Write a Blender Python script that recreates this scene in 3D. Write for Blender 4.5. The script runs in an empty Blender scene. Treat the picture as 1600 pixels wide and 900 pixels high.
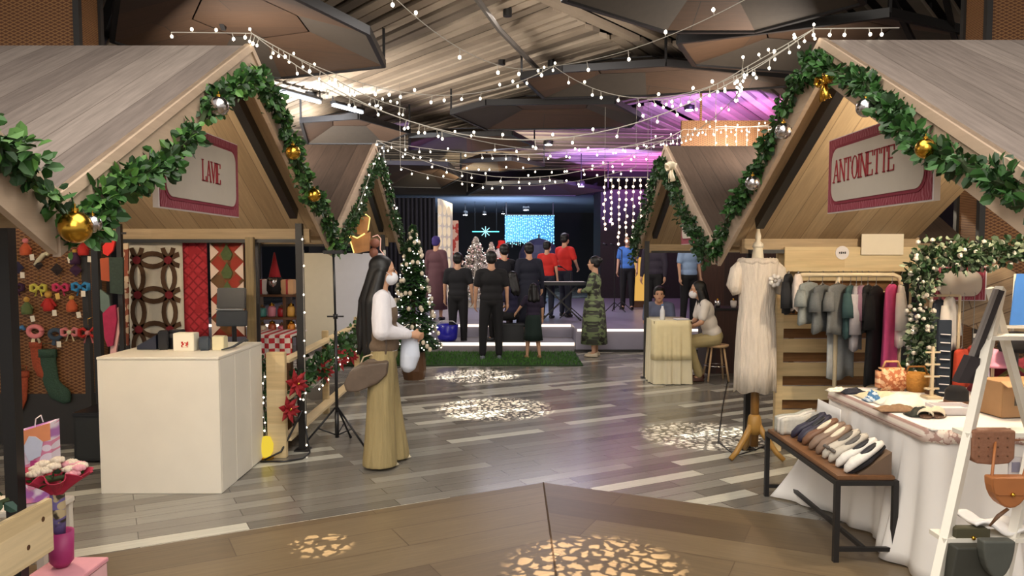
import bpy, bmesh, math, random
from mathutils import Vector, Matrix, Euler, noise
R = math.radians
PI = math.pi
C = bpy.context.scene.collection
scene = bpy.context.scene
random.seed(7)

# ------------------------------------------------------------------ camera
F, PITCH, PPX, PPY = 1200.0, R(3.5), 800.0, 470.0
EYE = Vector((0, 0, 1.65))
cam = bpy.data.cameras.new('camera')
cam.sensor_width = 36.0
cam.lens = 36.0 * F / 1600
cam.shift_x = 0.0
cam.shift_y = (PPY - 450.0) / 1600
cam.clip_start = 0.05
cam.clip_end = 200
camo = bpy.data.objects.new('camera', cam)
C.objects.link(camo)
camo.location = EYE
camo.rotation_euler = (R(90) - PITCH, 0, 0)
scene.camera = camo

# ------------------------------------------------------------------ world, exposure
world = bpy.data.worlds.new('hall_ambience')
scene.world = world
world.use_nodes = True
bgn = world.node_tree.nodes['Background']
bgn.inputs[0].default_value = (1.0, 0.93, 0.86, 1)
bgn.inputs[1].default_value = 0.62
scene.view_settings.view_transform = 'Standard'
scene.view_settings.look = 'None'
scene.view_settings.exposure = 0.22
scene.view_settings.gamma = 1.0
scene.view_settings.use_curve_mapping = False


def aim(o, target):
    d = Vector(target) - o.location
    o.rotation_euler = d.to_track_quat('-Z', 'Y').to_euler()


def area_light(name, loc, target, size, power, color=(1, .93, .84), size_y=None):
    l = bpy.data.lights.new(name, 'AREA')
    l.energy = power
    l.color = color
    l.shape = 'RECTANGLE'
    l.size = size
    l.size_y = size_y or size
    o = bpy.data.objects.new(name, l)
    C.objects.link(o)
    o.location = loc
    aim(o, target)
    return o


def spot_light(name, loc, target, power, color, angle=60, blend=.6, radius=.05):
    l = bpy.data.lights.new(name, 'SPOT')
    l.energy = power
    l.color = color
    l.spot_size = R(angle)
    l.spot_blend = blend
    l.shadow_soft_size = radius
    o = bpy.data.objects.new(name, l)
    C.objects.link(o)
    o.location = loc
    aim(o, target)
    return o


def point_light(name, loc, power, color, radius=.08):
    l = bpy.data.lights.new(name, 'POINT')
    l.energy = power
    l.color = color
    l.shadow_soft_size = radius
    o = bpy.data.objects.new(name, l)
    C.objects.link(o)
    o.location = loc
    return o


# the downlights of the hall, in the ceiling over and behind the camera
area_light('hall_downlight', (0, 2.5, 4.2), (0, 4.2, 0), 3.0, 130, (1, .93, .82))
area_light('hall_downlight', (0, -1.5, 3.8), (0, 5, 1.2), 3.0, 110, (1, .94, .86))
area_light('hall_downlight', (0.2, 8.2, 4.2), (0, 8.8, 0), 1.6, 60, (1, .94, .9))
# unseen fill lights added under the stall roofs to brighten soffits and goods
for (lx, ly, lp) in ((-2.9, 4.2, 62), (-3.0, 8.3, 34), (2.8, 4.2, 80), (3.2, 8.3, 34)):
    point_light('stall_fill', (lx, ly, 2.28), lp, (1, .85, .64), .06)
# added fill lights, unseen behind the stall ridges, brighten the slatted ceiling
for (ux, uy, up) in ((-3.0, 8.0, 60), (3.0, 8.0, 60), (-3.6, 11.4, 90), (3.4, 11.2, 50), (-4.6, 14.5, 90), (0.6, 17.5, 60)):
    area_light('ceiling_fill', (ux, uy, 3.05), (ux * .2, uy + 2.4, 4.4), .8, up, (1, .90, .80))
# stage lighting: purple and blue washes over the ceiling, white and warm pools at the far end
spot_light('ceiling_wash', (4.0, 12.4, 2.95), (3.5, 14.6, 4.4), 900, (.55, .25, 1.0), 75)
spot_light('ceiling_wash', (5.4, 12.8, 2.95), (4.9, 14.9, 4.4), 700, (.95, .25, .95), 60)
spot_light('ceiling_wash', (2.4, 19.6, 2.6), (2.4, 22, 4.4), 1300, (.45, .25, 1.0), 85)
spot_light('ceiling_wash', (4.2, 20.2, 2.6), (4.2, 22.4, 4.4), 900, (1.0, .22, .9), 70)
spot_light('ceiling_wash', (3.0, 23.5, 2.6), (2.6, 25.3, 3.9), 260, (.6, .3, 1.0), 70)
spot_light('ceiling_wash', (-2.2, 15.5, 2.6), (-1.8, 17.3, 4.4), 150, (.35, .2, 1.0), 60)
spot_light('ceiling_wash', (-3.6, 12.0, 3.2), (-3.3, 13.6, 4.4), 600, (.85, .92, 1.0), 85)
spot_light('ceiling_wash', (-1.0, 19.0, 2.8), (-1.2, 21.4, 4.4), 330, (1, .85, .6), 90)
area_light('far_end_light', (0.5, 16.5, 3.9), (0.5, 16.8, 0), 2.5, 90, (.85, .82, 1.0), 1.5)
area_light('far_end_light', (-0.5, 27.5, 2.0), (-0.5, 29.5, 3.6), 2.5, 160, (.62, .78, 1.0))  # unseen fill added to brighten the far room's ceiling
area_light('far_end_light', (-0.5, 30, 3.5), (-0.5, 30.5, 0), 3, 150, (.6, .75, 1.0))


# ------------------------------------------------------------------ where a pixel of the photograph lies in the hall
def at(px, py, x=None, y=None, z=None):
    dx, dz = (px - PPX) / F, -(py - PPY) / F
    d = Vector((dx, math.cos(PITCH) + math.sin(PITCH) * dz, math.cos(PITCH) * dz - math.sin(PITCH)))
    if y is not None:
        t = (y - EYE.y) / d.y
    elif z is not None:
        t = (z - EYE.z) / d.z
    else:
        t = (x - EYE.x) / d.x
    return EYE + d * t


# ------------------------------------------------------------------ materials
MATS = {}


def _nt(name):
    m = bpy.data.materials.new(name)
    m.use_nodes = True
    nt = m.node_tree
    return m, nt, nt.nodes['Principled BSDF']


def col(c):
    """sRGB 0-255 or hex -> linear"""
    if isinstance(c, str):
        c = tuple(int(c[i:i + 2], 16) for i in (0, 2, 4))
    return tuple(((v / 255) / 12.92 if v / 255 <= .04045 else ((v / 255 + .055) / 1.055) ** 2.4) for v in c) + (1,)


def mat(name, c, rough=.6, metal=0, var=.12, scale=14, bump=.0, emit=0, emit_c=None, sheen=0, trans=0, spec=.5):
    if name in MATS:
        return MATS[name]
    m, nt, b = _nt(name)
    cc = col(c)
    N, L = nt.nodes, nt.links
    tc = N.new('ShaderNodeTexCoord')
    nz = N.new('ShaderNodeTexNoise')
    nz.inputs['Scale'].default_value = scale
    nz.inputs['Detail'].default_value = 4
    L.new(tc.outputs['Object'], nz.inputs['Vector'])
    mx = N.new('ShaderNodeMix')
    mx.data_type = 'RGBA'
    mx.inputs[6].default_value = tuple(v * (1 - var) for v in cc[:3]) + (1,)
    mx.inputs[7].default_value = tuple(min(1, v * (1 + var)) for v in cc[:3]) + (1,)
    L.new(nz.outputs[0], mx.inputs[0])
    L.new(mx.outputs[2], b.inputs['Base Color'])
    b.inputs['Roughness'].default_value = rough
    b.inputs['Metallic'].default_value = metal
    b.inputs['Specular IOR Level'].default_value = spec
    if sheen:
        b.inputs['Sheen Weight'].default_value = sheen
    if trans:
        b.inputs['Transmission Weight'].default_value = trans
    if emit:
        b.inputs['Emission Color'].default_value = col(emit_c or c)
        b.inputs['Emission Strength'].default_value = emit
    if bump:
        bp = N.new('ShaderNodeBump')
        bp.inputs['Strength'].default_value = bump
        bp.inputs['Distance'].default_value = .02
        L.new(nz.outputs[0], bp.inputs['Height'])
        L.new(bp.outputs[0], b.inputs['Normal'])
    MATS[name] = m
    return m


def plane_coords(nt, axes, rot=0.0):
    N, L = nt.nodes, nt.links
    tc = N.new('ShaderNodeTexCoord')
    sp = N.new('ShaderNodeSeparateXYZ')
    L.new(tc.outputs['Object'], sp.inputs[0])
    cb = N.new('ShaderNodeCombineXYZ')
    i = {'x': 0, 'y': 1, 'z': 2}
    L.new(sp.outputs[i[axes[0]]], cb.inputs[0])
    L.new(sp.outputs[i[axes[1]]], cb.inputs[1])
    mp = N.new('ShaderNodeMapping')
    mp.inputs['Rotation'].default_value = (0, 0, rot)
    L.new(cb.outputs[0], mp.inputs[0])
    return mp.outputs[0]


def planks(name, stops, axes='xy', rot=0.0, row=.12, length=1.2, rough=.5, gap=.004, gap_c='2a241e', grain=.35, bump=.3, offset=.37, spec=.5, soft=False, gscale=3):
    """boards running along axes[0]; stops = [(pos, colour), ...] picked per board"""
    if name in MATS:
        return MATS[name]
    m, nt, b = _nt(name)
    N, L = nt.nodes, nt.links
    v = plane_coords(nt, axes, rot)
    br = N.new('ShaderNodeTexBrick')
    br.offset = offset
    br.offset_frequency = 2
    br.inputs['Scale'].default_value = 1
    br.inputs['Brick Width'].default_value = length
    br.inputs['Row Height'].default_value = row
    br.inputs['Mortar Size'].default_value = gap
    br.inputs['Mortar Smooth'].default_value = .1
    br.inputs['Color1'].default_value = (0, 0, 0, 1)
    br.inputs['Color2'].default_value = (1, 1, 1, 1)
    br.inputs['Mortar'].default_value = (.5, .5, .5, 1)
    L.new(v, br.inputs['Vector'])
    rp = N.new('ShaderNodeValToRGB')
    rp.color_ramp.interpolation = 'LINEAR' if soft else 'CONSTANT'
    els = rp.color_ramp.elements
    while len(els) < len(stops):
        els.new(.5)
    for e, (p, c) in zip(els, stops):
        e.position = p
        e.color = col(c)
    L.new(br.outputs['Color'], rp.inputs[0])
    st = N.new('ShaderNodeMapping')
    st.inputs['Scale'].default_value = (gscale, gscale * 14, 1)
    L.new(v, st.inputs[0])
    nz = N.new('ShaderNodeTexNoise')
    nz.inputs['Scale'].default_value = 1.0
    nz.inputs['Detail'].default_value = 6
    nz.inputs['Roughness'].default_value = .65
    L.new(st.outputs[0], nz.inputs['Vector'])
    mr = N.new('ShaderNodeMapRange')
    mr.inputs['From Min'].default_value = .3
    mr.inputs['From Max'].default_value = .7
    mr.inputs['To Min'].default_value = 1 - grain
    mr.inputs['To Max'].default_value = 1 + grain * .5
    L.new(nz.outputs[0], mr.inputs[0])
    ml = N.new('ShaderNodeMix')
    ml.data_type = 'RGBA'
    ml.blend_type = 'MULTIPLY'
    ml.inputs[0].default_value = 1
    L.new(rp.outputs[0], ml.inputs[6])
    cg = N.new('ShaderNodeCombineColor')
    for k in range(3):
        L.new(mr.outputs[0], cg.inputs[k])
    L.new(cg.outputs[0], ml.inputs[7])
    mg = N.new('ShaderNodeMix')
    mg.data_type = 'RGBA'
    L.new(br.outputs['Fac'], mg.inputs[0])
    L.new(ml.outputs[2], mg.inputs[6])
    mg.inputs[7].default_value = col(gap_c)
    L.new(mg.outputs[2], b.inputs['Base Color'])
    b.inputs['Roughness'].default_value = rough
    b.inputs['Specular IOR Level'].default_value = spec
    if bump:
        bp = N.new('ShaderNodeBump')
        bp.inputs['Strength'].default_value = bump
        bp.inputs['Distance'].default_value = .004
        L.new(nz.outputs[0], bp.inputs['Height'])
        L.new(bp.outputs[0], b.inputs['Normal'])
    MATS[name] = m
    return m


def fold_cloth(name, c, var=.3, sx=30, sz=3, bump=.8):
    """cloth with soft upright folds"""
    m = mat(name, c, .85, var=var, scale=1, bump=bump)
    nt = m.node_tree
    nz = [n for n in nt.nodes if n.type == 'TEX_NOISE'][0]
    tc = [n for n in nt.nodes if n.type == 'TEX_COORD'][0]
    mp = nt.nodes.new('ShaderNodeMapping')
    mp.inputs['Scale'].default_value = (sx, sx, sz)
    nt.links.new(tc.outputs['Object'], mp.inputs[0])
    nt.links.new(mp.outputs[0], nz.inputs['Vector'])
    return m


def mesh_screen(name, c_bar, c_hole, axes='xz', scale=28, rough=.6):
    """expanded metal mesh: diagonal lattice of bars over a dark backing"""
    if name in MATS:
        return MATS[name]
    m, nt, b = _nt(name)
    N, L = nt.nodes, nt.links
    v = plane_coords(nt, axes)
    mp = N.new('ShaderNodeMapping')
    mp.inputs['Scale'].default_value = (scale * .6, scale * 1.4, 1)
    mp.inputs['Rotation'].default_value = (0, 0, R(45))
    L.new(v, mp.inputs[0])
    br = N.new('ShaderNodeTexBrick')
    br.offset = 0
    br.inputs['Scale'].default_value = 1
    br.inputs['Brick Width'].default_value = 1
    br.inputs['Row Height'].default_value = 1
    br.inputs['Mortar Size'].default_value = .16
    br.inputs['Mortar Smooth'].default_value = .4
    br.inputs['Color1'].default_value = col(c_hole)
    br.inputs['Color2'].default_value = col(c_hole)
    br.inputs['Mortar'].default_value = col(c_bar)
    L.new(mp.outputs[0], br.inputs['Vector'])
    L.new(br.outputs['Color'], b.inputs['Base Color'])
    b.inputs['Roughness'].default_value = rough
    bp = N.new('ShaderNodeBump')
    bp.inputs['Strength'].default_value = .6
    bp.inputs['Distance'].default_value = .01
    L.new(br.outputs['Fac'], bp.inputs['Height'])
    L.new(bp.outputs[0], b.inputs['Normal'])
    MATS[name] = m
    return m


def pattern(name, kind, ca, cb, cc=None, axes='xz', scale=10, rough=.8, thr=.5):
    """cloth and paper prints: checks, diamonds, blobs, scroll work"""
    if name in MATS:
        return MATS[name]
    m, nt, b = _nt(name)
    N, L = nt.nodes, nt.links
    v = plane_coords(nt, axes, R(45) if kind in ('diamond', 'quilt') else 0)
    mx = N.new('ShaderNodeMix')
    mx.data_type = 'RGBA'
    mx.inputs[6].default_value = col(ca)
    mx.inputs[7].default_value = col(cb)
    if kind in ('check', 'diamond'):
        t = N.new('ShaderNodeTexChecker')
        t.inputs['Scale'].default_value = scale
        L.new(v, t.inputs['Vector'])
        L.new(t.outputs['Fac'], mx.inputs[0])
    elif kind == 'quilt':
        t = N.new('ShaderNodeTexBrick')
        t.offset = 0
        t.inputs['Scale'].default_value = scale
        t.inputs['Brick Width'].default_value = 1
        t.inputs['Row Height'].default_value = 1
        t.inputs['Mortar Size'].default_value = .2
        t.inputs['Mortar Smooth'].default_value = 1
        L.new(v, t.inputs['Vector'])
        L.new(t.outputs['Fac'], mx.inputs[0])
    elif kind == 'blob':
        t = N.new('ShaderNodeTexVoronoi')
        t.inputs['Scale'].default_value = scale
        L.new(v, t.inputs['Vector'])
        r = N.new('ShaderNodeValToRGB')
        r.color_ramp.interpolation = 'CONSTANT'
        r.color_ramp.elements[1].position = thr
        L.new(t.outputs['Distance'], r.inputs[0])
        L.new(r.outputs[0], mx.inputs[0])
    else:
        t = N.new('ShaderNodeTexWave')
        t.inputs['Scale'].default_value = scale
        t.inputs['Distortion'].default_value = 9 if kind == 'scroll' else 0
        t.inputs['Detail'].default_value = 1
        L.new(v, t.inputs['Vector'])
        r = N.new('ShaderNodeValToRGB')
        r.color_ramp.elements[0].position = thr - .1
        r.color_ramp.elements[1].position = thr + .1
        L.new(t.outputs['Fac'], r.inputs[0])
        L.new(r.outputs[0], mx.inputs[0])
    out = mx.outputs[2]
    if cc:
        nz = N.new('ShaderNodeTexNoise')
        nz.inputs['Scale'].default_value = scale * .7
        L.new(v, nz.inputs['Vector'])
        r2 = N.new('ShaderNodeValToRGB')
        r2.color_ramp.elements[0].position = .52
        r2.color_ramp.elements[1].position = .58
        L.new(nz.outputs[0], r2.inputs[0])
        m2 = N.new('ShaderNodeMix')
        m2.data_type = 'RGBA'
        L.new(r2.outputs[0], m2.inputs[0])
        L.new(out, m2.inputs[6])
        m2.inputs[7].default_value = col(cc)
        out = m2.outputs[2]
    L.new(out, b.inputs['Base Color'])
    b.inputs['Roughness'].default_value = rough
    MATS[name] = m
    return m


def glow(name, c, strength):
    if name in MATS:
        return MATS[name]
    m = bpy.data.materials.new(name)
    m.use_nodes = True
    nt = m.node_tree
    nt.nodes.clear()
    e = nt.nodes.new('ShaderNodeEmission')
    e.inputs[0].default_value = col(c)
    e.inputs[1].default_value = strength
    o = nt.nodes.new('ShaderNodeOutputMaterial')
    nt.links.new(e.outputs[0], o.inputs[0])
    MATS[name] = m
    return m


# ------------------------------------------------------------------ objects
def W(o):
    m = Matrix.LocRotScale(o.location, o.rotation_euler, o.scale)
    return W(o.parent) @ m if o.parent else m


def tag(o, label=None, cat=None, group=None, kind=None):
    if label: o['label'] = label
    if cat: o['category'] = cat
    if group: o['group'] = group
    if kind: o['kind'] = kind
    return o


def thing(name, label, cat, loc=(0, 0, 0), rz=0.0, group=None, kind=None):
    o = bpy.data.objects.new(name, None)
    o.empty_display_size = .1
    C.objects.link(o)
    o.location = loc
    o.rotation_euler = (0, 0, rz)
    return tag(o, label, cat, group, kind)


class MB:
    def __init__(self):
        self.bm = bmesh.new()
        self.mi = 0

    def _mark(self, faces):
        for f in faces:
            f.material_index = self.mi

    def verts(self, vs, fs):
        bv = [self.bm.verts.new(v) for v in vs]
        out = []
        for f in fs:
            try:
                out.append(self.bm.faces.new([bv[i] for i in f]))
            except ValueError:
                pass
        self._mark(out)
        return bv

    def box(self, c, s, rot=(0, 0, 0), bevel=0):
        M = Matrix.Translation(c) @ Euler(rot).to_matrix().to_4x4()
        hx, hy, hz = s[0] / 2, s[1] / 2, s[2] / 2
        vs = [M @ Vector((x * hx, y * hy, z * hz)) for x in (-1, 1) for y in (-1, 1) for z in (-1, 1)]
        fs = [(0, 1, 3, 2), (4, 6, 7, 5), (0, 4, 5, 1), (2, 3, 7, 6), (0, 2, 6, 4), (1, 5, 7, 3)]
        bv = self.verts(vs, fs)
        if bevel:
            es = set(e for v in bv for e in v.link_edges)
            r = bmesh.ops.bevel(self.bm, geom=list(es), offset=bevel, segments=2, affect='EDGES')
            self._mark(r['faces'])
        return self

    def tube(self, pts, r, n=8, cap=True, flat=1.0):
        pts = [Vector(p) for p in pts]
        rs = r if isinstance(r, (list, tuple)) else [r] * len(pts)
        rings = []
        up = Vector((0, 0, 1))
        t0 = (pts[1] - pts[0]).normalized()
        if abs(t0.dot(up)) > .95: up = Vector((0, 1, 0))
        a = t0.cross(up).normalized()
        for i, p in enumerate(pts):
            t = (pts[min(i + 1, len(pts) - 1)] - pts[max(i - 1, 0)]).normalized()
            a = (a - t * a.dot(t))
            a = a.normalized() if a.length > 1e-6 else t.orthogonal().normalized()
            b = t.cross(a)
            rings.append([self.bm.verts.new(p + (a * math.cos(2 * PI * k / n) + b * flat * math.sin(2 * PI * k / n)) * rs[i]) for k in range(n)])
        fs = []
        for i in range(len(rings) - 1):
            for k in range(n):
                fs.append(self.bm.faces.new((rings[i][k], rings[i][(k + 1) % n], rings[i + 1][(k + 1) % n], rings[i + 1][k])))
        if cap:
            fs.append(self.bm.faces.new(rings[0][::-1]))
            fs.append(self.bm.faces.new(rings[-1]))
        self._mark(fs)
        return self

    def bar(self, a, b, w, h=None):
        """square bar from a to b"""
        a, b = Vector(a), Vector(b)
        h = h or w
        d = b - a
        q = d.to_track_quat('Z', 'Y').to_matrix().to_4x4()
        M = Matrix.Translation((a + b) / 2) @ q
        L_ = d.length / 2
        vs = [M @ Vector((x * w / 2, y * h / 2, z * L_)) for x in (-1, 1) for y in (-1, 1) for z in (-1, 1)]
        self.verts(vs, [(0, 1, 3, 2), (4, 6, 7, 5), (0, 4, 5, 1), (2, 3, 7, 6), (0, 2, 6, 4), (1, 5, 7, 3)])
        return self

    def lathe(self, prof, c=(0, 0, 0), n=20, wob=None, cap=True):
        c = Vector(c)
        rings = []
        for (r, z) in prof:
            rings.append([self.bm.verts.new(c + Vector((math.cos(2 * PI * k / n) * r * (wob(2 * PI * k / n, z) if wob else 1),
                                                        math.sin(2 * PI * k / n) * r * (wob(2 * PI * k / n, z) if wob else 1), z))) for k in range(n)])
        fs = []
        for i in range(len(rings) - 1):
            for k in range(n):
                fs.append(self.bm.faces.new((rings[i][k], rings[i][(k + 1) % n], rings[i + 1][(k + 1) % n], rings[i + 1][k])))
        if cap:
            fs.append(self.bm.faces.new(rings[0][::-1]))
            fs.append(self.bm.faces.new(rings[-1]))
        self._mark(fs)
        return self

    def prism(self, poly, ext):
        """poly: list of 3-D points, extruded by vector ext"""
        n = len(poly)
        e = Vector(ext)
        vs = [Vector(p) for p in poly] + [Vector(p) + e for p in poly]
        fs = [tuple(range(n - 1, -1, -1)), tuple(range(n, 2 * n))] + [(i, (i + 1) % n, n + (i + 1) % n, n + i) for i in range(n)]
        self.verts(vs, fs)
        return self

    def ball(self, c, r, sub=2, rot=None):
        M = Matrix.Translation(c)
        if rot: M = M @ Euler(rot).to_matrix().to_4x4()
        if isinstance(r, (int, float)): r = (r, r, r)
        M = M @ Matrix.Diagonal((r[0], r[1], r[2], 1))
        q = bmesh.ops.create_icosphere(self.bm, subdivisions=sub, radius=1, matrix=M)
        self._mark(set(f for v in q['verts'] for f in v.link_faces))
        return self

    def sheet(self, fn, nu, nv, close=False):
        """grid surface from fn(u, v) with u, v in 0..1"""
        g = [[self.bm.verts.new(fn(i / nu, j / nv)) for j in range(nv + 1)] for i in range(nu + (0 if close else 1))]
        fs = []
        for i in range(nu):
            for j in range(nv):
                a, b_ = g[i], g[(i + 1) % len(g)]
                fs.append(self.bm.faces.new((a[j], b_[j], b_[j + 1], a[j + 1])))
        self._mark(fs)
        return self

    def build(self, name, m, parent=None, smooth=False, world=False, mods=None, recalc=True):
        if recalc:
            bmesh.ops.recalc_face_normals(self.bm, faces=self.bm.faces[:])
        me = bpy.data.meshes.new(name)
        if world and parent:
            self.bm.transform(W(parent).inverted())
        loc = None
        if parent is None and len(self.bm.verts):
            xs = [v.co for v in self.bm.verts]
            loc = Vector(((min(v.x for v in xs) + max(v.x for v in xs)) / 2, (min(v.y for v in xs) + max(v.y for v in xs)) / 2, min(v.z for v in xs)))
            self.bm.transform(Matrix.Translation(-loc))
        self.bm.to_mesh(me)
        self.bm.free()
        for mm in (m if isinstance(m, (list, tuple)) else [m]):
            me.materials.append(mm)
        if smooth:
            for p in me.polygons: p.use_smooth = True
        o = bpy.data.objects.new(name, me)
        C.objects.link(o)
        if loc: o.location = loc
        if parent: o.parent = parent
        return o


def solid(o, t=.004, offset=0):
    md = o.modifiers.new('thickness', 'SOLIDIFY')
    md.thickness = t
    md.offset = offset
    return o


def remesh(o, voxel=.01, it=3):
    md = o.modifiers.new('skin', 'REMESH')
    md.mode = 'VOXEL'
    md.voxel_size = voxel
    md.use_smooth_shade = True
    if it:
        s = o.modifiers.new('soften', 'SMOOTH')
        s.factor = .5
        s.iterations = it
    return o


def capsule(mb, a, ra, b, rb, n=10):
    a, b = Vector(a), Vector(b)
    if (b - a).length > 1e-5:
        mb.tube([a, b], [ra, rb], n)
    mb.ball(a, ra, 2)
    mb.ball(b, rb, 2)


def blob(name, caps, ells, m, parent, voxel=.012, it=3):
    mb = MB()
    for c in caps: capsule(mb, *c)
    for e in ells: mb.ball(e[0], e[1], 3, e[2] if len(e) > 2 else None)
    o = mb.build(name, m, parent)
    return remesh(o, voxel, it)

# ================================================================== THE SETTING
def struct(o):
    o['kind'] = 'structure'
    return o


GREY_STOPS = [(0, '75716a'), (.30, '8d8a83'), (.55, '67635d'), (.66, 'c2c0b4'), (.86, '807c75')]
m_floor = planks('grey_plank_tiles', GREY_STOPS, 'xy', R(-28), .135, .95, rough=.2, grain=.16, bump=.03, gap_c='4a4744', gap=.003)
BR = [(0, '63543f'), (.3, '6c5c47'), (.6, '574938'), (.85, '74644d')]
m_brl = planks('brown_boards_left', BR, 'xy', R(-28), .30, 2.4, rough=.33, grain=.22, bump=.05, gap_c='4b3a2b', gap=.003, soft=True)
m_brr = planks('brown_boards_right', BR, 'xy', R(25), .30, 2.4, rough=.33, grain=.22, bump=.05, gap_c='4b3a2b', gap=.003, soft=True)
fl = MB()
AP = at(849, 754, z=0)
AP.z = 0
dl = Vector((-math.cos(R(28)), -math.sin(R(28)), 0)) * 14
dr = Vector((math.cos(R(25)), -math.sin(R(25)), 0)) * 14
XE = 11.5
LE = AP + dl * ((AP.x + XE) / -dl.x)
RE = AP + dr * ((XE - AP.x) / dr.x)
fl.mi = 0
fl.verts([LE, AP, (AP.x, 40, 0), (-XE, 40, 0)], [(0, 1, 2, 3)])
fl.verts([AP, RE, (XE, 40, 0), (AP.x, 40, 0)], [(0, 1, 2, 3)])
fl.mi = 1
fl.verts([AP, LE, (-XE, -3, 0), (AP.x, -3, 0)], [(0, 1, 2, 3)])
fl.mi = 2
fl.verts([AP, (AP.x, -3, 0), (XE, -3, 0), RE], [(0, 1, 2, 3)])
fo = fl.build('floor', [m_floor, m_brl, m_brr])
struct(fo)
mb = MB()
mb.tube([AP + Vector((0, 0, .001)), (AP.x, -2, .001)], .006, 4)
struct(mb.build('trim_1', mat('joint_brown', '4a3829')))

m_ceil = mat('ceiling_void', '1b1816', .9)
m_slat = [mat('ceiling_slat_%d' % k_, c_, .75, var=.22, scale=3) for k_, c_ in enumerate(('a39380', '7f7264', 'b8a894', '8f8170'))]
m_cloud = planks('ceiling_cloud_wood', [(0, '463426'), (.5, '553d29'), (1, '3c2f25')], 'xy', 0, .6, 2.2, rough=.7, grain=.25, soft=True)
m_cloud2 = mat('ceiling_cloud_grey', '40382f', .75, var=.2)
m_black = mat('black_steel', '1d1b1b', .45, var=.2)
mb = MB()
mb.box((0, 15.5, 4.85), (20, 25, .1))
struct(mb.build('ceiling', m_ceil))


def slats(poly, z, ang, pitch=.17, w=.13, th=.06, jit=.02, skip=0):
    """wooden slats running at an angle, cut to the outline"""
    mb = MB()
    ca, sa = math.cos(ang), math.sin(ang)
    P = [(p[0] * ca + p[1] * sa, -p[0] * sa + p[1] * ca) for p in poly]
    v0, v1 = min(p[1] for p in P), max(p[1] for p in P)
    v = v0 + pitch / 2
    rnd = random.Random(int(v0 * 100))
    while v < v1:
        xs = []
        for i in range(len(P)):
            a, b = P[i], P[(i + 1) % len(P)]
            if (a[1] - v) * (b[1] - v) < 0:
                xs.append(a[0] + (b[0] - a[0]) * (v - a[1]) / (b[1] - a[1]))
        xs.sort()
        for k in range(0, len(xs) - 1, 2):
            if rnd.random() < skip: continue
            u0, u1 = xs[k], xs[k + 1]
            if u1 - u0 < .05: continue
            um = (u0 + u1) / 2
            mb.mi = rnd.randrange(4)
            mb.box((um * ca - v * sa, um * sa + v * ca, z + rnd.uniform(-jit, jit)), (u1 - u0, w, th), (0, 0, ang))
        v += pitch
    return mb


CEIL_Z = 4.4
regions = [
    ([(-9.5, 6), (-1.6, 6), (.4, 8.6), (3.2, 13.2), (-.5, 17), (-9.5, 17)], R(128), .19, .13),
    ([(-1.6, 6), (9.5, 6), (9.5, 9.5), (3.6, 10.6), (1.2, 9.9), (.4, 8.6)], R(52), .26, .12),
    ([(1.2, 9.9), (3.6, 10.6), (9.5, 9.5), (9.5, 17), (1.0, 17), (3.2, 13.2)], R(60), .2, .14),
    ([(-9.5, 17), (9.5, 17), (9.5, 27), (-9.5, 27)], R(8), .3, .25),
]
for poly, a, pt, w in regions:
    struct(slats(poly, CEIL_Z, a, pt, w, skip=.03).build('ceiling_panel', m_slat))


def cloud(outline, z, h=.28, drop=.22, tilt=0):
    """a hanging many-sided wooden ceiling panel: a shallow faceted bowl in a steel rim"""
    n = len(outline)
    cx = sum(p[0] for p in outline) / n
    cy = sum(p[1] for p in outline) / n
    mb = MB()
    top = [(p[0], p[1], z + tilt * (p[0] - cx)) for p in outline]
    inner = [(cx + (p[0] - cx) * .42, cy + (p[1] - cy) * .42, z + drop + tilt * (p[0] - cx) * .42) for p in outline]
    for i in range(n):
        mb.mi = i % 2
        mb.verts([top[i], top[(i + 1) % n], inner[(i + 1) % n], inner[i]], [(0, 1, 2, 3)])
    mb.mi = 0
    mb.verts(inner, [tuple(range(n))])
    mb.mi = 2
    for i in range(n):
        a, b = Vector(top[i]), Vector(top[(i + 1) % n])
        mb.bar(a, b, .05, .09)
        mb.bar(Vector(inner[i]) - Vector((0, 0, .01)), Vector(inner[(i + 1) % n]) - Vector((0, 0, .01)), .04)
        mb.bar(a, Vector(inner[i]) - Vector((0, 0, .01)), .04)
    for i in range(0, n, 2):
        mb.bar(top[i], (top[i][0], top[i][1], 4.8), .03)
    o = mb.build('ceiling_panel', [m_cloud, m_cloud2, m_black], recalc=False)
    md = o.modifiers.new('thickness', 'SOLIDIFY')
    md.thickness = .03
    return struct(o)


def cpx(pts, z):
    return [tuple(at(x, y, z=z)[:2]) for x, y in pts]


cloud(cpx([(175, 60), (190, -60), (330, -75), (575, 48), (600, 100), (440, 118), (330, 112)], 3.95), 3.95)
cloud(cpx([(880, -5), (960, -80), (1300, -70), (1350, 0), (1180, 45), (1040, 45)], 3.95), 3.95)
cloud(cpx([(1060, 62), (1180, 48), (1390, 20), (1560, 60), (1450, 112), (1280, 112), (1085, 98)], 3.95), 3.95)
cloud(cpx([(815, 118), (880, 108), (1040, 98), (1230, 118), (1230, 132), (1010, 146), (850, 150)], 4.05), 4.05)
cloud(cpx([(705, 175), (760, 160), (960, 158), (1000, 180), (985, 196), (760, 200)], 4.0), 4.0)
cloud(cpx([(470, 188), (560, 182), (640, 205), (600, 222), (480, 222)], 3.9), 3.9)
cloud(cpx([(640, 212), (800, 208), (835, 226), (730, 236), (640, 232)], 3.95), 3.95)
cloud(cpx([(600, 254), (700, 256), (720, 276), (690, 292), (610, 290)], 3.6), 3.6)
cloud(cpx([(760, 286), (880, 284), (950, 296), (900, 304), (730, 303)], 3.55), 3.55)
cloud(cpx([(720, 252), (800, 248), (850, 258), (780, 266), (720, 264)], 3.8), 3.8)
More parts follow.
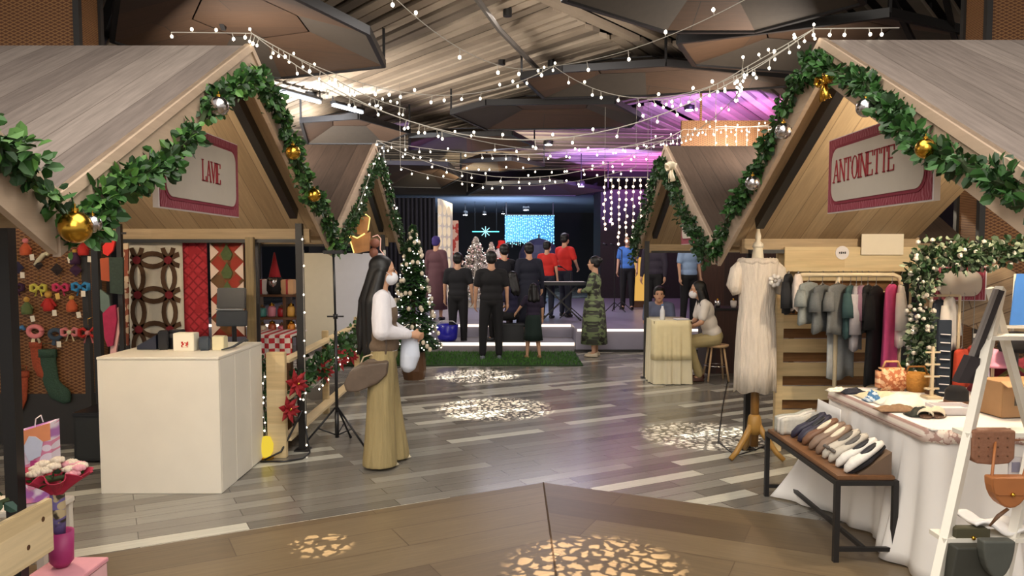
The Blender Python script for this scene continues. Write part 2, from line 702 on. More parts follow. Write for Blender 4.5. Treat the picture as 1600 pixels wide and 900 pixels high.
# white strip lights set into the ceiling at the left
for k, (a_, b_) in enumerate((((425, 140), (500, 160)), ((520, 164), (566, 176)))):
    t = thing('ceiling_strip_light', ('long' if k == 0 else 'short') + ' white strip light in the ceiling %s the bright spotlights at left' % ('before' if k == 0 else 'beside'), 'ceiling light')
    A_, B_ = at(*a_, z=4.2), at(*b_, z=4.2)
    t.location = A_
    mb = MB(); mb.bar(A_, B_, .05, .04); mb.build('tube', glow('strip_light_white', 'eef4ff', 6), t, world=True)
    mb = MB(); mb.bar(A_ + Vector((0, 0, .05)), B_ + Vector((0, 0, .05)), .12, .04); mb.bar(A_ + Vector((0, 0, .05)), A_ + Vector((0, 0, .3)), .02); mb.bar(B_ + Vector((0, 0, .05)), B_ + Vector((0, 0, .3)), .02); mb.build('housing', m_black, t, world=True)
# steel hangers and conduits under the ceiling
mb = MB()
mb.bar(at(150, 75, y=8.3), at(185, -15, y=8.3), .10)
mb.bar(at(330, -5, y=8.2), at(350, 45, y=8.6), .05)
mb.bar(at(1475, -15, y=7.6), at(1495, 75, y=8.2), .05)
mb.bar(at(1390, -10, y=7.6), at(1430, 72, y=8.2), .05)
mb.bar(at(1330, -10, y=7.6), at(1180, 40, y=9), .05)
struct(mb.build('trim_2', m_black))
mb = MB()
mb.tube([(-.75, 6.2, 4.3), (-.15, 9.2, 4.28), (.6, 12, 4.28), (1.6, 16, 4.28)], .035, 6)
struct(mb.build('trim_3', mat('grey_conduit', '6b655f', .6)))

m_corten = mesh_screen('perforated_rust_metal', '5f3a24', '26120b', 'xz', 40)
m_cortenb = mesh_screen('perforated_rust_metal_pale', '946a40', '5c3519', 'xz', 34)


def column(name, x0, x1, y0, y1, m):
    mb = MB()
    mb.box(((x0 + x1) / 2, (y0 + y1) / 2, 2.2 + .22), (x1 - x0, y1 - y0, 4.4 - .44))
    mb.mi = 1
    mb.box(((x0 + x1) / 2, (y0 + y1) / 2, .22), (x1 - x0 + .04, y1 - y0 + .04, .44))
    for x in (x0, x1):
        for y in (y0, y1):
            mb.bar((x, y, 0.44), (x, y, 4.4), .05)
    return struct(mb.build(name, [m, mat('dark_plinth', '2a2725', .5)]))


column('wall_column_left', -6.4, -3.66, 6.6, 6.95, m_cortenb)
column('wall_column_right', 4.10, 5.8, 6.75, 7.1, m_cortenb)
m_hw = mat('hall_wall_dark', '1d1a1c', .85, var=.3, scale=2)
for nm, c, s in (('wall_left', (-9.55, 21.5, 2.4), (.1, 29, 4.8)), ('wall_right', (9.55, 21.5, 2.4), (.1, 29, 4.8)),
                 ('wall_back', (0, 37, 2.4), (20, .1, 4.8))):
    mb = MB()
    mb.box(c, s)
    struct(mb.build(nm, m_hw))
# the lower far room: header, ceiling, side walls
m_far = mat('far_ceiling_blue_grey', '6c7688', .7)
mb = MB()
mb.box((0, 25.6, 4.2), (19, .3, 1.2))
struct(mb.build('wall_header', m_hw))
mb = MB()
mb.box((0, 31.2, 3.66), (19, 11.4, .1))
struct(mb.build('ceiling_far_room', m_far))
mb = MB()
mb.box((4.4, 24.5, 1.8), (3.4, 2, 3.6))
struct(mb.build('wall_back_right', mat('dark_aubergine_wall', '2c2228', .8, var=.3)))
# brown timber wall behind the right-hand stalls
mb = MB()
mb.box((5.2, 14.5, 1.80), (3.6, .12, 2.80))
struct(mb.build('wall_right_brown', planks('brown_wall_panel', [(0, '4c2f20'), (.5, '3a241a'), (1, '5a3826')], 'zx', 0, .4, 3.5, rough=.6, soft=True)))
mb = MB()
mb.box((3.9, 11.95, 3.38), (2.6, .06, .62))
for x in (2.9, 4.9): mb.bar((x, 11.95, 3.6), (x, 11.95, 4.4), .03)
struct(mb.build('wall_screen_right', m_cortenb))

# black curtain at the left of the stage
def curtain(name, x0, x1, y, z0, z1, m, folds=14, amp=.06):
    mb = MB()
    mb.sheet(lambda u, v: Vector((x0 + (x1 - x0) * u, y + amp * math.sin(u * folds * 2 * PI) + .03 * noise.noise(Vector((u * 20, v * 2, 0))), z0 + (z1 - z0) * v)), folds * 8, 6)
    o = mb.build(name, m, smooth=True)
    return solid(o, .01)


tag(curtain('stage_curtain', -3.3, -1.85, 18.6, .4, 3.0, mat('black_curtain', '15131c', .9)), 'tall black stage curtain beside the white light panel', 'curtain')

# ================================================================== STAGE, TURF
m_stage = mat('stage_top_grey', '8b8796', .35, var=.15, scale=3)
m_kerb = mat('stage_side_grey', '77737a', .5, var=.1, scale=3)
m_strip = glow('led_strip_white', 'ffe8d0', 1.8)
mb = MB()
mb.box((-1.2, 13.35, .075), (4.55, .9, .15))
t = mb.build('stage_step', m_kerb)
tag(t, 'low grey step in front of the stage with a light strip', 'step')
mb = MB()
mb.bar((-3.4, 12.88, .13), (1.05, 12.88, .13), .035, .05)
mb.build('light_strip', m_strip, t, world=True)
mb = MB()
mb.mi = 0
mb.prism([(-6, 13.8, 0), (1.08, 13.8, 0), (1.08, 12.9, 0), (9, 12.9, 0), (9, 21.8, 0), (-6, 21.8, 0)], (0, 0, .39))
t = mb.build('stage', m_stage)
tag(t, 'wide low grey stage where the people in red stand', 'stage')
mb = MB()
mb.bar((-5.9, 13.78, .36), (1.06, 13.78, .36), .03, .045)
mb.build('light_strip', m_strip, t, world=True)
mb = MB()
mb.bar((1.1, 12.88, .365), (8.5, 12.88, .365), .025, .035)
mb.build('light_strip', m_strip, t, world=True)
mb = MB()
mb.box((3.4, 12.86, .015), (4.7, .02, .05))
mb.build('skirting', m_black, t, world=True)

# artificial turf strip
rnd = random.Random(3)
mb = MB()
mb.mi = 0
mb.box((-.9, 12.0, .008), (3.9, 1.55, .016))
mb.mi = 1
for i in range(5200):
    x, y = rnd.uniform(-2.85, 1.03), rnd.uniform(11.24, 12.76)
    a = rnd.uniform(0, PI)
    h = rnd.uniform(.025, .05)
    dx, dy = math.cos(a) * .008, math.sin(a) * .008
    mb.verts([(x - dx, y - dy, .014), (x + dx, y + dy, .014), (x + dy * 2, y + dx * 2, .014 + h)], [(0, 1, 2)])
t = mb.build('artificial_turf', [mat('turf_base', '1f3a14', .9), mat('turf_blade', '3d6a26', .8, var=.3)])
tag(t, 'strip of green artificial turf lying before the stage step', 'turf', kind='stuff')

# ================================================================== STALL HUTS
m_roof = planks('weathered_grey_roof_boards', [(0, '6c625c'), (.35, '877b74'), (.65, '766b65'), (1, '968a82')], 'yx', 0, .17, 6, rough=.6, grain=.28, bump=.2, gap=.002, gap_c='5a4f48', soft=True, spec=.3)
m_roof_shade = planks('shade_toned_roof_boards', [(0, '463930'), (.5, '544439'), (1, '3f332b')], 'yx', 0, .17, 6, rough=.6, grain=.28, bump=.2, gap=.003, gap_c='2c241f', soft=True, spec=.3)  # shadow on the second stalls' roofs is put into the board colour
m_under = planks('pine_soffit_boards', [(0, 'b59c7a'), (.5, 'a68e6e'), (1, 'c2aa88')], 'yx', 0, .15, 6, rough=.55, grain=.2, bump=.2, gap=.0025, gap_c='7a6650', soft=True)
m_fascia = planks('pale_fascia_board', [(0, 'bda791'), (1, 'ae9782')], 'yz', 0, .5, 4, rough=.6, grain=.14, bump=.1, gap=0, soft=True, gscale=1.6)
m_beam = planks('pine_beam', [(0, 'bfa682'), (1, 'b09874')], 'xz', 0, .3, 4, rough=.6, grain=.2, gap=0, soft=True)
RISE = .52


def hut(label, side, yp, half, zr, xf, xb, roof, posts=(), fr=.21, beams=True):
    """side -1 left / +1 right; ridge along x at y=yp, gable facing the aisle at x=side*xf"""
    t = thing('market_stall', label, 'stall', (side * xf, yp, 0))
    ze = zr - RISE * half
    X0, X1 = side * xf, side * xb
    for s in (-1, 1):
        mb = MB()
        e = Vector((0, s * half, -RISE * half))
        nrm = Vector((0, s * RISE, 1)).normalized()
        r0 = Vector((X0, yp, zr))
        r1 = Vector((X1, yp, zr))
        mb.prism([r0 - nrm * .03, r1 - nrm * .03, r1 + e - nrm * .03, r0 + e - nrm * .03], nrm * .03)
        mb.build('roof_slope', roof, t, world=True)
        mb = MB()
        k = side * .03
        mb.prism([r0 - nrm * .055 + Vector((k, 0, 0)), r1 - nrm * .055, r1 + e - nrm * .055, r0 + e - nrm * .055 + Vector((k, 0, 0))], nrm * .024)
        mb.build('soffit', m_under, t, world=True)
        # fascia board on the gable, cut plumb at the ridge and the valley
        mb = MB()
        ee = e * ((half - .0) / half)
        for dz, th, w in ((0, .028, fr), (.0, .04, .035)):
            mb.prism([(X0, yp, zr + .012), (X0, yp + ee.y, zr + ee.z + .012), (X0, yp + ee.y, zr + ee.z - w), (X0, yp, zr - w)], (-side * th, 0, 0))
        mb.build('fascia_board', m_fascia, t, world=True)
        # dark steel rafter
        mb = MB()
        xr = side * (xf + .17)
        mb.bar((xr, yp + s * .05, zr - .13), (xr, yp + s * (half - .45), zr - RISE * (half - .45) - .11), .06, .09)
        mb.build('rafter', m_black, t, world=True)
        mb = MB()
        yy = yp + s * (half - .12)
        mb.box(((X0 + X1) / 2 + side * .08, yy, ze - .04), (abs(X1 - X0) - .1, .05, .13))
        mb.build('eave_beam', m_beam, t, world=True)
        mb = MB()
        mb.box(((X0 + X1) / 2 + side * .08, yy - s * .05, ze - .09), (abs(X1 - X0) - .2, .04, .03))
        mb.build('steel_rail', m_black, t, world=True)
    for (px, py) in posts:
        mb = MB()
        mb.box((px, py, (ze + .05) / 2), (.055, .055, ze + .05))
        mb.box((px, py, .006), (.12, .12, .012))
        mb.build('post', m_black, t, world=True)
    return t


hut('pale wooden market stall on the near left whose sign reads LAVIE', -1, 4.70, 2.02, 2.90, 1.60, 3.5, m_roof,
    [(-2.17, 3.3), (-1.76, 6.38), (-3.45, 6.38), (-3.45, 2.88)])
hut('stall gable at the left edge of the photo, only one roof board showing', -1, .66, 2.0, 2.90, 1.60, 3.5, m_roof, [(-1.9, -1.1), (-3.45, -1.1)])
hut('second market stall on the left, behind the white partition boards', -1, 8.9, 2.0, 2.90, 1.60, 3.5, m_roof_shade,
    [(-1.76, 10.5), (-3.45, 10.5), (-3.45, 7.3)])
hut('pale wooden market stall on the near right whose sign reads ANTOINETTE', 1, 4.36, 2.08, 2.84, 1.75, 3.3, m_roof,
    [(1.99, 6.42), (3.25, 6.36), (3.25, 2.7)])
hut('second market stall on the right, its roof coloured as in shadow, above the seated woman', 1, 8.72, 2.1, 2.86, 1.75, 3.9, m_roof_shade,
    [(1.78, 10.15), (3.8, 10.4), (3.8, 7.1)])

# header boards inside the stalls
def board(name, label, cat, c, s, m, rot=(0, 0, 0), bevel=.004, group=None):
    mb = MB()
    mb.box(c, s, rot, bevel)
    return tag(mb.build(name, m), label, cat, group)


# neighbouring stall roof glimpsed at the far right with its own sign
t = thing('market_stall', 'further stall roof glimpsed behind the frosted garland at the right edge', 'stall', (3.9, 6.2, 0))
mb = MB()
q = [at(1405, 357, y=6.5), at(1542, 314, y=5.4), at(1600, 352, y=5.2), at(1760, 420, y=5.0), at(1700, 240, y=5.4), at(1560, 235, y=5.8), at(1493, 283, y=6.2)]
q = [at(1418, 352, y=6.6), at(1480, 316, y=6.4), at(1560, 250, y=6.3), at(1500, 262, y=6.6)]
mb.prism(q, (0, .05, .04))
mb.build('roof_slope', m_under, t, world=True)
mb = MB()
g = [at(1440, 400, y=5.75), at(1500, 385, y=5.75), at(1585, 425, y=5.75), at(1640, 470, y=5.75), at(1640, 520, y=5.75), at(1530, 516, y=5.75), at(1440, 478, y=5.75)]
mb.prism(g, (0, .04, 0))
mb.build('gable_board', planks('gable_pine', [(0, 'b59a78'), (1, 'a78c6a')], 'xz', R(-20), .12, 4, soft=True, gap_c='6b543c'), t, world=True)
mb = MB()
for px in (1450, 1640):
    a = at(px, 500, y=5.8)
    mb.box((a.x, 5.83, .75), (.05, .05, 1.5))
mb.build('post', m_black, t, world=True)

# ------------------------------------------------------------------ lettering and signs
GLY = {
    'L': ([(0, 0, 0, 1, 2), (0, 0, .62, 0, 1), (.62, 0, .62, .22, 1)], [(0, 1), (0, 0)]),
    'A': ([(0, 0, .36, 1, 1), (.36, 1, .72, 0, 2), (.14, .32, .58, .32, 1)], [(0, 0), (.72, 0)]),
    'V': ([(0, 1, .36, 0, 2), (.36, 0, .72, 1, 1)], [(0, 1), (.72, 1)]),
    'I': ([(0, 0, 0, 1, 2)], [(0, 0), (0, 1)]),
    'E': ([(0, 0, 0, 1, 2), (0, 0, .6, 0, 1), (0, 1, .6, 1, 1), (0, .5, .42, .5, 1), (.6, 0, .6, .2, 1), (.6, 1, .6, .8, 1)], [(0, 0), (0, 1)]),
    'N': ([(0, 0, 0, 1, 1), (0, 1, .68, 0, 2), (.68, 0, .68, 1, 1)], [(0, 0), (.68, 1), (0, 1)]),
    'T': ([(.32, 0, .32, 1, 2), (0, 1, .64, 1, 1), (0, 1, 0, .8, 1), (.64, 1, .64, .8, 1)], [(.32, 0)]),
    'O': ([(.36 + .36 * math.cos(a * PI / 6), .5 + .5 * math.sin(a * PI / 6), .36 + .36 * math.cos((a + 1) * PI / 6), .5 + .5 * math.sin((a + 1) * PI / 6), 2 if a % 6 in (0, 5) else 1) for a in range(12)], []),
}


def word(text, h, wd, base, ux, m, parent, nrm, gap=.22, thick=.06):
    """serif capitals; base = centre of the word, ux = reading direction, total width wd"""
    widths = {'L': .62, 'A': .72, 'V': .72, 'I': .05, 'E': .6, 'N': .68, 'T': .64, 'O': .72}
    tot = sum(widths[c] for c in text) + (len(text) - 1) * gap
    k = wd / tot
    ux = Vector(ux)
    uz = Vector((0, 0, 1))
    p = Vector(base) - ux * wd / 2 - uz * h / 2
    x = 0
    for c in text:
        mb = MB()
        st, serif = GLY[c]
        for (a, b_, c_, d, wt) in st:
            A = p + ux * ((x + a) * k) + uz * (b_ * h)
            B = p + ux * ((x + c_) * k) + uz * (d * h)
            th = thick * h * (1.6 if wt == 2 else .8)
            d_ = (B - A).normalized()
            sd = d_.cross(nrm).normalized() * th / 2
            mb.prism([A - sd - d_ * th * .3, A + sd - d_ * th * .3, B + sd + d_ * th * .3, B - sd + d_ * th * .3], nrm * .004)
        for (a, b_) in serif:
            A = p + ux * ((x + a) * k) + uz * (b_ * h)
            s2 = ux * .11 * h
            zz = uz * .025 * h
            mb.prism([A - s2 - zz, A + s2 - zz, A + s2 + zz, A - s2 + zz], nrm * .004)
        mb.build('letter', m, parent, world=True)
        x += widths[c] + gap


def rounded(w, h, r, n=6):
    out = []
    for cx, cz, a0 in ((w / 2 - r, h / 2 - r, 0), (-w / 2 + r, h / 2 - r, 90), (-w / 2 + r, -h / 2 + r, 180), (w / 2 - r, -h / 2 + r, 270)):
        for k in range(n + 1):
            a = R(a0 + 90 * k / n)
            out.append((cx + r * math.cos(a), cz + r * math.sin(a)))
    return out


m_red = mat('sign_letter_red', '93202b', .6)
m_cream = mat('sign_cream', 'b9b0a4', .6, var=.05)
m_scroll = pattern('sign_border_scroll', 'scroll', '83283a', '9c5864', None, 'yz', 14, .6, .75)
m_scrollx = pattern('sign_border_scroll_x', 'scroll', '8e2a3c', 'a8606c', None, 'xz', 14, .6, .75)
m_white = mat('white_board_edge', 'e4dfe0', .6, var=.03)


def sign(label, c, w, h, ux, nrm, text=None, tw=.6, th=.12, border=.075, toff=(0, 0)):
    c, ux, nrm = Vector(c), Vector(ux).normalized(), Vector(nrm).normalized()
    uz = Vector((0, 0, 1))
    t = thing('stall_sign', label, 'sign', c - uz * h / 2)
    P = lambda a, b, d: c + ux * a + uz * b + nrm * d
    mb = MB()
    mb.prism([P(-w / 2 - .012, -h / 2 - .006, -.03), P(w / 2 + .012, -h / 2 - .006, -.03), P(w / 2 + .012, h / 2 + .006, -.03), P(-w / 2 - .012, h / 2 + .006, -.03)], nrm * .03)
    mb.build('backing_board', m_white, t, world=True)
    mb = MB()
    mb.prism([P(-w / 2, -h / 2, .0005), P(w / 2, -h / 2, .0005), P(w / 2, h / 2, .0005), P(-w / 2, h / 2, .0005)], nrm * .004)
    mb.build('border', m_scrollx if abs(nrm.y) > .5 else m_scroll, t, world=True)
    mb = MB()
    mb.prism([P(a, b, .005) for a, b in rounded(w - border * 1.15, h - border * 1.15, .085)], nrm * .003)
    mb.build('border_line', mat('sign_border_dark', '7a1f33', .6), t, world=True)
    mb = MB()
    mb.prism([P(a, b, .0085) for a, b in rounded(w - border * 1.6, h - border * 1.6, .075)], nrm * .003)
    mb.build('panel', m_cream, t, world=True)
    if text: word(text, th, tw, P(toff[0], toff[1], .012), ux, m_red, t, nrm)
    return t


sign('red bordered cream sign reading LAVIE under the near left gable', (-1.82, 4.56, 2.13), 1.14, .47, (0, 1, 0), (1, 0, 0), 'LAVIE', .27, .12, toff=(.10, .01))
sign('red bordered cream sign reading ANTOINETTE under the near right gable', (1.93, 4.13, 2.115), 1.16, .43, (0, -1, 0), (-1, 0, 0), 'ANTOINETTE', .72, .125, toff=(-.12, .02))
s2a = at(1083, 350, x=1.95)
sign('partly hidden faded sign under the second stall gable on the right', (1.95, s2a.y, s2a.z), 1.1, .42, (0, -1, 0), (-1, 0, 0))
s3 = at(1499, 443, y=5.7)
sign('small mauve bordered sign behind the frosted garland at right', (s3.x, 5.7, s3.z), .38, .245, (1, 0, -.0), (0, -1, 0), border=.035)

# ------------------------------------------------------------------ garlands
m_l1 = mat('leaf_green', '335c28', .5, var=.3)
m_l2 = mat('leaf_dark_green', '1f3c1b', .5, var=.3)
m_l3 = mat('leaf_bright_green', '4f7a34', .5, var=.25)
m_vine = mat('vine_stem', '2c3a1c', .8)
m_gold = mat('shiny_gold', 'c79a3c', .22, 1.0, var=.08)
m_silver = mat('shiny_silver', 'c4bfc0', .2, 1.0, var=.05)


def path_pts(pl, step=.05):
    out = []
    pl = [Vector(p) for p in pl]
    for a, b in zip(pl[:-1], pl[1:]):
        n = max(1, int((b - a).length / step))
        out += [a.lerp(b, i / n) for i in range(n)]
    return out + [pl[-1]]


def garland(name, label, pl, leaves, size=.055, rad=.075, mats=None, seed=1, parent=None, cat='garland', wob=.035, berries=0, bm_=None):
    rnd = random.Random(seed)
    pts = [p + Vector((rnd.uniform(-1, 1), rnd.uniform(-1, 1), rnd.uniform(-1, 1))) * wob * .4 + Vector((0, 0, wob * math.sin(i * .35))) for i, p in enumerate(path_pts(pl, .07))]
    mb = MB()
    mb.mi = 0
    mb.tube(pts, .012, 5)
    nm = len(mats or [1, 2, 3])
    for i in range(leaves):
        k = rnd.randrange(len(pts) - 1)
        cl = noise.noise(Vector((k * .42, seed * 7.3, 0)))
        if rnd.random() < .35 - cl * 1.4: continue
        p = pts[k].lerp(pts[k + 1], rnd.random())
        d = Vector((rnd.gauss(0, 1), rnd.gauss(0, 1), rnd.gauss(0, 1))).normalized()
        q = p + d * rad * (1 + cl * 1.1) * rnd.random() ** .6
        ax = (d + Vector((rnd.gauss(0, .6), rnd.gauss(0, .6), rnd.gauss(-.2, .6)))).normalized()
        sd = ax.orthogonal().normalized()
        sd = Matrix.Rotation(rnd.uniform(0, 2 * PI), 3, ax) @ sd
        up = ax.cross(sd)
        L_ = size * rnd.uniform(.7, 1.35)
        w = L_ * .36
        mb.mi = 1 + rnd.choice([0, 0, 1, 1, 2])% nm
        v = [q, q + ax * L_ * .35 + sd * w + up * w * .35, q + ax * L_ * .75 + sd * w * .8 + up * w * .3, q + ax * L_,
             q + ax * L_ * .75 - sd * w * .8 + up * w * .3, q + ax * L_ * .35 - sd * w + up * w * .35, q + ax * L_ * .5]
        mb.verts(v, [(0, 1, 6), (1, 2, 6), (2, 3, 6), (3, 4, 6), (4, 5, 6), (5, 0, 6)])
    if berries:
        mb.mi = nm + 1
        for i in range(berries):
            p = rnd.choice(pts)
            d = Vector((rnd.gauss(0, 1), rnd.gauss(0, 1), rnd.gauss(0, 1))).normalized()
            mb.ball(p + d * rad * 1.05, rnd.uniform(.010, .02), 1)
    ms = [m_vine] + list(mats or [m_l1, m_l2, m_l3]) + ([bm_] if bm_ else [])
    o = mb.build(name, ms, parent, world=bool(parent), recalc=False)
    return tag(o, label, cat) if label else o


def gable_line(side, yp, half, zr, xf, drop=.165, a=-1.0, b=1.0):
    x = side * (xf - .07)
    return [(x, yp + a * half, zr - RISE * half * abs(a) - drop), (x, yp, zr - drop + .02), (x, yp + b * half, zr - RISE * half * b - drop)]


garland('leaf_garland', 'bright green leaf garland along the gable of the LAVIE stall', gable_line(-1, 4.70, 2.02, 2.90, 1.60, .15), 3300, .046, .05, seed=1)
garland('leaf_garland', 'leaf garland rising out of frame at the left edge', [(-1.53, 2.68, 1.76), (-1.53, 1.2, 2.52)], 1000, .046, .05, seed=2)
garland('leaf_garland', 'thin dark garland on the second left stall gable', gable_line(-1, 8.9, 2.0, 2.90, 1.60), 2200, .045, .055, seed=3, mats=[m_l2, m_l2, m_l1])
garland('leaf_garland', 'dark green leaf garland along the gable of the ANTOINETTE stall', gable_line(1, 4.36, 2.08, 2.84, 1.75, .095), 3400, .044, .048, seed=4, mats=[m_l2, m_l1, m_l1])
garland('leaf_garland', 'dark garland on the second right stall gable below the light cluster', gable_line(1, 8.72, 2.1, 2.86, 1.75), 2500, .045, .06, seed=5, mats=[m_l2, m_l2, m_l1])


def bauble(label, p, r, m, group=None):
    t = thing('christmas_bauble', label, 'bauble', (p[0], p[1], p[2] - r), group=group)
    mb = MB()
    mb.ball(p, r, 3)
    mb.build('ball', m, t, True, world=True)
    mb = MB()
    mb.lathe([(r * .22, 0), (r * .22, r * .2), (r * .05, r * .26), (r * .05, r * .5)], (p[0], p[1], p[2] + r * .95), 10)
    mb.build('cap', m_gold, t, world=True)


GX, GXR = -1.48, 1.63
for lb, px, py, r, m in [('large gold bauble at the lowest corner of the LAVIE garland', 118, 355, .055, m_gold),
                         ('silver bauble in the LAVIE garland just above the sign', 342, 166, .05, m_silver),
                         ('gold bauble halfway down the far slope of the LAVIE garland', 458, 238, .05, m_gold),
                         ('gold bauble near the foot of the LAVIE garland far slope', 491, 305, .05, m_gold),
                         ('silver ball deep in the LAVIE garland by its lowest corner', 145, 350, .032, m_silver)]:
    bauble(lb, at(px, py, x=GX), r, m)
for lb, px, py, r, m in [('silver bauble high on the left arm of the ANTOINETTE garland', 1224, 205, .05, m_silver),
                         ('silver bauble low on the left arm of the ANTOINETTE garland', 1176, 286, .05, m_silver),
                         ('silver bauble in the ANTOINETTE garland above the sign', 1353, 168, .045, m_silver),
                         ('gold bauble in the ANTOINETTE garland right of the sign', 1446, 232, .04, m_gold)]:
    bauble(lb, at(px, py, x=GXR), r, m)


def bow(label, p, s, m, ux=(0, 1, 0), nrm=(-1, 0, 0)):
    p, ux, nrm = Vector(p), Vector(ux), Vector(nrm)
    uz = Vector((0, 0, 1))
    t = thing('ribbon_bow', label, 'bow', p - uz * s)
    for k in (-1, 1):
        mb = MB()
        pts = [p, p + ux * k * s * .5 + uz * s * .35 + nrm * s * .2, p + ux * k * s * .95 + uz * s * .15 + nrm * s * .1, p + ux * k * s * .6 - uz * s * .15 + nrm * s * .1, p]
        mb.tube(pts, [s * .1, s * .28, s * .3, s * .25, s * .1], 8, flat=.35)
        mb.build('loop', m, t, True, world=True)
        mb = MB()
        mb.tube([p, p + ux * k * s * .25 - uz * s * .5 + nrm * s * .1, p + ux * k * s * .45 - uz * s * 1.1], [s * .08, s * .16, s * .22], 6, flat=.2)
        mb.build('tail', m, t, True, world=True)
    mb = MB()
    mb.ball(p + nrm * s * .1, s * .17, 2)
    mb.build('knot', m, t, True, world=True)


bow('gold ribbon bow at the peak of the ANTOINETTE gable', at(1290, 128, x=1.64), .085, m_gold)
bow('cream ribbon bow at the peak of the second right stall', at(1050, 262, x=1.64), .13, mat('cream_ribbon', 'e8d7b8', .5))

# ------------------------------------------------------------------ strings of fairy lights
m_bulb = glow('fairy_bulb', 'fff0d4', 9)
m_bulbw = glow('fairy_bulb_white', 'fdf4ea', 5)
m_cable = mat('white_cable', 'a49f96', .6)
BULBS = {}


def bulb_mesh(r, m):
    k = (round(r, 4), m.name)
    if k not in BULBS:
        mb = MB()
        mb.ball((0, 0, 0), (r, r, r * 1.25), 2)
        o = mb.build('bulb', m, bpy.data.objects.new('tmp', None))
        BULBS[k] = o.data
        bpy.data.objects.remove(o)
    return BULBS[k]


def light_string(label, pts, sags, every=.14, r=.013, hang=.05, m=None, seed=0, thick=.003, maxb=98, drop=0):
    """cable hung through pts; a bulb on a short lead every so often"""
    rnd = random.Random(seed)
    m = m or m_bulb
    every *= 1.35
    r *= .72
    pts = [Vector(p) for p in pts]
    line = []
    for a, b, s in zip(pts[:-1], pts[1:], sags):
        n = 24
        for i in range(n):
            u = i / n
            p = a.lerp(b, u)
            p.z -= s * 4 * u * (1 - u)
            line.append(p)
    line.append(pts[-1])
    t = thing('fairy_light_string', label, 'string lights', line[0])
    mb = MB()
    mb.tube(line, thick, 5)
    spots = []
    acc = 0
    for a, b in zip(line[:-1], line[1:]):
        d = (b - a).length
        while acc < d:
            spots.append(a.lerp(b, acc / d))
            acc += every * rnd.uniform(.55, 1.45)
        acc -= d
    spots = spots[:maxb]
    base = line[0]
    bs = []
    for p in spots:
        q = p + Vector((rnd.uniform(-.25, .25), rnd.uniform(-.2, .2), rnd.choice([-1, -1, -.7, .5])))* hang
        mb.tube([p, q], thick * .8, 4)
        bs.append(q)
    if drop:
        for q in (line[0], line[-1]):
            mb.tube([q, (q.x, q.y, drop)], thick, 4)
    mb.build('cable', m_cable, t, world=True)
    me = bulb_mesh(r, m)
    for q in bs:
        o = bpy.data.objects.new('bulb', me)
        o.location = q - base
        o.parent = t
        C.objects.link(o)
    return t


LP1, RP1 = Vector((-1.55, 4.66, 2.96)), Vector((1.68, 4.36, 2.90))
LP2, RP2 = Vector((-1.55, 8.9, 2.95)), Vector((1.70, 8.72, 2.92))
CC = at(865, 103, y=6.5)
light_string('bare fairy light string dropping from the ceiling at top centre', [at(612, -8, y=5.0), CC], [.18], .26, .016, .06, seed=1)
light_string('fairy light string from the crossing point to the ANTOINETTE peak', [CC, RP1], [.32], .13, .013, .05, seed=2)
light_string('fairy light string dropping from the ceiling right of the crossing', [at(1178, -8, y=5.0), CC], [.08], .3, .016, .07, seed=3)
light_string('fairy light string from the crossing point to the LAVIE peak', [CC, LP1], [.30], .11, .013, .05, seed=4)
light_string('fairy light string sagging deepest between the two near gable peaks', [LP1, RP1], [.62], .105, .010, .05, seed=5)
light_string('short run of fairy lights on the LAVIE ridge', [LP1 + Vector((-.5, .05, .02)), LP1], [0], .08, .012, .035, seed=6)
light_string('short run of fairy lights on the ANTOINETTE ridge', [RP1, RP1 + Vector((.5, .05, .02))], [0], .09, .012, .035, seed=7)
light_string('fairy lights clustered from the LAVIE peak along the garland', [LP1, LP1 + Vector((.4, .5, -.17)), LP1 + Vector((.75, 1.2, -.22))], [.0, .02], .05, .010, .05, seed=8)
light_string('fairy lights bunched beside the ANTOINETTE peak', [RP1, RP1 + Vector((-.32, .3, -.16)), RP1 + Vector((-.8, .7, -.25))], [0, .05], .045, .010, .05, seed=9)
light_string('fairy light swag between the two far gable peaks', [LP2, RP2], [.16], .12, .013, .05, seed=10)
light_string('lower fairy light swag between the two far gable peaks', [LP2, RP2], [.42], .12, .013, .05, seed=11)
light_string('fairy light string from the LAVIE peak to the second right stall', [LP1 + Vector((.3, .6, -.2)), RP2 + Vector((0, 0, .05))], [.28], .17, .012, .05, seed=12)
light_string('fairy light swag furthest back over the aisle', [(-1.8, 12.5, 3.05), (2.0, 12.5, 3.05)], [.3], .17, .018, .06, seed=13, drop=4.4)
light_string('fairy light swag high over the stage front', [(-2.0, 14.5, 3.55), (2.6, 14.5, 3.5)], [.3], .2, .020, .06, seed=14, drop=4.4)
light_string('fairy lights along the ridge of the second right stall', [RP2, RP2 + Vector((.25, .1, .14)), RP2 + Vector((1.7, .3, .28))], [0, .03], .05, .012, .06, m_bulbw, seed=15)
light_string('fairy lights rising from the second right stall toward the ceiling', [RP2, at(1150, 150, y=6.5), RP1 + Vector((-.3, .3, -.1))], [.1, .05], .11, .011, .05, seed=16)
light_string('fairy lights wound down the far slope of the second left stall', [LP2 + Vector((.05, .1, -.1)), (-1.52, 10.6, 1.95)], [0], .045, .012, .05, m_bulbw, seed=17)
light_string('fairy lights on the left slope of the second left stall gable', [LP2 + Vector((.05, -.1, -.12)), (-1.52, 7.6, 2.1)], [0], .12, .010, .05, seed=18)
light_string('fairy lights wound around the steel post beside the counter', [(-1.72, 6.33, 1.8), (-1.72, 6.33, .5), (-1.72, 6.33, .05)], [0, 0], .14, .009, .03, seed=19)


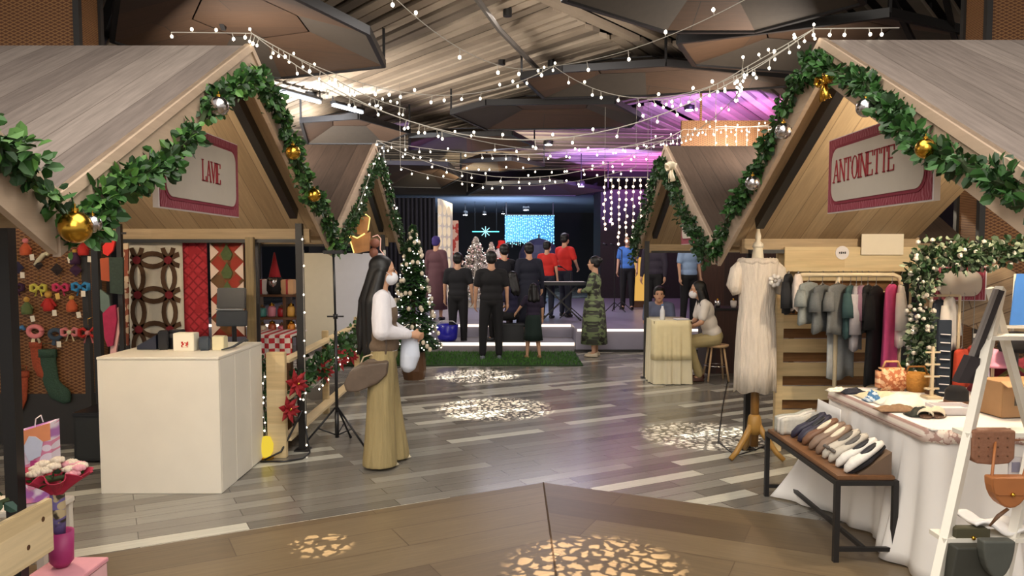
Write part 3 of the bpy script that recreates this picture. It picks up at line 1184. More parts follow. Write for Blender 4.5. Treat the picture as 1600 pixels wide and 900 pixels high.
def icicles(label, x0, x1, y, z, n, lo, hi, m, seed, r=.013, step=.09):
    rnd = random.Random(seed)
    t = thing('icicle_light_curtain', label, 'string lights', (x0, y, z))
    mb = MB()
    mb.tube([(x0, y, z), (x1, y, z)], .006, 5)
    for xx in (x0, x1): mb.tube([(xx, y, z), (xx, y, 4.4)], .004, 4)
    me = bulb_mesh(r, m)
    bulbs = []
    for i in range(n):
        x = x0 + (x1 - x0) * i / max(1, n - 1)
        ln = rnd.uniform(lo, hi)
        mb.tube([(x, y, z), (x, y, z - ln)], .004, 4)
        k = 0.05
        while k < ln:
            bulbs.append((x + rnd.uniform(-.02, .02), y - .01, z - k))
            k += step * rnd.uniform(.7, 1.3)
    mb.build('cable', m_cable, t, world=True)
    rnd.shuffle(bulbs)
    for q in bulbs[:98]:
        o = bpy.data.objects.new('bulb', me)
        o.location = Vector(q) - t.location
        o.parent = t
        C.objects.link(o)
    if len(bulbs) > 98:
        mb = MB()
        for q in bulbs[98:]:
            mb.ball(q, r, 1)
        o = mb.build('bulb', m, t, world=True)
        o['kind'] = 'stuff'


m_warmb = glow('icicle_bulb_warm', 'ffdcc0', 4)
a = at(945, 277, y=13.0)
b = at(1012, 277, y=13.0)
icicles('curtain of warm hanging lights left of the second right stall', a.x, b.x, 13.0, a.z, 7, .8, 1.35, m_warmb, 1, .02, .1)
a = at(1118, 198, y=11.7)
b = at(1250, 192, y=11.7)
icicles('row of short icicle lights over the second right stall roof', a.x, b.x, 11.7, a.z, 9, .25, .5, m_warmb, 2, .014, .1)

# ------------------------------------------------------------------ lamps seen at the ceiling
m_lamp = glow('ceiling_lamp_face', 'f4f6ff', 30)


def downlight(label, px, py, y, r=.07, ln=.0):
    p = at(px, py, y=y)
    t = thing('ceiling_spotlight', label, 'ceiling light', p)
    mb = MB()
    mb.lathe([(r * .9, 0), (r * 1.15, .02), (r * 1.15, .12), (r * .6, .16)], p, 16)
    mb.build('housing', m_black, t, True, world=True)
    mb = MB()
    mb.lathe([(r * .1, -.012), (r * .85, -.01), (r * .85, 0.0)], p, 16)
    mb.build('lamp_face', m_lamp, t, world=True)
    top = 4.4 if y < 25 else 3.6
    if p.z + .16 < top - .02:
        mb = MB()
        mb.tube([(p.x, p.y, p.z + .15), (p.x, p.y, top)], .012, 6)
        mb.build('hanging_rod', m_black, t, world=True)


downlight('bright white spotlight nearest the LAVIE garland', 486, 155, 13.2, .085)
downlight('bright white spotlight right of the one by the LAVIE garland', 548, 170, 14.3, .085)
downlight('white spotlight in the purple lit ceiling patch', 1077, 172, 14.4, .085)
downlight('white spotlight over the aisle between the two stall rows', 857, 226, 18.8, .10)
downlight('white spotlight low over the purple glow above the stage', 908, 291, 21, .09)
downlight('brightest lamp in the far room above the blue lights', 822, 328, 30, .11)
downlight('leftmost lamp of the far room ceiling', 727, 336, 30, .09)
downlight('second lamp from the left in the far room ceiling', 757, 335, 31, .08)
downlight('small lamp left of the blue lights in the far room', 786, 334, 32, .07)

# ================================================================== LEFT STALL
m_wht = mat('white_painted_wood', 'e3ddd0', .55, var=.06, scale=5, bump=.05)
m_pine = planks('raw_pine', [(0, 'e0cba4'), (1, 'd3bc92')], 'yz', 0, .14, 4, rough=.6, grain=.16, gap=0, soft=True, gscale=2)
m_pinex = planks('raw_pine_x', [(0, 'dcc79c'), (1, 'ceb486')], 'xz', 0, .14, 4, rough=.6, grain=.16, gap=0, soft=True, gscale=2)
m_brownw = mat('brown_stained_wood', '5a3b22', .5, var=.25, scale=20)
m_blackp = mat('black_plastic', '17171b', .35, var=.1)
m_dgrey = mat('dark_grey_fabric', '3a3c3e', .8)

# white counter: boxed body of butted panels with an overhanging-free top
t = thing('display_counter', 'large white painted wooden counter under the LAVIE stall', 'counter', (-2.4, 5.62, 0))
X0, X1, Y0, Y1, H = -2.83, -2.0, 5.2, 6.08, .93
mb = MB(); mb.box(((X0 + X1) / 2, Y0 + .01, H / 2), (X1 - X0, .02, H), bevel=.003); mb.build('front_panel', m_wht, t, world=True)
for i, (a, b) in enumerate(((Y0 + .022, Y0 + .30), (Y0 + .304, Y0 + .62), (Y0 + .624, Y1))):
    mb = MB(); mb.box((X1 - .01, (a + b) / 2, H / 2 + .002 * i), (.02, b - a, H - .004 * i), bevel=.003); mb.build('side_panel', m_wht, t, world=True)
mb = MB(); mb.box((X0 + .01, (Y0 + Y1) / 2 + .011, H / 2), (.02, Y1 - Y0 - .024, H), bevel=.003); mb.build('side_panel', m_wht, t, world=True)
mb = MB(); mb.box(((X0 + X1) / 2, Y1 + .01, H / 2), (X1 - X0, .02, H), bevel=.003); mb.build('back_panel', m_wht, t, world=True)
mb = MB(); mb.box(((X0 + X1) / 2, (Y0 + Y1) / 2 + .01, H + .009), (X1 - X0 + .004, Y1 - Y0 + .03, .018), bevel=.003); mb.build('top', m_wht, t, world=True)
TOP = H + .018

# things on the counter
t = thing('card_terminal', 'dark card reader with a curved cradle on the left of the counter top', 'card reader', (-2.62, 5.62, TOP))
mb = MB(); mb.prism([(-2.74, 5.58, TOP + .004), (-2.60, 5.58, TOP + .004), (-2.60, 5.58, TOP + .11), (-2.66, 5.58, TOP + .075), (-2.74, 5.58, TOP + .03)], (0, .09, 0)); mb.build('body', mat('bluish_black_plastic', '242838', .3), t, world=True)
mb = MB(); mb.box((-2.56, 5.62, TOP + .07), (.07, .09, .14), (0, 0, .3), .008); mb.build('cradle', m_blackp, t, world=True)
t = thing('payment_box', 'black box beside the dark card reader on the counter', 'box', (-2.5, 5.66, TOP))
mb = MB(); mb.box((-2.49, 5.68, TOP + .07), (.09, .1, .14), bevel=.006); mb.build('body', m_blackp, t, world=True)
mb = MB(); mb.box((-2.49, 5.625, TOP + .1), (.06, .006, .03)); mb.build('slot_plate', m_dgrey, t, world=True)
t = thing('paper_box', 'white paper box with red print in the middle of the counter top', 'box', (-2.37, 5.55, TOP))
mb = MB(); mb.box((-2.37, 5.56, TOP + .065), (.15, .1, .13), bevel=.004); mb.build('body', mat('white_card', 'e8e2cf', .6, var=.03), t, world=True)
mb = MB(); mb.box((-2.36, 5.507, TOP + .05), (.05, .003, .04)); mb.build('print', pattern('red_print', 'blob', 'e8e2cf', 'b3332a', None, 'xz', 60), t, world=True)
t = thing('tape_dispenser', 'dark blue grey block beside the white paper box on the counter', 'dispenser', (-2.22, 5.6, TOP))
mb = MB(); mb.box((-2.24, 5.58, TOP + .05), (.08, .09, .1), (0, 0, .2), .012); mb.build('body', mat('slate_plastic', '39424c', .4), t, world=True)
t = thing('cream_carton', 'small cream carton right of the dark blue grey block on the counter', 'box', (-2.15, 5.6, TOP))
mb = MB(); mb.box((-2.14, 5.6, TOP + .05), (.09, .07, .1), (0, 0, -.1), .004); mb.build('body', mat('cream_card', 'dcd3ae', .6), t, world=True)
mb = MB(); mb.box((-2.14, 5.6, TOP + .103), (.092, .03, .004), (0, 0, -.1)); mb.build('tape', mat('clear_tape', 'b9b296', .3), t, world=True)
mb = MB(); mb.tube([(-2.09, 5.5, TOP + .012), (-2.05, 5.62, TOP + .02), (-2.03, 5.8, TOP + .05), (-2.06, 5.95, TOP + .03), (-2.1, 6.02, TOP + .012)], [.008, .012, .014, .012, .006], 8, flat=.6)
tag(mb.build('carry_strap', m_dgrey, smooth=True), 'grey strap lying at the right end of the counter top', 'strap')
# point of sale screen behind the counter
t = thing('sales_monitor', 'black sales monitor with a lower screen in front of the patterned quilt', 'monitor', (-2.62, 6.2, 0))
px0 = at(362, 470, y=6.3)
mb = MB(); mb.box((px0.x, 6.3, at(362, 466, y=6.3).z), (.235, .03, .17), (R(-8), 0, 0), .006); mb.build('upper_screen', m_blackp, t, world=True)
mb = MB(); mb.box((px0.x + .01, 6.27, at(362, 497, y=6.3).z), (.25, .03, .13), (R(-8), 0, 0), .006); mb.build('lower_screen', mat('screen_slate', '22272d', .25), t, world=True)
mb = MB(); mb.box((px0.x, 6.25, at(362, 483, y=6.3).z), (.22, .012, .012)); mb.build('hinge', mat('grey_metal', '8d9296', .4, .6), t, world=True)
mb = MB(); mb.tube([(px0.x, 6.34, 1.1), (px0.x, 6.36, .02)], .02, 10); mb.lathe([(.14, 0), (.14, .02), (.02, .03)], (px0.x, 6.36, 0), 16); mb.build('stand', m_blackp, t, world=True)

# hanging textiles on a rail
def ring_quilt():
    w, h = .50, 1.12
    a = at(199, 379, y=6.62)
    x0, z1 = a.x, a.z
    t = thing('hanging_quilt', 'cream patchwork hanging with interlocking dark red and green rings', 'textile', (x0 + w / 2, 6.62, z1 - h))
    mb = MB()
    mb.sheet(lambda u, v: Vector((x0 + u * w * .94, 6.62 + .006 * math.sin(u * 20), z1 - v * h)), 16, 6)
    solid(mb.build('cloth', mat('cream_linen', 'd2cdbd', .9, var=.06, scale=40), t, True, world=True), .006)
    r, mk = .20, []
    mring = mat('ring_olive_brown', '4c3420', .9, var=.3, scale=30)
    mknot = mat('ring_dark_red', '6e1720', .9)
    for i in range(-1, 2):
        for j in range(5):
            cx, cz = x0 + .085 + (i + .5) * .27, z1 - .0 - j * .30
            pts = []
            for k in range(29):
                an = 2 * PI * k / 28
                px, pz = cx + .185 * math.cos(an), cz + .205 * math.sin(an)
                pts.append((px, pz))
            mb = MB()
            any_ = False
            r0_, r1_ = .178, .215
            for (ax, az), (bx, bz) in zip(pts[:-1], pts[1:]):
                if all(x0 + .012 < q < x0 + w * .92 for q in (ax, bx)) and all(z1 - h + .01 < q < z1 - .01 for q in (az, bz)):
                    va, vb = Vector((ax - cx, 0, az - cz)), Vector((bx - cx, 0, bz - cz))
                    cc_ = Vector((cx, 6.606, cz))
                    mb.prism([cc_ + va * .90, cc_ + vb * .90, cc_ + vb * 1.11, cc_ + va * 1.11], (0, -.004, 0))
                    any_ = True
            if any_:
                o = mb.build('ring', mring, t, world=True)
            else:
                mb.bm.free()
    for j in range(5):
        for i in (0, 1):
            cx, cz = x0 + .073 + i * .27, z1 - .0 - (j + .5) * .30
            if z1 - h < cz - .03 and cx + .04 < x0 + w:
                mb = MB(); mb.lathe([(.035, 0), (.035, .004)], (0, 0, 0), 10)
                mb.bm.transform(Matrix.Translation((cx + .012, 6.602, cz)) @ Matrix.Rotation(R(90), 4, 'X'))
                mb.build('knot_patch', mknot, t, world=True)


ring_quilt()


def hanging(label, px0, px1, py0, py1, y, m, name='hanging_quilt', cat='textile', t=.006, wave=.008, extra=None):
    a, b = at(px0, py0, y=y), at(px1, py1, y=y)
    o = thing(name, label, cat, ((a.x + b.x) / 2, y, b.z))
    mb = MB()
    mb.sheet(lambda u, v: Vector((a.x + u * (b.x - a.x), y + wave * math.sin(u * 14 + v), a.z + v * (b.z - a.z))), 14, 8)
    solid(mb.build('cloth', m, o, True, world=True), t)
    if extra: extra(o, a, b)
    return o


hanging('red lattice patterned quilt hanging behind the counter', 263, 326, 379, 526, 6.66,
        pattern('red_quilt', 'quilt', 'b8303a', '7d141c', 'a2232b', 'xz', 16, .85))


def toran(o, a, b):
    mc = mat('cream_triangle', 'e6cdbb', .9)
    mg = mat('green_motif', '55633a', .9, var=.3, scale=40)
    n = 5
    for k in range(n):
        z = a.z - (k + .5) * (a.z - b.z) / n
        hh = (a.z - b.z) / n * .5
        for s in (-1, 1):
            e = a.x + .004 if s < 0 else b.x - .004
            mb = MB(); mb.prism([(e, 6.648, z + hh * .9), (e, 6.648, z - hh * .9), (e - s * .075, 6.648, z)], (0, -.004, 0)); mb.build('triangle_patch', mc, o, world=True)
    cx = (a.x + b.x) / 2
    for k in range(3):
        z = a.z - .1 - k * .16
        mb = MB(); mb.prism([(cx, 6.648, z + .09), (cx - .05, 6.648, z), (cx - .03, 6.648, z - .05), (cx + .03, 6.648, z - .05), (cx + .05, 6.648, z)], (0, -.004, 0)); mb.build('leaf_motif', mg, o, world=True)


hanging('patchwork hanging of red diamonds and cream triangles behind the monitor', 328, 384, 379, 526, 6.66,
        pattern('rust_diamond', 'diamond', 'a33a2a', '8a5a36', '6d5030', 'xz', 9, .85), extra=toran)
mb = MB(); mb.bar((-3.4, 6.66, at(300, 374, y=6.66).z), (-2.2, 6.66, at(300, 374, y=6.66).z), .03)
for x in (-3.38, -2.22): mb.bar((x, 6.70, 0), (x, 6.70, at(300, 374, y=6.7).z + .02), .03)
tag(mb.build('hanging_rail', m_black), 'thin black rail holding up the hanging quilts', 'rail')
a = at(392, 450, y=6.5)
mb = MB(); mb.box((a.x, 6.5, .9), (.07, .05, 1.78), bevel=.004)
tag(mb.build('wooden_upright', planks('olive_pine', [(0, '8b7650'), (1, '7d6a48')], 'zx', 0, .2, 4, soft=True, gap=0)), 'plain wooden upright right of the hanging quilts', 'upright')

# narrow black stand with small hangings left of the ring quilt
a = at(186, 350, y=5.9)
t = thing('hanging_stand', 'thin black stand left of the ring quilt hung with small cloths', 'stand', (a.x, 5.9, 0))
mb = MB(); mb.box((a.x, 5.9, a.z / 2), (.035, .035, a.z)); mb.build('pole', m_black, t, world=True)
mb = MB(); mb.box((a.x, 5.9, .008), (.3, .2, .016)); mb.build('foot', m_black, t, world=True)
mb = MB(); mb.bar((a.x - .14, 5.9, a.z - .07), (a.x + .05, 5.9, a.z - .07), .016); mb.build('arm', m_black, t, world=True)


def poly_cloth(label, pts, y, m, name='hanging_cloth', cat='textile', th=.02):
    mb = MB()
    mb.prism([at(px, py, y=y) for px, py in pts], (0, th, 0))
    return tag(mb.build(name, m), label, cat)


poly_cloth('bright red cloth pouch hung highest beside the thin black stand', [(160, 385), (168, 376), (180, 375), (176, 392), (168, 400), (161, 396)], 5.86, mat('bright_red_felt', 'd02a24', .8))
poly_cloth('dark green knitted hanging on the thin black stand', [(170, 402), (192, 402), (192, 460), (172, 458)], 5.84, mat('dark_green_knit', '2d3a33', .9, var=.4, scale=60))
poly_cloth('rust coloured pouch below the bright red one', [(156, 404), (170, 402), (171, 440), (158, 438)], 5.88, mat('rust_felt', 'a04a2c', .8))
poly_cloth('grey green mitten hanging below the rust pouch', [(156, 452), (170, 462), (172, 482), (164, 492), (157, 484)], 5.88, mat('grey_green_knit', '5d6f69', .9))
poly_cloth('magenta and pink scarf hanging by the counter corner', [(160, 490), (172, 478), (180, 476), (182, 500), (176, 540), (168, 542), (163, 528)], 5.84, mat('magenta_knit', '9c2148', .85, var=.3, scale=30))
poly_cloth('pale pink scarf end behind the magenta scarf', [(174, 496), (184, 480), (186, 520), (180, 556), (172, 554)], 5.87, mat('pale_pink_cloth', 'd8a9a6', .85))
poly_cloth('cream printed cloth strip between the black stand and ring quilt', [(190, 380), (200, 380), (200, 540), (190, 540)], 6.4, pattern('cream_red_print', 'blob', 'cdb698', '8c4a34', None, 'xz', 18))

# ornaments hooked on the perforated metal column
YW = 6.6
m_tag = mat('price_tag_card', 'ece2cf', .6, var=.03)
m_tagy = mat('yellow_tag_card', 'dcb25a', .6, var=.03)
OM = {n: mat('felt_' + n, c, .85, var=.15, scale=30) for n, c in dict(red='b92a25', orange='c25a35', navy='2b2742', black='2a2120', purple='41213f', yellow='c9bf52', pink='c93a63', blue='3a8fc4', skyblue='4a7fb3', rose='d98184', green='5d6d40', teal='27404a', gold='c79c46', cream='d9cfae', slate='3d4c5c').items()}


def ornament(kind, label, px, py, m, tg=None, tdx=0, tdy=12, s=1.0, m2=None):
    c = at(px, py, y=YW - .05)
    t = thing('hanging_ornament', label, 'ornament', (c.x, YW - .05, c.z - .06))
    y = YW - .05
    P = lambda a, b, d=0: Vector((c.x + a * s, y + d, c.z + b * s))
    m2 = m2 or m
    if kind == 'doll':
        mb = MB(); mb.lathe([(.008, .05), (.03, .02), (.045, -.03), (.04, -.06)], (c.x, y, c.z), 10); mb.build('body', m, t, True, world=True)
        mb = MB(); mb.ball(P(0, .065), .024 * s, 2); mb.build('head', m2, t, True, world=True)
        for k in (-1, 1):
            mb = MB(); mb.tube([P(k * .012, .035), P(k * .04, .0), P(k * .05, -.015)], .009 * s, 6); mb.build('arm', m, t, True, world=True)
    elif kind == 'diamond':
        mb = MB(); mb.bm.verts.ensure_lookup_table()
        v = [P(0, .055), P(.055, 0), P(0, -.055), P(-.055, 0), P(0, 0, -.03), P(0, 0, .02)]
        mb.verts(v, [(0, 1, 4), (1, 2, 4), (2, 3, 4), (3, 0, 4), (1, 0, 5), (2, 1, 5), (3, 2, 5), (0, 3, 5)]); mb.build('body', m, t, world=True)
    elif kind == 'bow':
        for k in (-1, 1):
            mb = MB(); mb.tube([P(0, 0), P(k * .035, .028), P(k * .06, .02), P(k * .06, -.02), P(k * .035, -.028), P(0, 0)], [.008, .02, .022, .022, .02, .008], 7, flat=.7); mb.build('loop', m, t, True, world=True)
        mb = MB(); mb.ball(P(0, 0, -.01), .018 * s, 2); mb.build('knot', m2, t, True, world=True)
        mb = MB(); mb.tube([P(-.01, -.01), P(-.03, -.07)], [.006, .014], 6, flat=.3); mb.tube([P(.01, -.01), P(.03, -.07)], [.006, .014], 6, flat=.3); mb.build('ribbon_tail', m2, t, world=True)
    elif kind == 'cane':
        pts = [P(-.05, -.05), P(-.02, -.01), P(.02, .035), P(.05, .05), P(.065, .03)]
        mb = MB(); mb.tube(pts, [.02, .026, .026, .022, .018], 9, flat=.7); mb.build('body', m, t, True, world=True)
    elif kind == 'wreath':
        mb = MB(); mb.tube([P(.045 * math.cos(a * PI / 8), .035 * math.sin(a * PI / 8) + .01) for a in range(17)], .017 * s, 7); mb.build('ring', m, t, True, world=True)
        mb = MB(); mb.tube([P(-.01, -.02), P(-.02, -.075)], [.01, .02], 6, flat=.4); mb.tube([P(.01, -.02), P(.03, -.07)], [.01, .02], 6, flat=.4); mb.build('ribbon_tail', m2, t, world=True)
    mb = MB(); mb.tube([P(0, .055), P(0, .10)], .002, 4); mb.tube([P(0, .095), (c.x, YW + .005, c.z + .1 * s)], .002, 4); mb.build('hook', m_gold, t, world=True)
    if tg:
        q = at(px + tdx, py + tdy, y=y - .03)
        mb = MB(); mb.box((q.x, q.y, q.z), (.036, .003, .05), (0, R(random.uniform(-12, 12)), 0)); mb.build('price_tag', tg, t, world=True)


for args in [
    ('doll', 'grey green felt doll ornament at the very left of the top row', 5, 392, OM['cream'], m_tag, 1, 14),
    ('doll', 'orange felt doll ornament in the top row of the metal column', 40, 388, OM['orange'], m_tag, 10, 14, 1, OM['rose']),
    ('cane', 'cream striped stocking ornament in the top row', 64, 405, OM['cream'], None),
    ('doll', 'red felt doll ornament right of the roof tip', 130, 388, OM['red'], m_tag, 10, 17, 1, OM['gold']),
    ('doll', 'small gold headed ornament left of the red doll', 117, 402, OM['purple'], m_tag, -8, 4, .8, OM['gold']),
    ('diamond', 'navy diamond ornament with a white tag', 28, 418, OM['navy'], m_tag, 7, 12),
    ('diamond', 'black diamond ornament under the cream stocking', 60, 414, OM['black'], None, 0, 0, .8),
    ('diamond', 'black diamond ornament under the roof tip', 89, 421, OM['black']),
    ('diamond', 'dark plum diamond ornament beside the steel post', 118, 422, OM['purple']),
    ('bow', 'purple bow ornament with a yellow tag', 25, 449, OM['purple'], m_tagy, -10, 14),
    ('bow', 'yellow green bow ornament', 60, 450, OM['yellow']),
    ('bow', 'pink bow ornament with a yellow tag', 95, 449, OM['pink'], m_tagy, -5, 14),
    ('bow', 'bright blue bow ornament with a white tag', 126, 448, OM['blue'], m_tag, 4, 11, 1.1),
    ('doll', 'green and gold doll ornament in the fourth row', 42, 480, OM['green'], m_tag, 9, 18, 1, OM['gold']),
    ('doll', 'round red doll ornament in the fourth row', 76, 475, OM['red'], m_tag, 9, 14, 1.25, OM['gold']),
    ('doll', 'orange and gold doll ornament in the fourth row by the post', 112, 476, OM['orange'], m_tag, 11, 16, .9, OM['gold']),
    ('cane', 'blue felt stocking ornament at the left of the fifth row', 24, 522, OM['skyblue'], m_tag, -8, 14, 1.25),
    ('wreath', 'pink and red striped wreath ornament with white ribbon', 55, 520, OM['rose'], None, 0, 0, 1.25, OM['cream']),
    ('wreath', 'slate and grey bow wreath ornament with a white tag', 87, 524, OM['slate'], m_tag, 5, 14, 1.1),
    ('bow', 'rose and white bow ornament in the fifth row', 109, 519, OM['rose'], None, 0, 0, 1.1, OM['cream']),
    ('bow', 'red bow ornament with pink ends at the right of the fifth row', 138, 520, OM['red'], None, 0, 0, 1.25, OM['rose']),
]:
    ornament(*args)


def stocking(label, px, py, s, m, mcuff, flip=1):
    c = at(px, py, y=YW - .04)
    t = thing('christmas_stocking', label, 'stocking', (c.x, YW - .04, c.z - .2 * s))
    P = lambda a, b: Vector((c.x + flip * a * s, YW - .04, c.z + b * s))
    mb = MB()
    mb.tube([P(-.04, .16), P(-.035, .06), P(-.02, -.06), P(.02, -.13), P(.09, -.17), P(.12, -.17)], [.062 * s, .062 * s, .062 * s, .072 * s, .06 * s, .04 * s], 12, flat=.35)
    remesh(mb.build('foot', m, t, world=True), .008, 3)
    mb = MB(); mb.tube([P(-.04, .13), P(-.04, .19)], [.072 * s, .072 * s], 12, flat=.4); mb.build('cuff', mcuff, t, True, world=True)
    mb = MB(); mb.tube([P(-.08, .19), P(-.09, .23), (c.x, YW + .004, c.z + .235 * s)], .003, 4); mb.build('loop', mcuff, t, world=True)


m_gst = mat('green_tinsel_knit', '2f4a3a', .8, var=.6, scale=90, bump=.5)
m_rst = mat('rust_tinsel_knit', '9c4527', .8, var=.5, scale=90, bump=.5)
stocking('large dark green tinsel stocking on the metal column', 84, 585, 1.15, m_gst, m_gst)
stocking('rust red tinsel stocking above the large green one', 62, 562, .8, m_rst, m_rst)
stocking('rust red tinsel stocking lowest on the metal column', 28, 612, .95, m_rst, m_rst, -1)
stocking('slim dark green stocking at the left of the metal column', 24, 568, .75, m_gst, m_gst)

# black crate at the column's foot
t = thing('storage_crate', 'black storage crate on the floor between column and counter', 'crate', (-3.18, 6.2, 0))
mb = MB()
for (c, s) in (((-3.2, 5.98, .2), (.5, .02, .36)), ((-3.2, 6.36, .2), (.5, .02, .36)), ((-3.44, 6.17, .2), (.02, .4, .36)), ((-2.96, 6.17, .2), (.02, .4, .36)), ((-3.2, 6.17, .03), (.5, .4, .02))): mb.box(c, s)
mb.build('body', mat('charcoal_crate', '232526', .6), t, world=True)
mb = MB(); mb.box((-3.2, 6.17, .39), (.52, .44, .03), bevel=.01); mb.build('lid', m_blackp, t, world=True)

# low pine board fence in front of the left stall, with its own post and evergreen
t = thing('pine_fence', 'pale knotty pine board fence at the lower left corner', 'fence', (-2.0, 2.6, 0))
mb = MB(); mb.box((-1.945, 2.29, .515), (.03, 1.76, .225), bevel=.004); mb.build('rail', m_pine, t, world=True)
for y in (1.5, 2.55):
    mb = MB(); mb.box((-1.98, y, .31), (.04, .09, .62), bevel=.004); mb.build('post', m_pine, t, world=True)
rk = random.Random(5)
for (ky, kz) in ((3.0, .48), (2.72, .57), (3.1, .56), (2.6, .46)):
    mb = MB(); mb.lathe([(.011, 0), (.011, .002)], (0, 0, 0), 10); mb.bm.transform(Matrix.Translation((-1.931, ky, kz)) @ Matrix.Rotation(R(90), 4, 'Y')); mb.build('knot', m_brownw, t, world=True)
garland('evergreen_sprig', 'dark evergreen sprig resting on the pine fence at lower left', [(-1.97, 2.4, .68), (-1.97, 2.75, .665), (-1.98, 2.95, .66)], 420, .05, .07, seed=9, mats=[m_l2, mat('leaf_blue_green', '2c4a40', .6, var=.3), m_l2])

# gift bag, bouquet, flower stand
m_gift = mat('gift_paper', 'f0d9e6', .5)
t = thing('gift_bag', 'pink and orange printed gift bag behind the fence at lower left', 'gift bag', (-2.32, 3.75, 0))
ga, gb = at(22, 668, y=3.7), at(86, 658, y=3.82)
zb = .42
mb = MB()
mb.prism([(ga.x, 3.7, zb), (gb.x, 3.78, zb), (gb.x, 3.78, gb.z), (ga.x, 3.7, ga.z - .03)], (-.02, .11, 0))
mb.build('body', pattern('gift_print', 'blob', 'f1e4f4', 'e58fb4', 'b46fc0', 'xz', 12, .5), t, world=True)
mb = MB(); mb.prism([(ga.x, 3.698, ga.z - .10), (gb.x, 3.778, gb.z - .085), (gb.x, 3.778, gb.z + .001), (ga.x, 3.698, ga.z - .03)], (0, -.004, 0)); mb.build('top_band', mat('orange_pink_band', 'ee9a6a', .5, var=.15), t, world=True)
mb = MB()
mb.prism([(ga.x + (gb.x - ga.x) * u, 3.694 + .08 * u, zz) for u, zz in ((.25, .70), (.42, .755), (.6, .75), (.8, .72), (.72, .65), (.4, .63))], (0, -.004, 0)); mb.build('cloud_print', mat('pale_blue_print', 'd5dcf2', .5), t, world=True)
for u, zz, mm in ((.3, .57, 'e06aa8'), (.55, .6, 'd24a94'), (.75, .56, 'a97bd0'), (.45, .52, 'f2a0c4')):
    mb = MB(); mb.lathe([(.034, 0), (.034, .004)], (0, 0, 0), 9); mb.bm.transform(Matrix.Translation((ga.x + (gb.x - ga.x) * u, 3.692 + .08 * u, zz)) @ Matrix.Rotation(R(90), 4, 'X')); mb.build('flower_print', mat('print_' + mm, mm, .5), t, world=True)
mb = MB(); mb.tube([(ga.x + .06, 3.76, ga.z - .03), (ga.x + .07, 3.76, ga.z + .03), (gb.x - .07, 3.82, gb.z + .03), (gb.x - .06, 3.82, gb.z - .005)], .003, 5); mb.build('handle', m_white, t, world=True)
t = thing('gift_table', 'low white table standing behind the pine fence at lower left', 'table', (-2.4, 3.75, 0))
mb = MB(); mb.box((-2.48, 3.74, .4), (.48, .26, .03), bevel=.006); mb.build('top', m_wht, t, world=True)
for x in (-2.69, -2.27):
    for y in (3.63, 3.85):
        mb = MB(); mb.box((x, y, .192), (.035, .035, .384)); mb.build('leg', m_wht, t, world=True)

fc = Vector((-2.085, 3.46, .64))
t = thing('flower_bouquet', 'bouquet of white roses wrapped in crimson paper above the pine fence', 'bouquet', (fc.x, fc.y, .36))
rb = random.Random(11)
mb = MB()
mb.sheet(lambda u, v: Vector((fc.x + math.cos(u * 2 * PI) * (.025 + .115 * v ** 1.1) * (1 + .16 * math.sin(u * 2 * PI * 11) * v), fc.y + math.sin(u * 2 * PI) * (.025 + .1 * v ** 1.3) * (1 + .12 * math.sin(u * 2 * PI * 9) * v), .55 + .1 * v + .018 * math.sin(u * 2 * PI * 7) * v)), 72, 6, close=True)
solid(mb.build('ruffled_wrap', mat('crimson_crepe', 'bb2f4e', .7, var=.25, scale=30), t, world=True), .003)
mb = MB()
mb.lathe([(.028, .36), (.034, .46), (.03, .56)], (fc.x, fc.y, 0), 12)
mb.build('stem_wrap', pattern('stem_wrap_print', 'blob', 'b9a884', '6f639a', '3c3428', 'xz', 22), t, True, world=True)
m_rose = mat('cream_rose', 'ddd0bd', .7, var=.12)
for i in range(20):
    a = rb.uniform(0, 2 * PI); rr = .105 * math.sqrt(rb.random())
    c = Vector((fc.x + rr * math.cos(a), fc.y + rr * math.sin(a), .655 + .05 * (1 - rr / .12) + rb.uniform(-.01, .015)))
    mb = MB()
    for l in range(3):
        n = 5
        for k in range(n):
            an = 2 * PI * k / n + l * .6
            r1 = .008 + l * .007
            p = c + Vector((math.cos(an) * r1, math.sin(an) * r1, 0))
            mb.ball(p, (.013, .013, .018 - l * .003), 1, (0, 0, an))
    mb.build('rose', m_rose if i % 4 else mat('pink_rose', 'd99aa5', .7), t, True, world=True)
garland('foliage', None, [(fc.x - .1, fc.y - .03, .64), (fc.x, fc.y - .08, .635), (fc.x + .1, fc.y, .64), (fc.x, fc.y + .08, .64)], 90, .03, .03, seed=12, parent=t, wob=.005)
mb = MB(); mb.lathe([(.028, .212), (.05, .24), (.055, .38), (.045, .375), (.02, .30)], (fc.x + .01, fc.y, 0), 16)
tag(mb.build('flower_pot', mat('magenta_pot', '9c2c66', .5), smooth=True), 'magenta pot holding the wrapped bouquet', 'pot')
t = thing('gift_box', 'pink gift box on the floor under the magenta pot', 'box', (fc.x, fc.y, 0))
mb = MB(); mb.box((fc.x + .04, fc.y, .095), (.24, .22, .19), bevel=.004); mb.build('body', mat('pale_pink_card', 'e3b3b8', .6), t, world=True)
mb = MB(); mb.box((fc.x + .04, fc.y, .20), (.25, .23, .02), bevel=.003); mb.build('lid', mat('dusty_pink_card', 'd898a4', .6), t, world=True)

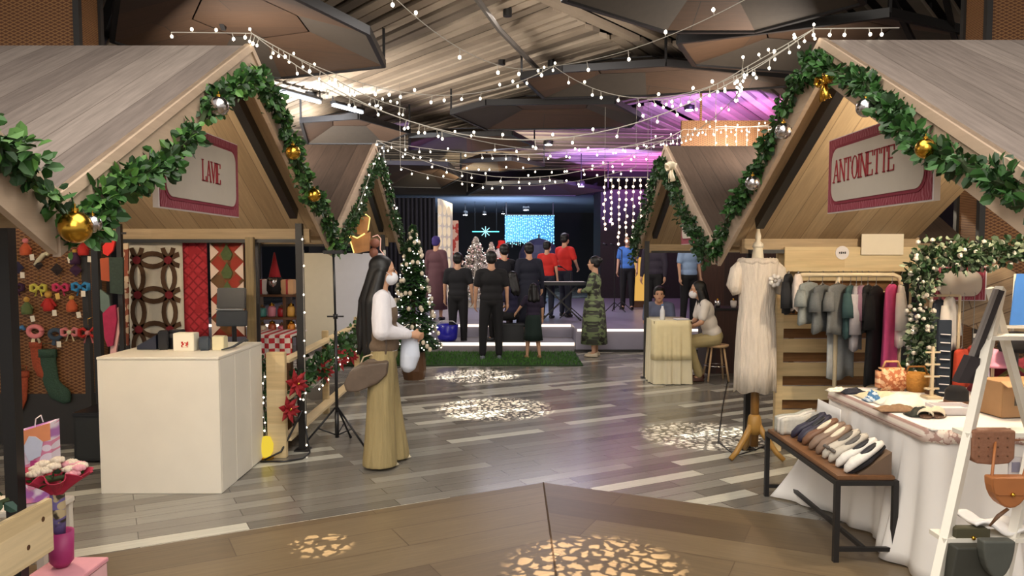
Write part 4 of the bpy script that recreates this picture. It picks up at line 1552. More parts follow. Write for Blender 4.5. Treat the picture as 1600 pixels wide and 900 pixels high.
# pine fence running back beside the second stall, with poinsettia garland
FA, FB = Vector((-1.9, 6.15, 0)), Vector((-1.95, 9.6, 0))
t = thing('pine_fence', 'pine rail fence running back from the counter, dressed with poinsettias', 'fence', FA)
for u in (0, .5, 1):
    p = FA.lerp(FB, u)
    mb = MB(); mb.box((p.x, p.y, .43), (.15 if u == 0 else .06, .06, .86), bevel=.004); mb.build('post', m_pinex, t, world=True)
for z in (.14, .48, .78):
    mb = MB(); mb.bar(FA + Vector((.05, .035, z)), FB + Vector((.05, -.035, z)), .1 if z < .2 else .09, .025); mb.build('rail', m_pine, t, world=True)
garland('poinsettia_garland', 'leafy garland with fairy lights draped along the pine rail fence', [FA + Vector((.12, .2, .55)), FA + Vector((.13, 1.2, .66)), FA + Vector((.12, 2.2, .68)), FA + Vector((.1, 3.2, .76))], 1100, .06, .1, seed=13, mats=[m_l2, m_l1, m_l2])
light_string('fairy lights woven through the poinsettia garland', [FA + Vector((.17, .1, .5)), FA + Vector((.2, 1.2, .62)), FA + Vector((.18, 2.3, .66)), FA + Vector((.16, 3.3, .76))], [.05, .05, .05], .10, .009, .06, seed=21)
m_poin = mat('poinsettia_red', '96161f', .7, var=.3)


def poinsettia(label, p, r, nrm):
    nrm = Vector(nrm).normalized()
    t = thing('poinsettia_flower', label, 'flower', p)
    a0 = nrm.orthogonal().normalized()
    b0 = nrm.cross(a0)
    mb = MB()
    for l in range(2):
        for k in range(6):
            an = 2 * PI * k / 6 + l * .5
            d = a0 * math.cos(an) + b0 * math.sin(an)
            s = nrm.cross(d)
            L_ = r * (1 - .3 * l)
            z = nrm * (.01 + .012 * l)
            v = [p + z * .5, p + z + d * L_ * .45 + s * L_ * .24, p + z * 2 + d * L_, p + z + d * L_ * .45 - s * L_ * .24, p + z * 2.2 + d * L_ * .5]
            mb.verts(v, [(0, 1, 4), (1, 2, 4), (2, 3, 4), (3, 0, 4)])
    mb.build('petals', m_poin, t, world=True, recalc=False)
    mb = MB(); mb.ball(p + nrm * .03, .012, 1); mb.build('centre', m_gold, t, world=True)


for lb, px, py, x, r in [('large dark red poinsettia nearest the steel post', 462, 600, -1.72, .13),
                         ('red poinsettia low behind the steel post', 450, 640, -1.78, .12),
                         ('red poinsettia in the middle of the fence garland', 505, 578, -1.74, .14),
                         ('red poinsettia behind the tripod pole', 530, 560, -1.74, .14),
                         ('small red poinsettia at the far end of the fence garland', 548, 556, -1.72, .11)]:
    poinsettia(lb, at(px, py, x=x), r, (1, -.6, .1))

# lit evergreen strip standing between counter and fence
garland('evergreen_column', 'narrow lit evergreen strip between the counter and the fence post', [(-2.05, 6.2, .08), (-2.06, 6.22, .82)], 500, .045, .06, seed=14, mats=[m_l2, m_l2, m_l1])
light_string('yellow fairy lights in the narrow evergreen strip by the counter', [(-2.0, 6.15, .7), (-2.02, 6.16, .4), (-1.98, 6.14, .12)], [0, 0], .06, .009, .04, seed=22)
t = thing('glowing_lantern', 'small glowing yellow lantern on the floor by the fence post', 'lantern', (-1.99, 6.03, 0))
mb = MB(); mb.lathe([(.03, .02), (.055, .06), (.06, .12), (.035, .18)], (-1.98, 6.1, 0), 12); mb.build('shade', glow('yellow_lantern_glow', 'e8c840', .9), t, True, world=True)
mb = MB(); mb.lathe([(.06, 0), (.06, .02)], (-1.98, 6.1, 0), 12); mb.build('base', m_gold, t, world=True)
mb = MB()
mb.tube([(-1.99, 5.99, .01), (-1.8, 5.98, .012), (-1.68, 6.08, .01), (-1.66, 6.22, .02), (-1.72, 6.3, .25), (-1.74, 6.3, .35), (-1.80, 6.2, .2), (-1.86, 6.1, .06), (-1.97, 6.02, .014)], .008, 6)
tag(mb.build('power_cable', m_blackp, smooth=True), 'black cable looping on the floor round the steel post', 'cable')

# shelf and goods seen between the upright and the post
YS = 7.4
xs0, xs1 = at(402, 450, y=YS).x, at(468, 450, y=YS).x
t = thing('display_shelf', 'dark wooden shelf with goods seen between the upright and the steel post', 'shelf', ((xs0 + xs1) / 2, YS, 0))
for py in (461, 496, 523):
    z = at(430, py, y=YS).z
    mb = MB(); mb.box(((xs0 + xs1) / 2, YS, z), (xs1 - xs0, .26, .022)); mb.build('shelf_board', m_brownw, t, world=True)
for x in (xs0, (xs0 + xs1) / 2 + .08, xs1):
    mb = MB(); mb.box((x, YS + .02, at(430, 461, y=YS).z / 2), (.03, .22, at(430, 461, y=YS).z)); mb.build('upright', m_brownw, t, world=True)
hues = [('teal', '4f8f86'), ('pink', 'd58a98'), ('red', 'a8262c'), ('gold', 'c99a4a'), ('cream', 'e2d3b4'), ('rust', 'b0512e'), ('rose', 'd36c7a'), ('amber', 'd8872f')]
k = 0
for py, nm in ((496, 'middle'), (523, 'lower')):
    z = at(430, py, y=YS).z + .012
    for i, wd in enumerate(('first', 'second', 'third', 'fourth')):
        hn, hc = hues[k]; k += 1
        x = xs0 + .06 + i * (xs1 - xs0 - .12) / 3.1
        t = thing('gift_jar', '%s jar, %s from the left on the %s dark wooden shelf' % (hn, wd, nm), 'jar', (x, YS - .04, z))
        h = .10 + .02 * (i % 2)
        mb = MB(); mb.lathe([(.03, 0), (.04, .01), (.04, h * .7), (.025, h * .85)], (x, YS - .05, z), 12); mb.build('body', mat('jar_' + hn, hc, .35), t, True, world=True)
        mb = MB(); mb.lathe([(.028, h * .85), (.028, h), (.01, h + .004)], (x, YS - .05, z), 12); jl = mb.build('lid', m_gold if i % 2 else m_brownw, t, True, world=True)
        mb = MB(); mb.ball((x, YS - .05, z + h + .008), .009, 1); mb.build('knob', m_gold, jl, world=True)
zt = at(430, 461, y=YS).z + .011
gx = at(431, 440, y=YS).x
t = thing('gnome_figure', 'gnome with a pointed red hat on top of the dark wooden shelf', 'figurine', (gx, YS, zt))
mb = MB(); mb.lathe([(.06, 0), (.085, .04), (.075, .14), (.04, .19)], (gx, YS - .03, zt), 14); mb.build('body', mat('black_felt', '191618', .9), t, True, world=True)
mb = MB(); mb.lathe([(.062, .15), (.05, .20), (.025, .30), (.006, .40)], (gx, YS - .03, zt), 12); mb.build('hat', mat('crimson_felt', '9b1f26', .9), t, True, world=True)
mb = MB(); mb.lathe([(.008, .03), (.04, .10), (.045, .15)], (gx, YS - .085, zt), 10); mb.build('beard', m_silver, t, True, world=True)
for lb, px, c in (('silver wrapped parcel left of the gnome', 412, 'c9c2bd'), ('tan wrapped parcel right of the gnome', 452, 'c89f76')):
    x = at(px, 450, y=YS).x
    t = thing('wrapped_parcel', lb, 'parcel', (x, YS, zt))
    mb = MB(); mb.box((x, YS - .02, zt + .07), (.12, .12, .14), bevel=.008); mb.build('body', mat('paper_' + c, c, .5), t, world=True)
    mb = MB(); mb.box((x, YS - .02, zt + .07), (.02, .124, .144)); mb.build('ribbon', m_poin, t, world=True)
xa, xb = at(402, 540, y=7.0).x, at(470, 540, y=7.0).x
z1 = at(430, 520, y=7.0).z
t = thing('gingham_table', 'small table under a red and white gingham cloth', 'table', ((xa + xb) / 2, 7.0, 0))
mb = MB()
mb.box(((xa + xb) / 2, 6.98, z1), (xb - xa, .5, .015))
mb.sheet(lambda u, v: Vector((xa + (xb - xa) * u, 6.72 + .015 * math.sin(u * 22), z1 - v * .2)), 30, 3)
mb.build('cloth', pattern('gingham', 'check', 'd8ccc4', 'b22a33', None, 'xz', 22, .85), t, world=True)
for x in (xa + .05, xb - .05):
    for y in (6.8, 7.18):
        mb = MB(); mb.box((x, y, z1 / 2 - .01), (.035, .035, z1 - .02)); mb.build('leg', m_brownw, t, world=True)

# white partition boards of the second stall
for lb, p, q, m in (('cream partition board behind the steel post', at(474, 548, y=9.75), at(522, 400, y=9.95), mat('cream_board', 'cfc8b4', .6, var=.04)),
                    ('bluish white partition board behind the woman with long hair', at(524, 552, y=9.95), at(600, 392, y=10.3), mat('bluish_white_board', 'c5c6ce', .6, var=.04))):
    t = thing('partition_board', lb, 'partition', ((p.x + q.x) / 2, (p.y + q.y) / 2, 0))
    zb_, zt_ = .46, 1.66
    mb = MB(); mb.prism([(p.x, p.y, zb_), (q.x, q.y, zb_), (q.x, q.y, zt_), (p.x, p.y, zt_)], (0, .03, 0)); mb.build('panel', m, t, world=True)
    for e in (p, q):
        mb = MB(); mb.box((e.x, e.y + .045, .85), (.03, .03, 1.7)); mb.build('leg', m_wht, t, world=True)
mb = MB()

# glowing teddy and cup ornament over the partition
gp = at(560, 400, y=7.7)
t = thing('light_up_decoration', 'light-up golden cup and gingerbread figure over the partition boards', 'decoration', (gp.x, 7.7, gp.z))
YD = 7.7
Q = lambda px, py, d=0: at(px, py, y=YD + d)
m_amber = mat('amber_translucent', 'a8764a', .4, var=.5, scale=14, emit=.10, emit_c='d88a3a')
m_edge = glow('warm_edge_light', 'f0d27a', 1.6)
m_pedge = glow('pink_edge_light', 'e9b09a', 1.0)
mb = MB(); mb.prism([Q(557, 340), Q(577, 338), Q(575, 358), Q(571, 368), Q(558, 366)], (0, .04, 0)); mb.build('cup', m_amber, t, world=True)
mb = MB(); mb.prism([Q(543, 364), Q(558, 372), Q(578, 362), Q(577, 392), Q(553, 396)], (0, .05, 0)); mb.build('jacket', m_amber, t, world=True)
mb = MB(); mb.tube([Q(556, 338, -.01), Q(572, 335, -.01), Q(578, 340, -.01), Q(575, 360, -.01)], .006, 6); mb.tube([Q(543, 365, -.01), Q(558, 372, -.01), Q(570, 365, -.01)], .008, 6); mb.tube([Q(544, 365, -.01), Q(553, 395, -.01)], .006, 6); mb.build('lit_outline', m_edge, t, world=True)
mb = MB(); mb.ball(Q(586, 380, .02), .05, 2); mb.ball(Q(584, 395, .02), (.045, .04, .055), 2); mb.ball(Q(596, 402, .02), .022, 2); mb.build('gingerbread_figure', mat('gingerbread', '8d5a48', .6), t, True, world=True)
mb = MB(); mb.tube([Q(582, 370, -.04), Q(590, 367, -.04), Q(595, 373, -.04), Q(594, 390, -.04), Q(600, 398, -.04), Q(598, 408, -.04)], .005, 6); mb.build('lit_outline', m_pedge, t, world=True)
mb = MB(); mb.tube([Q(566, 338, .02), (Q(566, 338).x, 7.72, 2.0)], .004, 4); mb.tube([Q(566, 396, .03), (Q(566, 396).x - .1, 7.9, 1.66)], .008, 4); mb.build('hanging_wire', m_black, t, world=True)

# tripod light stand
tp = at(527, 698, z=0)
t = thing('tripod_stand', 'tall black tripod stand beside the woman with long hair', 'tripod', (tp.x, tp.y, 0))
zt = at(523, 394, y=tp.y).z
mb = MB(); mb.tube([(tp.x, tp.y, .22), (tp.x, tp.y, 1.0)], .014, 10); mb.tube([(tp.x, tp.y, 1.0), (tp.x - .01, tp.y, zt)], .010, 10); mb.build('pole', m_blackp, t, True, world=True)
mb = MB(); mb.tube([(tp.x, tp.y, .08), (tp.x, tp.y, .30)], .018, 10); mb.build('collar', m_blackp, t, True, world=True)
mb = MB(); mb.tube([(tp.x, tp.y, 1.1), (tp.x, tp.y, 1.14)], .02, 10); mb.bar((tp.x - .07, tp.y, 1.12), (tp.x + .07, tp.y, 1.12), .012); mb.build('clamp', m_blackp, t, True, world=True)
mb = MB(); mb.box((tp.x - .01, tp.y, zt), (.17, .05, .03), bevel=.006); mb.build('top_bracket', m_blackp, t, world=True)
for an in (200, 335, 80):
    d = Vector((math.cos(R(an)), math.sin(R(an)), 0)) * .30
    mb = MB(); mb.tube([Vector((tp.x, tp.y, .34)) + d * .04, Vector((tp.x, tp.y, .012)) + d], .009, 8); lg = mb.build('leg', m_blackp, t, True, world=True)
    mb = MB(); mb.tube([(tp.x, tp.y, .10), Vector((tp.x, tp.y, .17)) + d * .52], .006, 6); mb.build('brace', m_blackp, t, True, world=True)
    mb = MB(); mb.ball(Vector((tp.x, tp.y, .014)) + d, .013, 2); mb.build('rubber_foot', m_blackp, lg, True, world=True)

# ------------------------------------------------------------------ trees
def tree(label, base, h, r, mats, nleaf, nball, m_ball, seed, flock=False, trunk=.18, bm2=None, lights=0):
    rnd = random.Random(seed)
    x, y, z = base
    t = thing('christmas_tree', label, 'tree', base)
    mb = MB(); mb.tube([(x, y, z), (x, y, z + h * .9)], [r * .12, r * .03], 8); mb.lathe([(r * .38, 0), (r * .45, .12), (r * .4, trunk * .9)], (x, y, z), 12); mb.build('trunk', m_brownw if not flock else m_wht, t, world=True)
    mb = MB()
    for i in range(nleaf):
        u = rnd.random() ** 1.4
        zz = z + trunk + (h - trunk) * u
        lay = .80 + .2 * math.sin(u * 40)
        rr = r * (1 - u) ** .8 * lay * (.55 + .45 * rnd.random()) + .01
        a = rnd.uniform(0, 2 * PI)
        d = Vector((math.cos(a), math.sin(a), rnd.uniform(-.5, .15))).normalized()
        p = Vector((x, y, zz)) + Vector((math.cos(a), math.sin(a), 0)) * rr
        L_ = rnd.uniform(.05, .10) * (h / 2)
        s = d.cross(Vector((0, 0, 1))).normalized() * L_ * .22
        mb.mi = rnd.randrange(len(mats))
        q = p - d * L_ * .5
        mb.verts([q, q + d * L_ * .5 + s, q + d * L_, q + d * L_ * .5 - s, q + d * L_ * .45 + Vector((0, 0, L_ * .1))], [(0, 1, 4), (1, 2, 4), (2, 3, 4), (3, 0, 4)])
    mb.build('foliage', mats, t, world=True, recalc=False)
    me = bulb_mesh(.026 * (h / 2), m_ball)
    for i in range(nball):
        u = rnd.random() ** 1.2 * .96
        a = rnd.uniform(0, 2 * PI)
        rr = r * (1 - u) ** .8 + .0
        o = bpy.data.objects.new('bauble', me)
        o.location = (math.cos(a) * rr, math.sin(a) * rr, trunk + (h - trunk) * u)
        o.parent = t
        C.objects.link(o)
    if lights:
        mb = MB()
        for i in range(lights):
            u = rnd.random() ** 1.2 * .97
            a = rnd.uniform(0, 2 * PI)
            rr = r * (1 - u) ** .8 * 1.02
            mb.ball((x + math.cos(a) * rr, y + math.sin(a) * rr, z + trunk + (h - trunk) * u), .008 * (h / 2), 1)
        o = mb.build('tree_light', m_bulbw, t, world=True)
        o['kind'] = 'stuff'
    return t


m_wball = mat('pearl_white_ball', 'd9cdb8', .3, .2, var=.1)
m_pball = mat('silver_pink_ball', 'd9b8ae', .3, .4)
tb = at(647, 592, z=0)
tree('tall green christmas tree with pearl white baubles beside the woman', (tb.x, tb.y, 0), 2.02, .36, [m_l2, mat('fir_dark', '1d3320', .7, var=.3), m_l1], 6500, 95, m_wball, 31, lights=150, trunk=.4)
tb = at(738, 500, z=.39)
tree('white flocked christmas tree glowing behind the people in black', (tb.x - .1, 18.2, .39), 1.66, .62, [mat('flock_white', 'e0d4c4', .8), mat('flock_grey', 'a89c8c', .8)], 5200, 95, m_pball, 32, True, lights=160)
tree('smaller white flocked tree right of the glowing one', (-.52, 19.4, .39), 1.55, .46, [MATS['flock_white'], mat('flock_pink', 'c9a8a4', .8)], 3200, 60, m_wball, 33, True, lights=100)

# ================================================================== RIGHT STALL
m_gwood = mat('golden_wood', '9a7334', .45, var=.15, scale=20)
m_palebeige = mat('pale_beige_metal', 'd8c7a6', .45)

# lace dress on a dress form
MX, MY = 1.955, 6.12
t = thing('dress_form', 'dress form on a wooden tripod foot at the front of the ANTOINETTE stall', 'dress form', (MX, MY, 0))
mb = MB()
capsule(mb, (MX, MY, 1.60), .05, (MX, MY, 1.70), .04)
mb.ball((MX, MY, 1.50), (.155, .085, .10), 3)
mb.ball((MX, MY, 1.36), (.13, .10, .14), 3)
mb.ball((MX, MY, 1.16), (.11, .085, .14), 3)
mb.ball((MX, MY, .98), (.145, .10, .14), 3)
remesh(mb.build('torso', mat('cream_form_cloth', 'd9cfb8', .8, var=.05), t, world=True), .015, 5)
mb = MB(); mb.lathe([(.045, 1.70), (.04, 1.73), (.018, 1.75), (.024, 1.79), (.008, 1.86)], (MX, MY, 0), 14); mb.build('neck_knob', mat('cream_knob', 'e2d8c4', .5), t, True, world=True)
mb = MB(); mb.tube([(MX, MY, .10), (MX, MY, .92)], .034, 12); mb.build('pole', mat('dark_golden_wood', '7a5524', .45, var=.2), t, True, world=True)
mb = MB(); mb.lathe([(.05, .20), (.06, .26), (.05, .34), (.036, .36)], (MX, MY, 0), 14); mb.build('collar', m_gwood, t, True, world=True)
for an in (205, 325, 90):
    d = Vector((math.cos(R(an)), math.sin(R(an)), 0))
    P0 = Vector((MX, MY, 0))
    mb = MB(); mb.tube([P0 + d * .03 + Vector((0, 0, .28)), P0 + d * .08 + Vector((0, 0, .20)), P0 + d * .18 + Vector((0, 0, .07)), P0 + d * .24 + Vector((0, 0, .02))], [.026, .026, .022, .02], 8); mb.build('leg', m_gwood, t, True, world=True)

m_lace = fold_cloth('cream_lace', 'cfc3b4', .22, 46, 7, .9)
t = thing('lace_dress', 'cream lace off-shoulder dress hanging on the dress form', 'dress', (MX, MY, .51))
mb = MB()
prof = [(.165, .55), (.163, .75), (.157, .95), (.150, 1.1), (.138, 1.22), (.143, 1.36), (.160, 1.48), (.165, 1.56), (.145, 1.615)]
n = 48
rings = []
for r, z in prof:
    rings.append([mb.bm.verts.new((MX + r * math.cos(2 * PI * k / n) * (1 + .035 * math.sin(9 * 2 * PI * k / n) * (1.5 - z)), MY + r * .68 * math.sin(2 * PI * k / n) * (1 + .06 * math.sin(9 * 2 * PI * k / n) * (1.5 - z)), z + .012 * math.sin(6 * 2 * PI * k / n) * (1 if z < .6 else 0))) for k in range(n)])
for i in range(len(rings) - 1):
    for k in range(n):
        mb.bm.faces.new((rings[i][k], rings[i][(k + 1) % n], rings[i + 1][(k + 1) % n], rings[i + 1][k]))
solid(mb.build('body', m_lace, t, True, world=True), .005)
for k in (-1, 1):
    mb = MB()
    mb.tube([(MX + k * .12, MY, 1.585), (MX + k * .165, MY - .01, 1.52), (MX + k * .19, MY - .01, 1.40), (MX + k * .165, MY - .01, 1.33)], [.035, .055, .058, .035], 12)
    mb.build('puff_sleeve', m_lace, t, True, world=True)
mb = MB()
mb.tube([(MX + .14 * math.cos(a * PI / 12), MY + .1 * math.sin(a * PI / 12), 1.59 + .012 * math.sin(a * 2.3)) for a in range(25)], .022, 8)
mb.build('neck_ruffle', m_lace, t, True, world=True)
mb = MB()
for k in range(7):
    a = 2 * PI * k / 7
    mb.ball((MX + .10 + .035 * math.cos(a), MY - .125, 1.44 + .035 * math.sin(a)), (.022, .012, .022), 1)
mb.ball((MX + .10, MY - .13, 1.44), .014, 1)
mb.build('corsage', mat('pale_corsage', 'd8d2cb', .7), t, True, world=True)

# pallet wall with sign board
t = thing('pallet_wall', 'pale pine pallet wall with horizontal slats behind the dress form', 'pallet wall', (2.7, 6.5, 0))
PXa, PXb, PY = at(1210, 600, y=6.36).x, at(1418, 600, y=6.36).x, 6.36
for x in (PXa + .03, PXb - .03):
    mb = MB(); mb.box((x, PY, .86), (.06, .05, 1.72), bevel=.004); mb.build('upright', m_pinex, t, world=True)
for i in range(8):
    z = .085 + i * .2
    mb = MB(); mb.box(((PXa + PXb) / 2, PY - .006 + .03, z), (PXb - PXa - .125, .022, .115), bevel=.003); mb.build('slat', m_pinex, t, world=True)
    mb = MB(); mb.box(((PXa + PXb) / 2, PY + .085, z + .1), (PXb - PXa - .125, .02, .085)); mb.build('back_slat', planks('brown_back_slat', [(0, '8a6238'), (1, '7a5430')], 'xz', 0, .2, 3, soft=True, gap=0), t, world=True)
zt0, zt1 = at(1300, 424, y=6.33).z, at(1300, 386, y=6.33).z
mb = MB(); mb.box(((PXa + PXb) / 2 + .02, 6.25, (zt0 + zt1) / 2), (PXb - PXa, .02, zt1 - zt0), bevel=.003); mb.build('header_board', m_pinex, t, world=True)
zs = at(1310, 395, y=6.31)
mb = MB(); mb.lathe([(.055, 0), (.055, .004)], (0, 0, 0), 24); mb.bm.transform(Matrix.Translation((zs.x, 6.239, zs.z)) @ Matrix.Rotation(R(90), 4, 'X')); stk = mb.build('round_sticker', m_white, t, world=True)
mb = MB()
for k in range(4): mb.box((zs.x - .022 + k * .015, 6.233, zs.z), (.010, .002, .014 + .004 * (k % 2)))
mb.build('sticker_mark', m_dgrey, stk, world=True)
a, b = at(1339, 398, y=6.3), at(1405, 358, y=6.3)
mb = MB(); mb.box(((a.x + b.x) / 2, 6.225, (a.z + b.z) / 2), (b.x - a.x, .006, b.z - a.z))
tag(mb.build('paper_sheet', mat('off_white_paper', 'e9dfc9', .7, var=.03)), 'blank off-white sheet pinned over the pallet header board', 'paper')

# clothes rack
RY = 5.85
ra, rb_ = at(1251, 425, y=RY), at(1408, 432, y=RY)
t = thing('clothes_rack', 'pale beige clothes rack in the ANTOINETTE stall', 'clothes rack', ((ra.x + rb_.x) / 2, RY, 0))
zb_ = ra.z - .02
mb = MB(); mb.tube([(ra.x, RY, zb_), (rb_.x - .06, RY, zb_), (rb_.x - .015, RY, zb_ - .02), (rb_.x, RY, zb_ - .07), (rb_.x, RY, .05)], .016, 10); mb.build('rail', m_palebeige, t, True, world=True)
mb = MB(); mb.tube([(ra.x + .3, RY + .02, zb_), (ra.x + .3, RY + .05, zb_ - .1), (ra.x + .3, RY + .05, .05)], .016, 10); mb.build('upright', m_palebeige, t, True, world=True)
for x in (ra.x + .3, rb_.x):
    mb = MB(); mb.bar((x, RY - .22, .03), (x, RY + .22, .03), .035); mb.build('foot', m_palebeige, t, world=True)


def garment(label, px, pxw, py0, py1, m, y=RY, rot=48, sleeve=.0, neck=.3, flare=1.0, th=.035, cat='garment', seed=0, tagp=False, wide_hem=0):
    top = at(px, py0, y=y)
    bot = at(px, py1, y=y)
    x, z1, z0 = top.x, top.z, bot.z
    w = pxw * 1.22 / F * y / max(.3, math.cos(R(rot))) / 2
    h = z1 - z0
    t = thing('hanging_garment', label, cat, (x, y, z0))
    M = Matrix.Translation((x, y, 0)) @ Matrix.Rotation(R(rot), 4, 'Z')
    rnd = random.Random(seed)
    mb = MB()
    prof = [(neck * w, 0), (neck * w * 1.2, .01), (w * .62, .022), (w * .93, .045), (w, .09), (w * .96, .3), (w * .97, .6), (w * 1.0 * flare, .85), (w * 1.02 * flare, 1.0)]
    n = 36
    rings = []
    ph = rnd.uniform(0, 6)
    for r, u in prof:
        zz = z1 - (u if u > .1 else u * min(1, .65 / h) if h > .65 else u) * h
        rings.append([mb.bm.verts.new(M @ Vector((r * math.cos(2 * PI * k / n), (th * (.5 + .5 * min(1, u * 4)) + .012 * u * math.sin(ph + 5 * 2 * PI * k / n)) * math.sin(2 * PI * k / n), zz + .012 * u * math.sin(ph + 3 * 2 * PI * k / n)))) for k in range(n)])
    for i in range(len(rings) - 1):
        for k in range(n):
            mb.bm.faces.new((rings[i][k], rings[i][(k + 1) % n], rings[i + 1][(k + 1) % n], rings[i + 1][k]))
    solid(mb.build('body', m, t, True, world=True), .004)
    if sleeve:
        for k in (-1, 1):
            mb = MB()
            mb.tube([M @ Vector((k * w * .86, 0, z1 - .06)), M @ Vector((k * w * 1.08, -.01, z1 - .06 - sleeve * .5)), M @ Vector((k * w * 1.12, -.015, z1 - .06 - sleeve))], [.03, .042, .046], 10, flat=.6)
            mb.build('sleeve', m, t, True, world=True)
    mb = MB()
    mb.tube([M @ Vector((-w * .75, 0, z1 - .035)), M @ Vector((0, 0, z1 + .015)), M @ Vector((w * .75, 0, z1 - .035))], .005, 6)
    zr_ = zb_ + .018
    mb.tube([(x, y, z1 + .01), (x, y, zr_ - .02), (x + .008, y, zr_ + .004), (x, y, zr_ + .01)], .0025, 5)
    mb.build('hanger', mat('hanger_grey', '8c8a86', .4, .5), t, world=True)
    if tagp:
        mb = MB(); mb.box(M @ Vector((w * .1, -th - .012, z1 - .12)), (.022, .003, .05), (0, 0, R(rot))); mb.build('price_tag', m_white, t, world=True)


gm = lambda n, c, v=.18, s=30: mat('cloth_' + n, c, .85, var=v, scale=s)
garment('black jacket hanging at the far left end of the clothes rack', 1232, 20, 428, 488, gm('black', '16171b'), rot=60, sleeve=.2, seed=1, y=5.95)
garment('white top next to the black jacket at the left of the rack', 1247, 14, 428, 484, gm('offwhite', 'd9cbc0'), rot=60, seed=2)
garment('grey marl blouse, leftmost of the grey ones on the rack', 1264, 34, 441, 505, gm('greymarl', '7f8482', .25, 80), rot=42, sleeve=.12, seed=3)
garment('charcoal grey tee second in the rack of grey tops', 1285, 36, 445, 518, gm('charcoal', '5c5f60', .25, 80), rot=48, sleeve=.14, seed=4)
garment('mid grey tee with a white price tag on the rack', 1309, 38, 444, 520, gm('midgrey', '6a6c6c', .25, 80), rot=42, sleeve=.14, seed=5, tagp=True)
garment('long pale grey slip dress hanging below the grey tops', 1316, 46, 450, 590, gm('palegrey', 'a9adae'), rot=30, flare=.95, seed=6, y=5.98, th=.03)
garment('deep teal shirt behind the grey tees', 1329, 24, 446, 526, gm('teal', '2f4a4c'), rot=55, sleeve=.18, seed=7)
garment('silver grey shirt right of the teal shirt', 1338, 20, 447, 545, gm('silvergrey', 'a7a3a8'), rot=60, sleeve=.3, seed=8)
garment('mauve blouse in the middle of the rack', 1346, 20, 446, 515, gm('mauve', '8d6c80'), rot=58, sleeve=.2, seed=9)
garment('black short jacket right of the mauve blouse', 1356, 26, 446, 520, gm('jet', '1a1a1d'), rot=52, sleeve=.2, seed=10)
garment('long black dress reaching almost to the table', 1369, 38, 447, 598, gm('ink', '121115'), rot=50, sleeve=.26, seed=11, flare=1.15)
garment('long hot pink dress near the right end of the rack', 1394, 36, 444, 582, gm('hotpink', 'e0558f', .1), rot=50, sleeve=.0, seed=12, flare=1.1)
garment('white blouse at the right end of the rack', 1408, 18, 445, 540, gm('white', 'e2dcd4', .06), rot=60, sleeve=.28, seed=13)

# ------------------------------------------------------------------ big table under a white cloth
TX0, TX1, TY0, TY1, TZ = 2.13, 3.9, 3.85, 5.08, .755
t = thing('display_table', 'long table at the lower right under a trimmed white cloth', 'table', ((TX0 + TX1) / 2, (TY0 + TY1) / 2, 0))
mb = MB(); mb.box(((TX0 + TX1) / 2, (TY0 + TY1) / 2, TZ - .02), (TX1 - TX0 - .03, TY1 - TY0 - .03, .03)); mb.build('top', m_brownw, t, world=True)
for x in (TX0 + .15, TX1 - .15):
    for y in (TY0 + .15, TY1 - .15):
        mb = MB(); mb.tube([(x, y, 0), (x, y, TZ - .035)], .02, 10); mb.build('leg', m_black, t, world=True)
m_cloth = mat('white_table_cloth', 'eae6e2', .8, var=.05, scale=4)
m_trim = pattern('crochet_trim', 'blob', 'd8c3b8', 'b08e84', 'e6dacd', 'xz', 45, .85)
t = thing('tablecloth', 'white floor length tablecloth with a crocheted trim at lower right', 'tablecloth', ((TX0 + TX1) / 2, (TY0 + TY1) / 2, 0))


def loop_pt(s, off):
    """point on the rounded outline of the table, s in metres along it"""
    L1, L2 = TY1 - TY0, TX1 - TX0
    rr = .08
    if s < L1 - rr: return Vector((TX0 - off, TY1 - s, 0))
    s2 = s - (L1 - rr)
    q = rr * PI / 2
    if s2 < q:
        a = s2 / rr
        return Vector((TX0 + rr - (rr + off) * math.cos(a), TY0 + rr - (rr + off) * math.sin(a), 0))
    return Vector((TX0 + rr + (s2 - q), TY0 - off, 0))


LT = (TY1 - TY0) + (TX1 - TX0) - .04


def skirt(u, v):
    s = u * LT
    z = TZ + .004 - v * (TZ - .004)
    fold = .038 * math.sin(s * 16 + 1.2 * math.sin(s * 5)) + .014 * math.sin(s * 37)
    off = .006 + v * (.06 + fold * 1.3) + (.05 * v * v if s > 1 and s < 1.6 else 0)
    p = loop_pt(s, max(off, .004))
    p.z = max(z, .004)
    return p


mb = MB(); mb.sheet(skirt, 260, 12)
solid(mb.build('skirt', m_cloth, t, True, world=True), .003, 1)
mb = MB(); mb.box(((TX0 + TX1) / 2, (TY0 + TY1) / 2, TZ + .001), (TX1 - TX0, TY1 - TY0, .006)); mb.build('top_cloth', m_cloth, t, world=True)
mb = MB()
mb.sheet(lambda u, v: (lambda p: Vector((p.x, p.y, TZ + .005 - v * .075 + .006 * abs(math.sin(u * LT * 40)) * v)))(loop_pt(u * LT, .012 + v * .014)), 300, 2)
solid(mb.build('trim', m_trim, t, True, world=True), .003, 1)
# cloth tail at the left rear corner reaching the floor beside the bench
mb = MB()
mb.sheet(lambda u, v: Vector((TX0 - .07 - v * v * (.02 + .27 * u) + .02 * v * math.sin(u * 11), TY1 - .32 + .36 * u, TZ - .08 - v * (TZ - .09))), 20, 14)
solid(mb.build('corner_fall', m_cloth, t, True, world=True), .003)

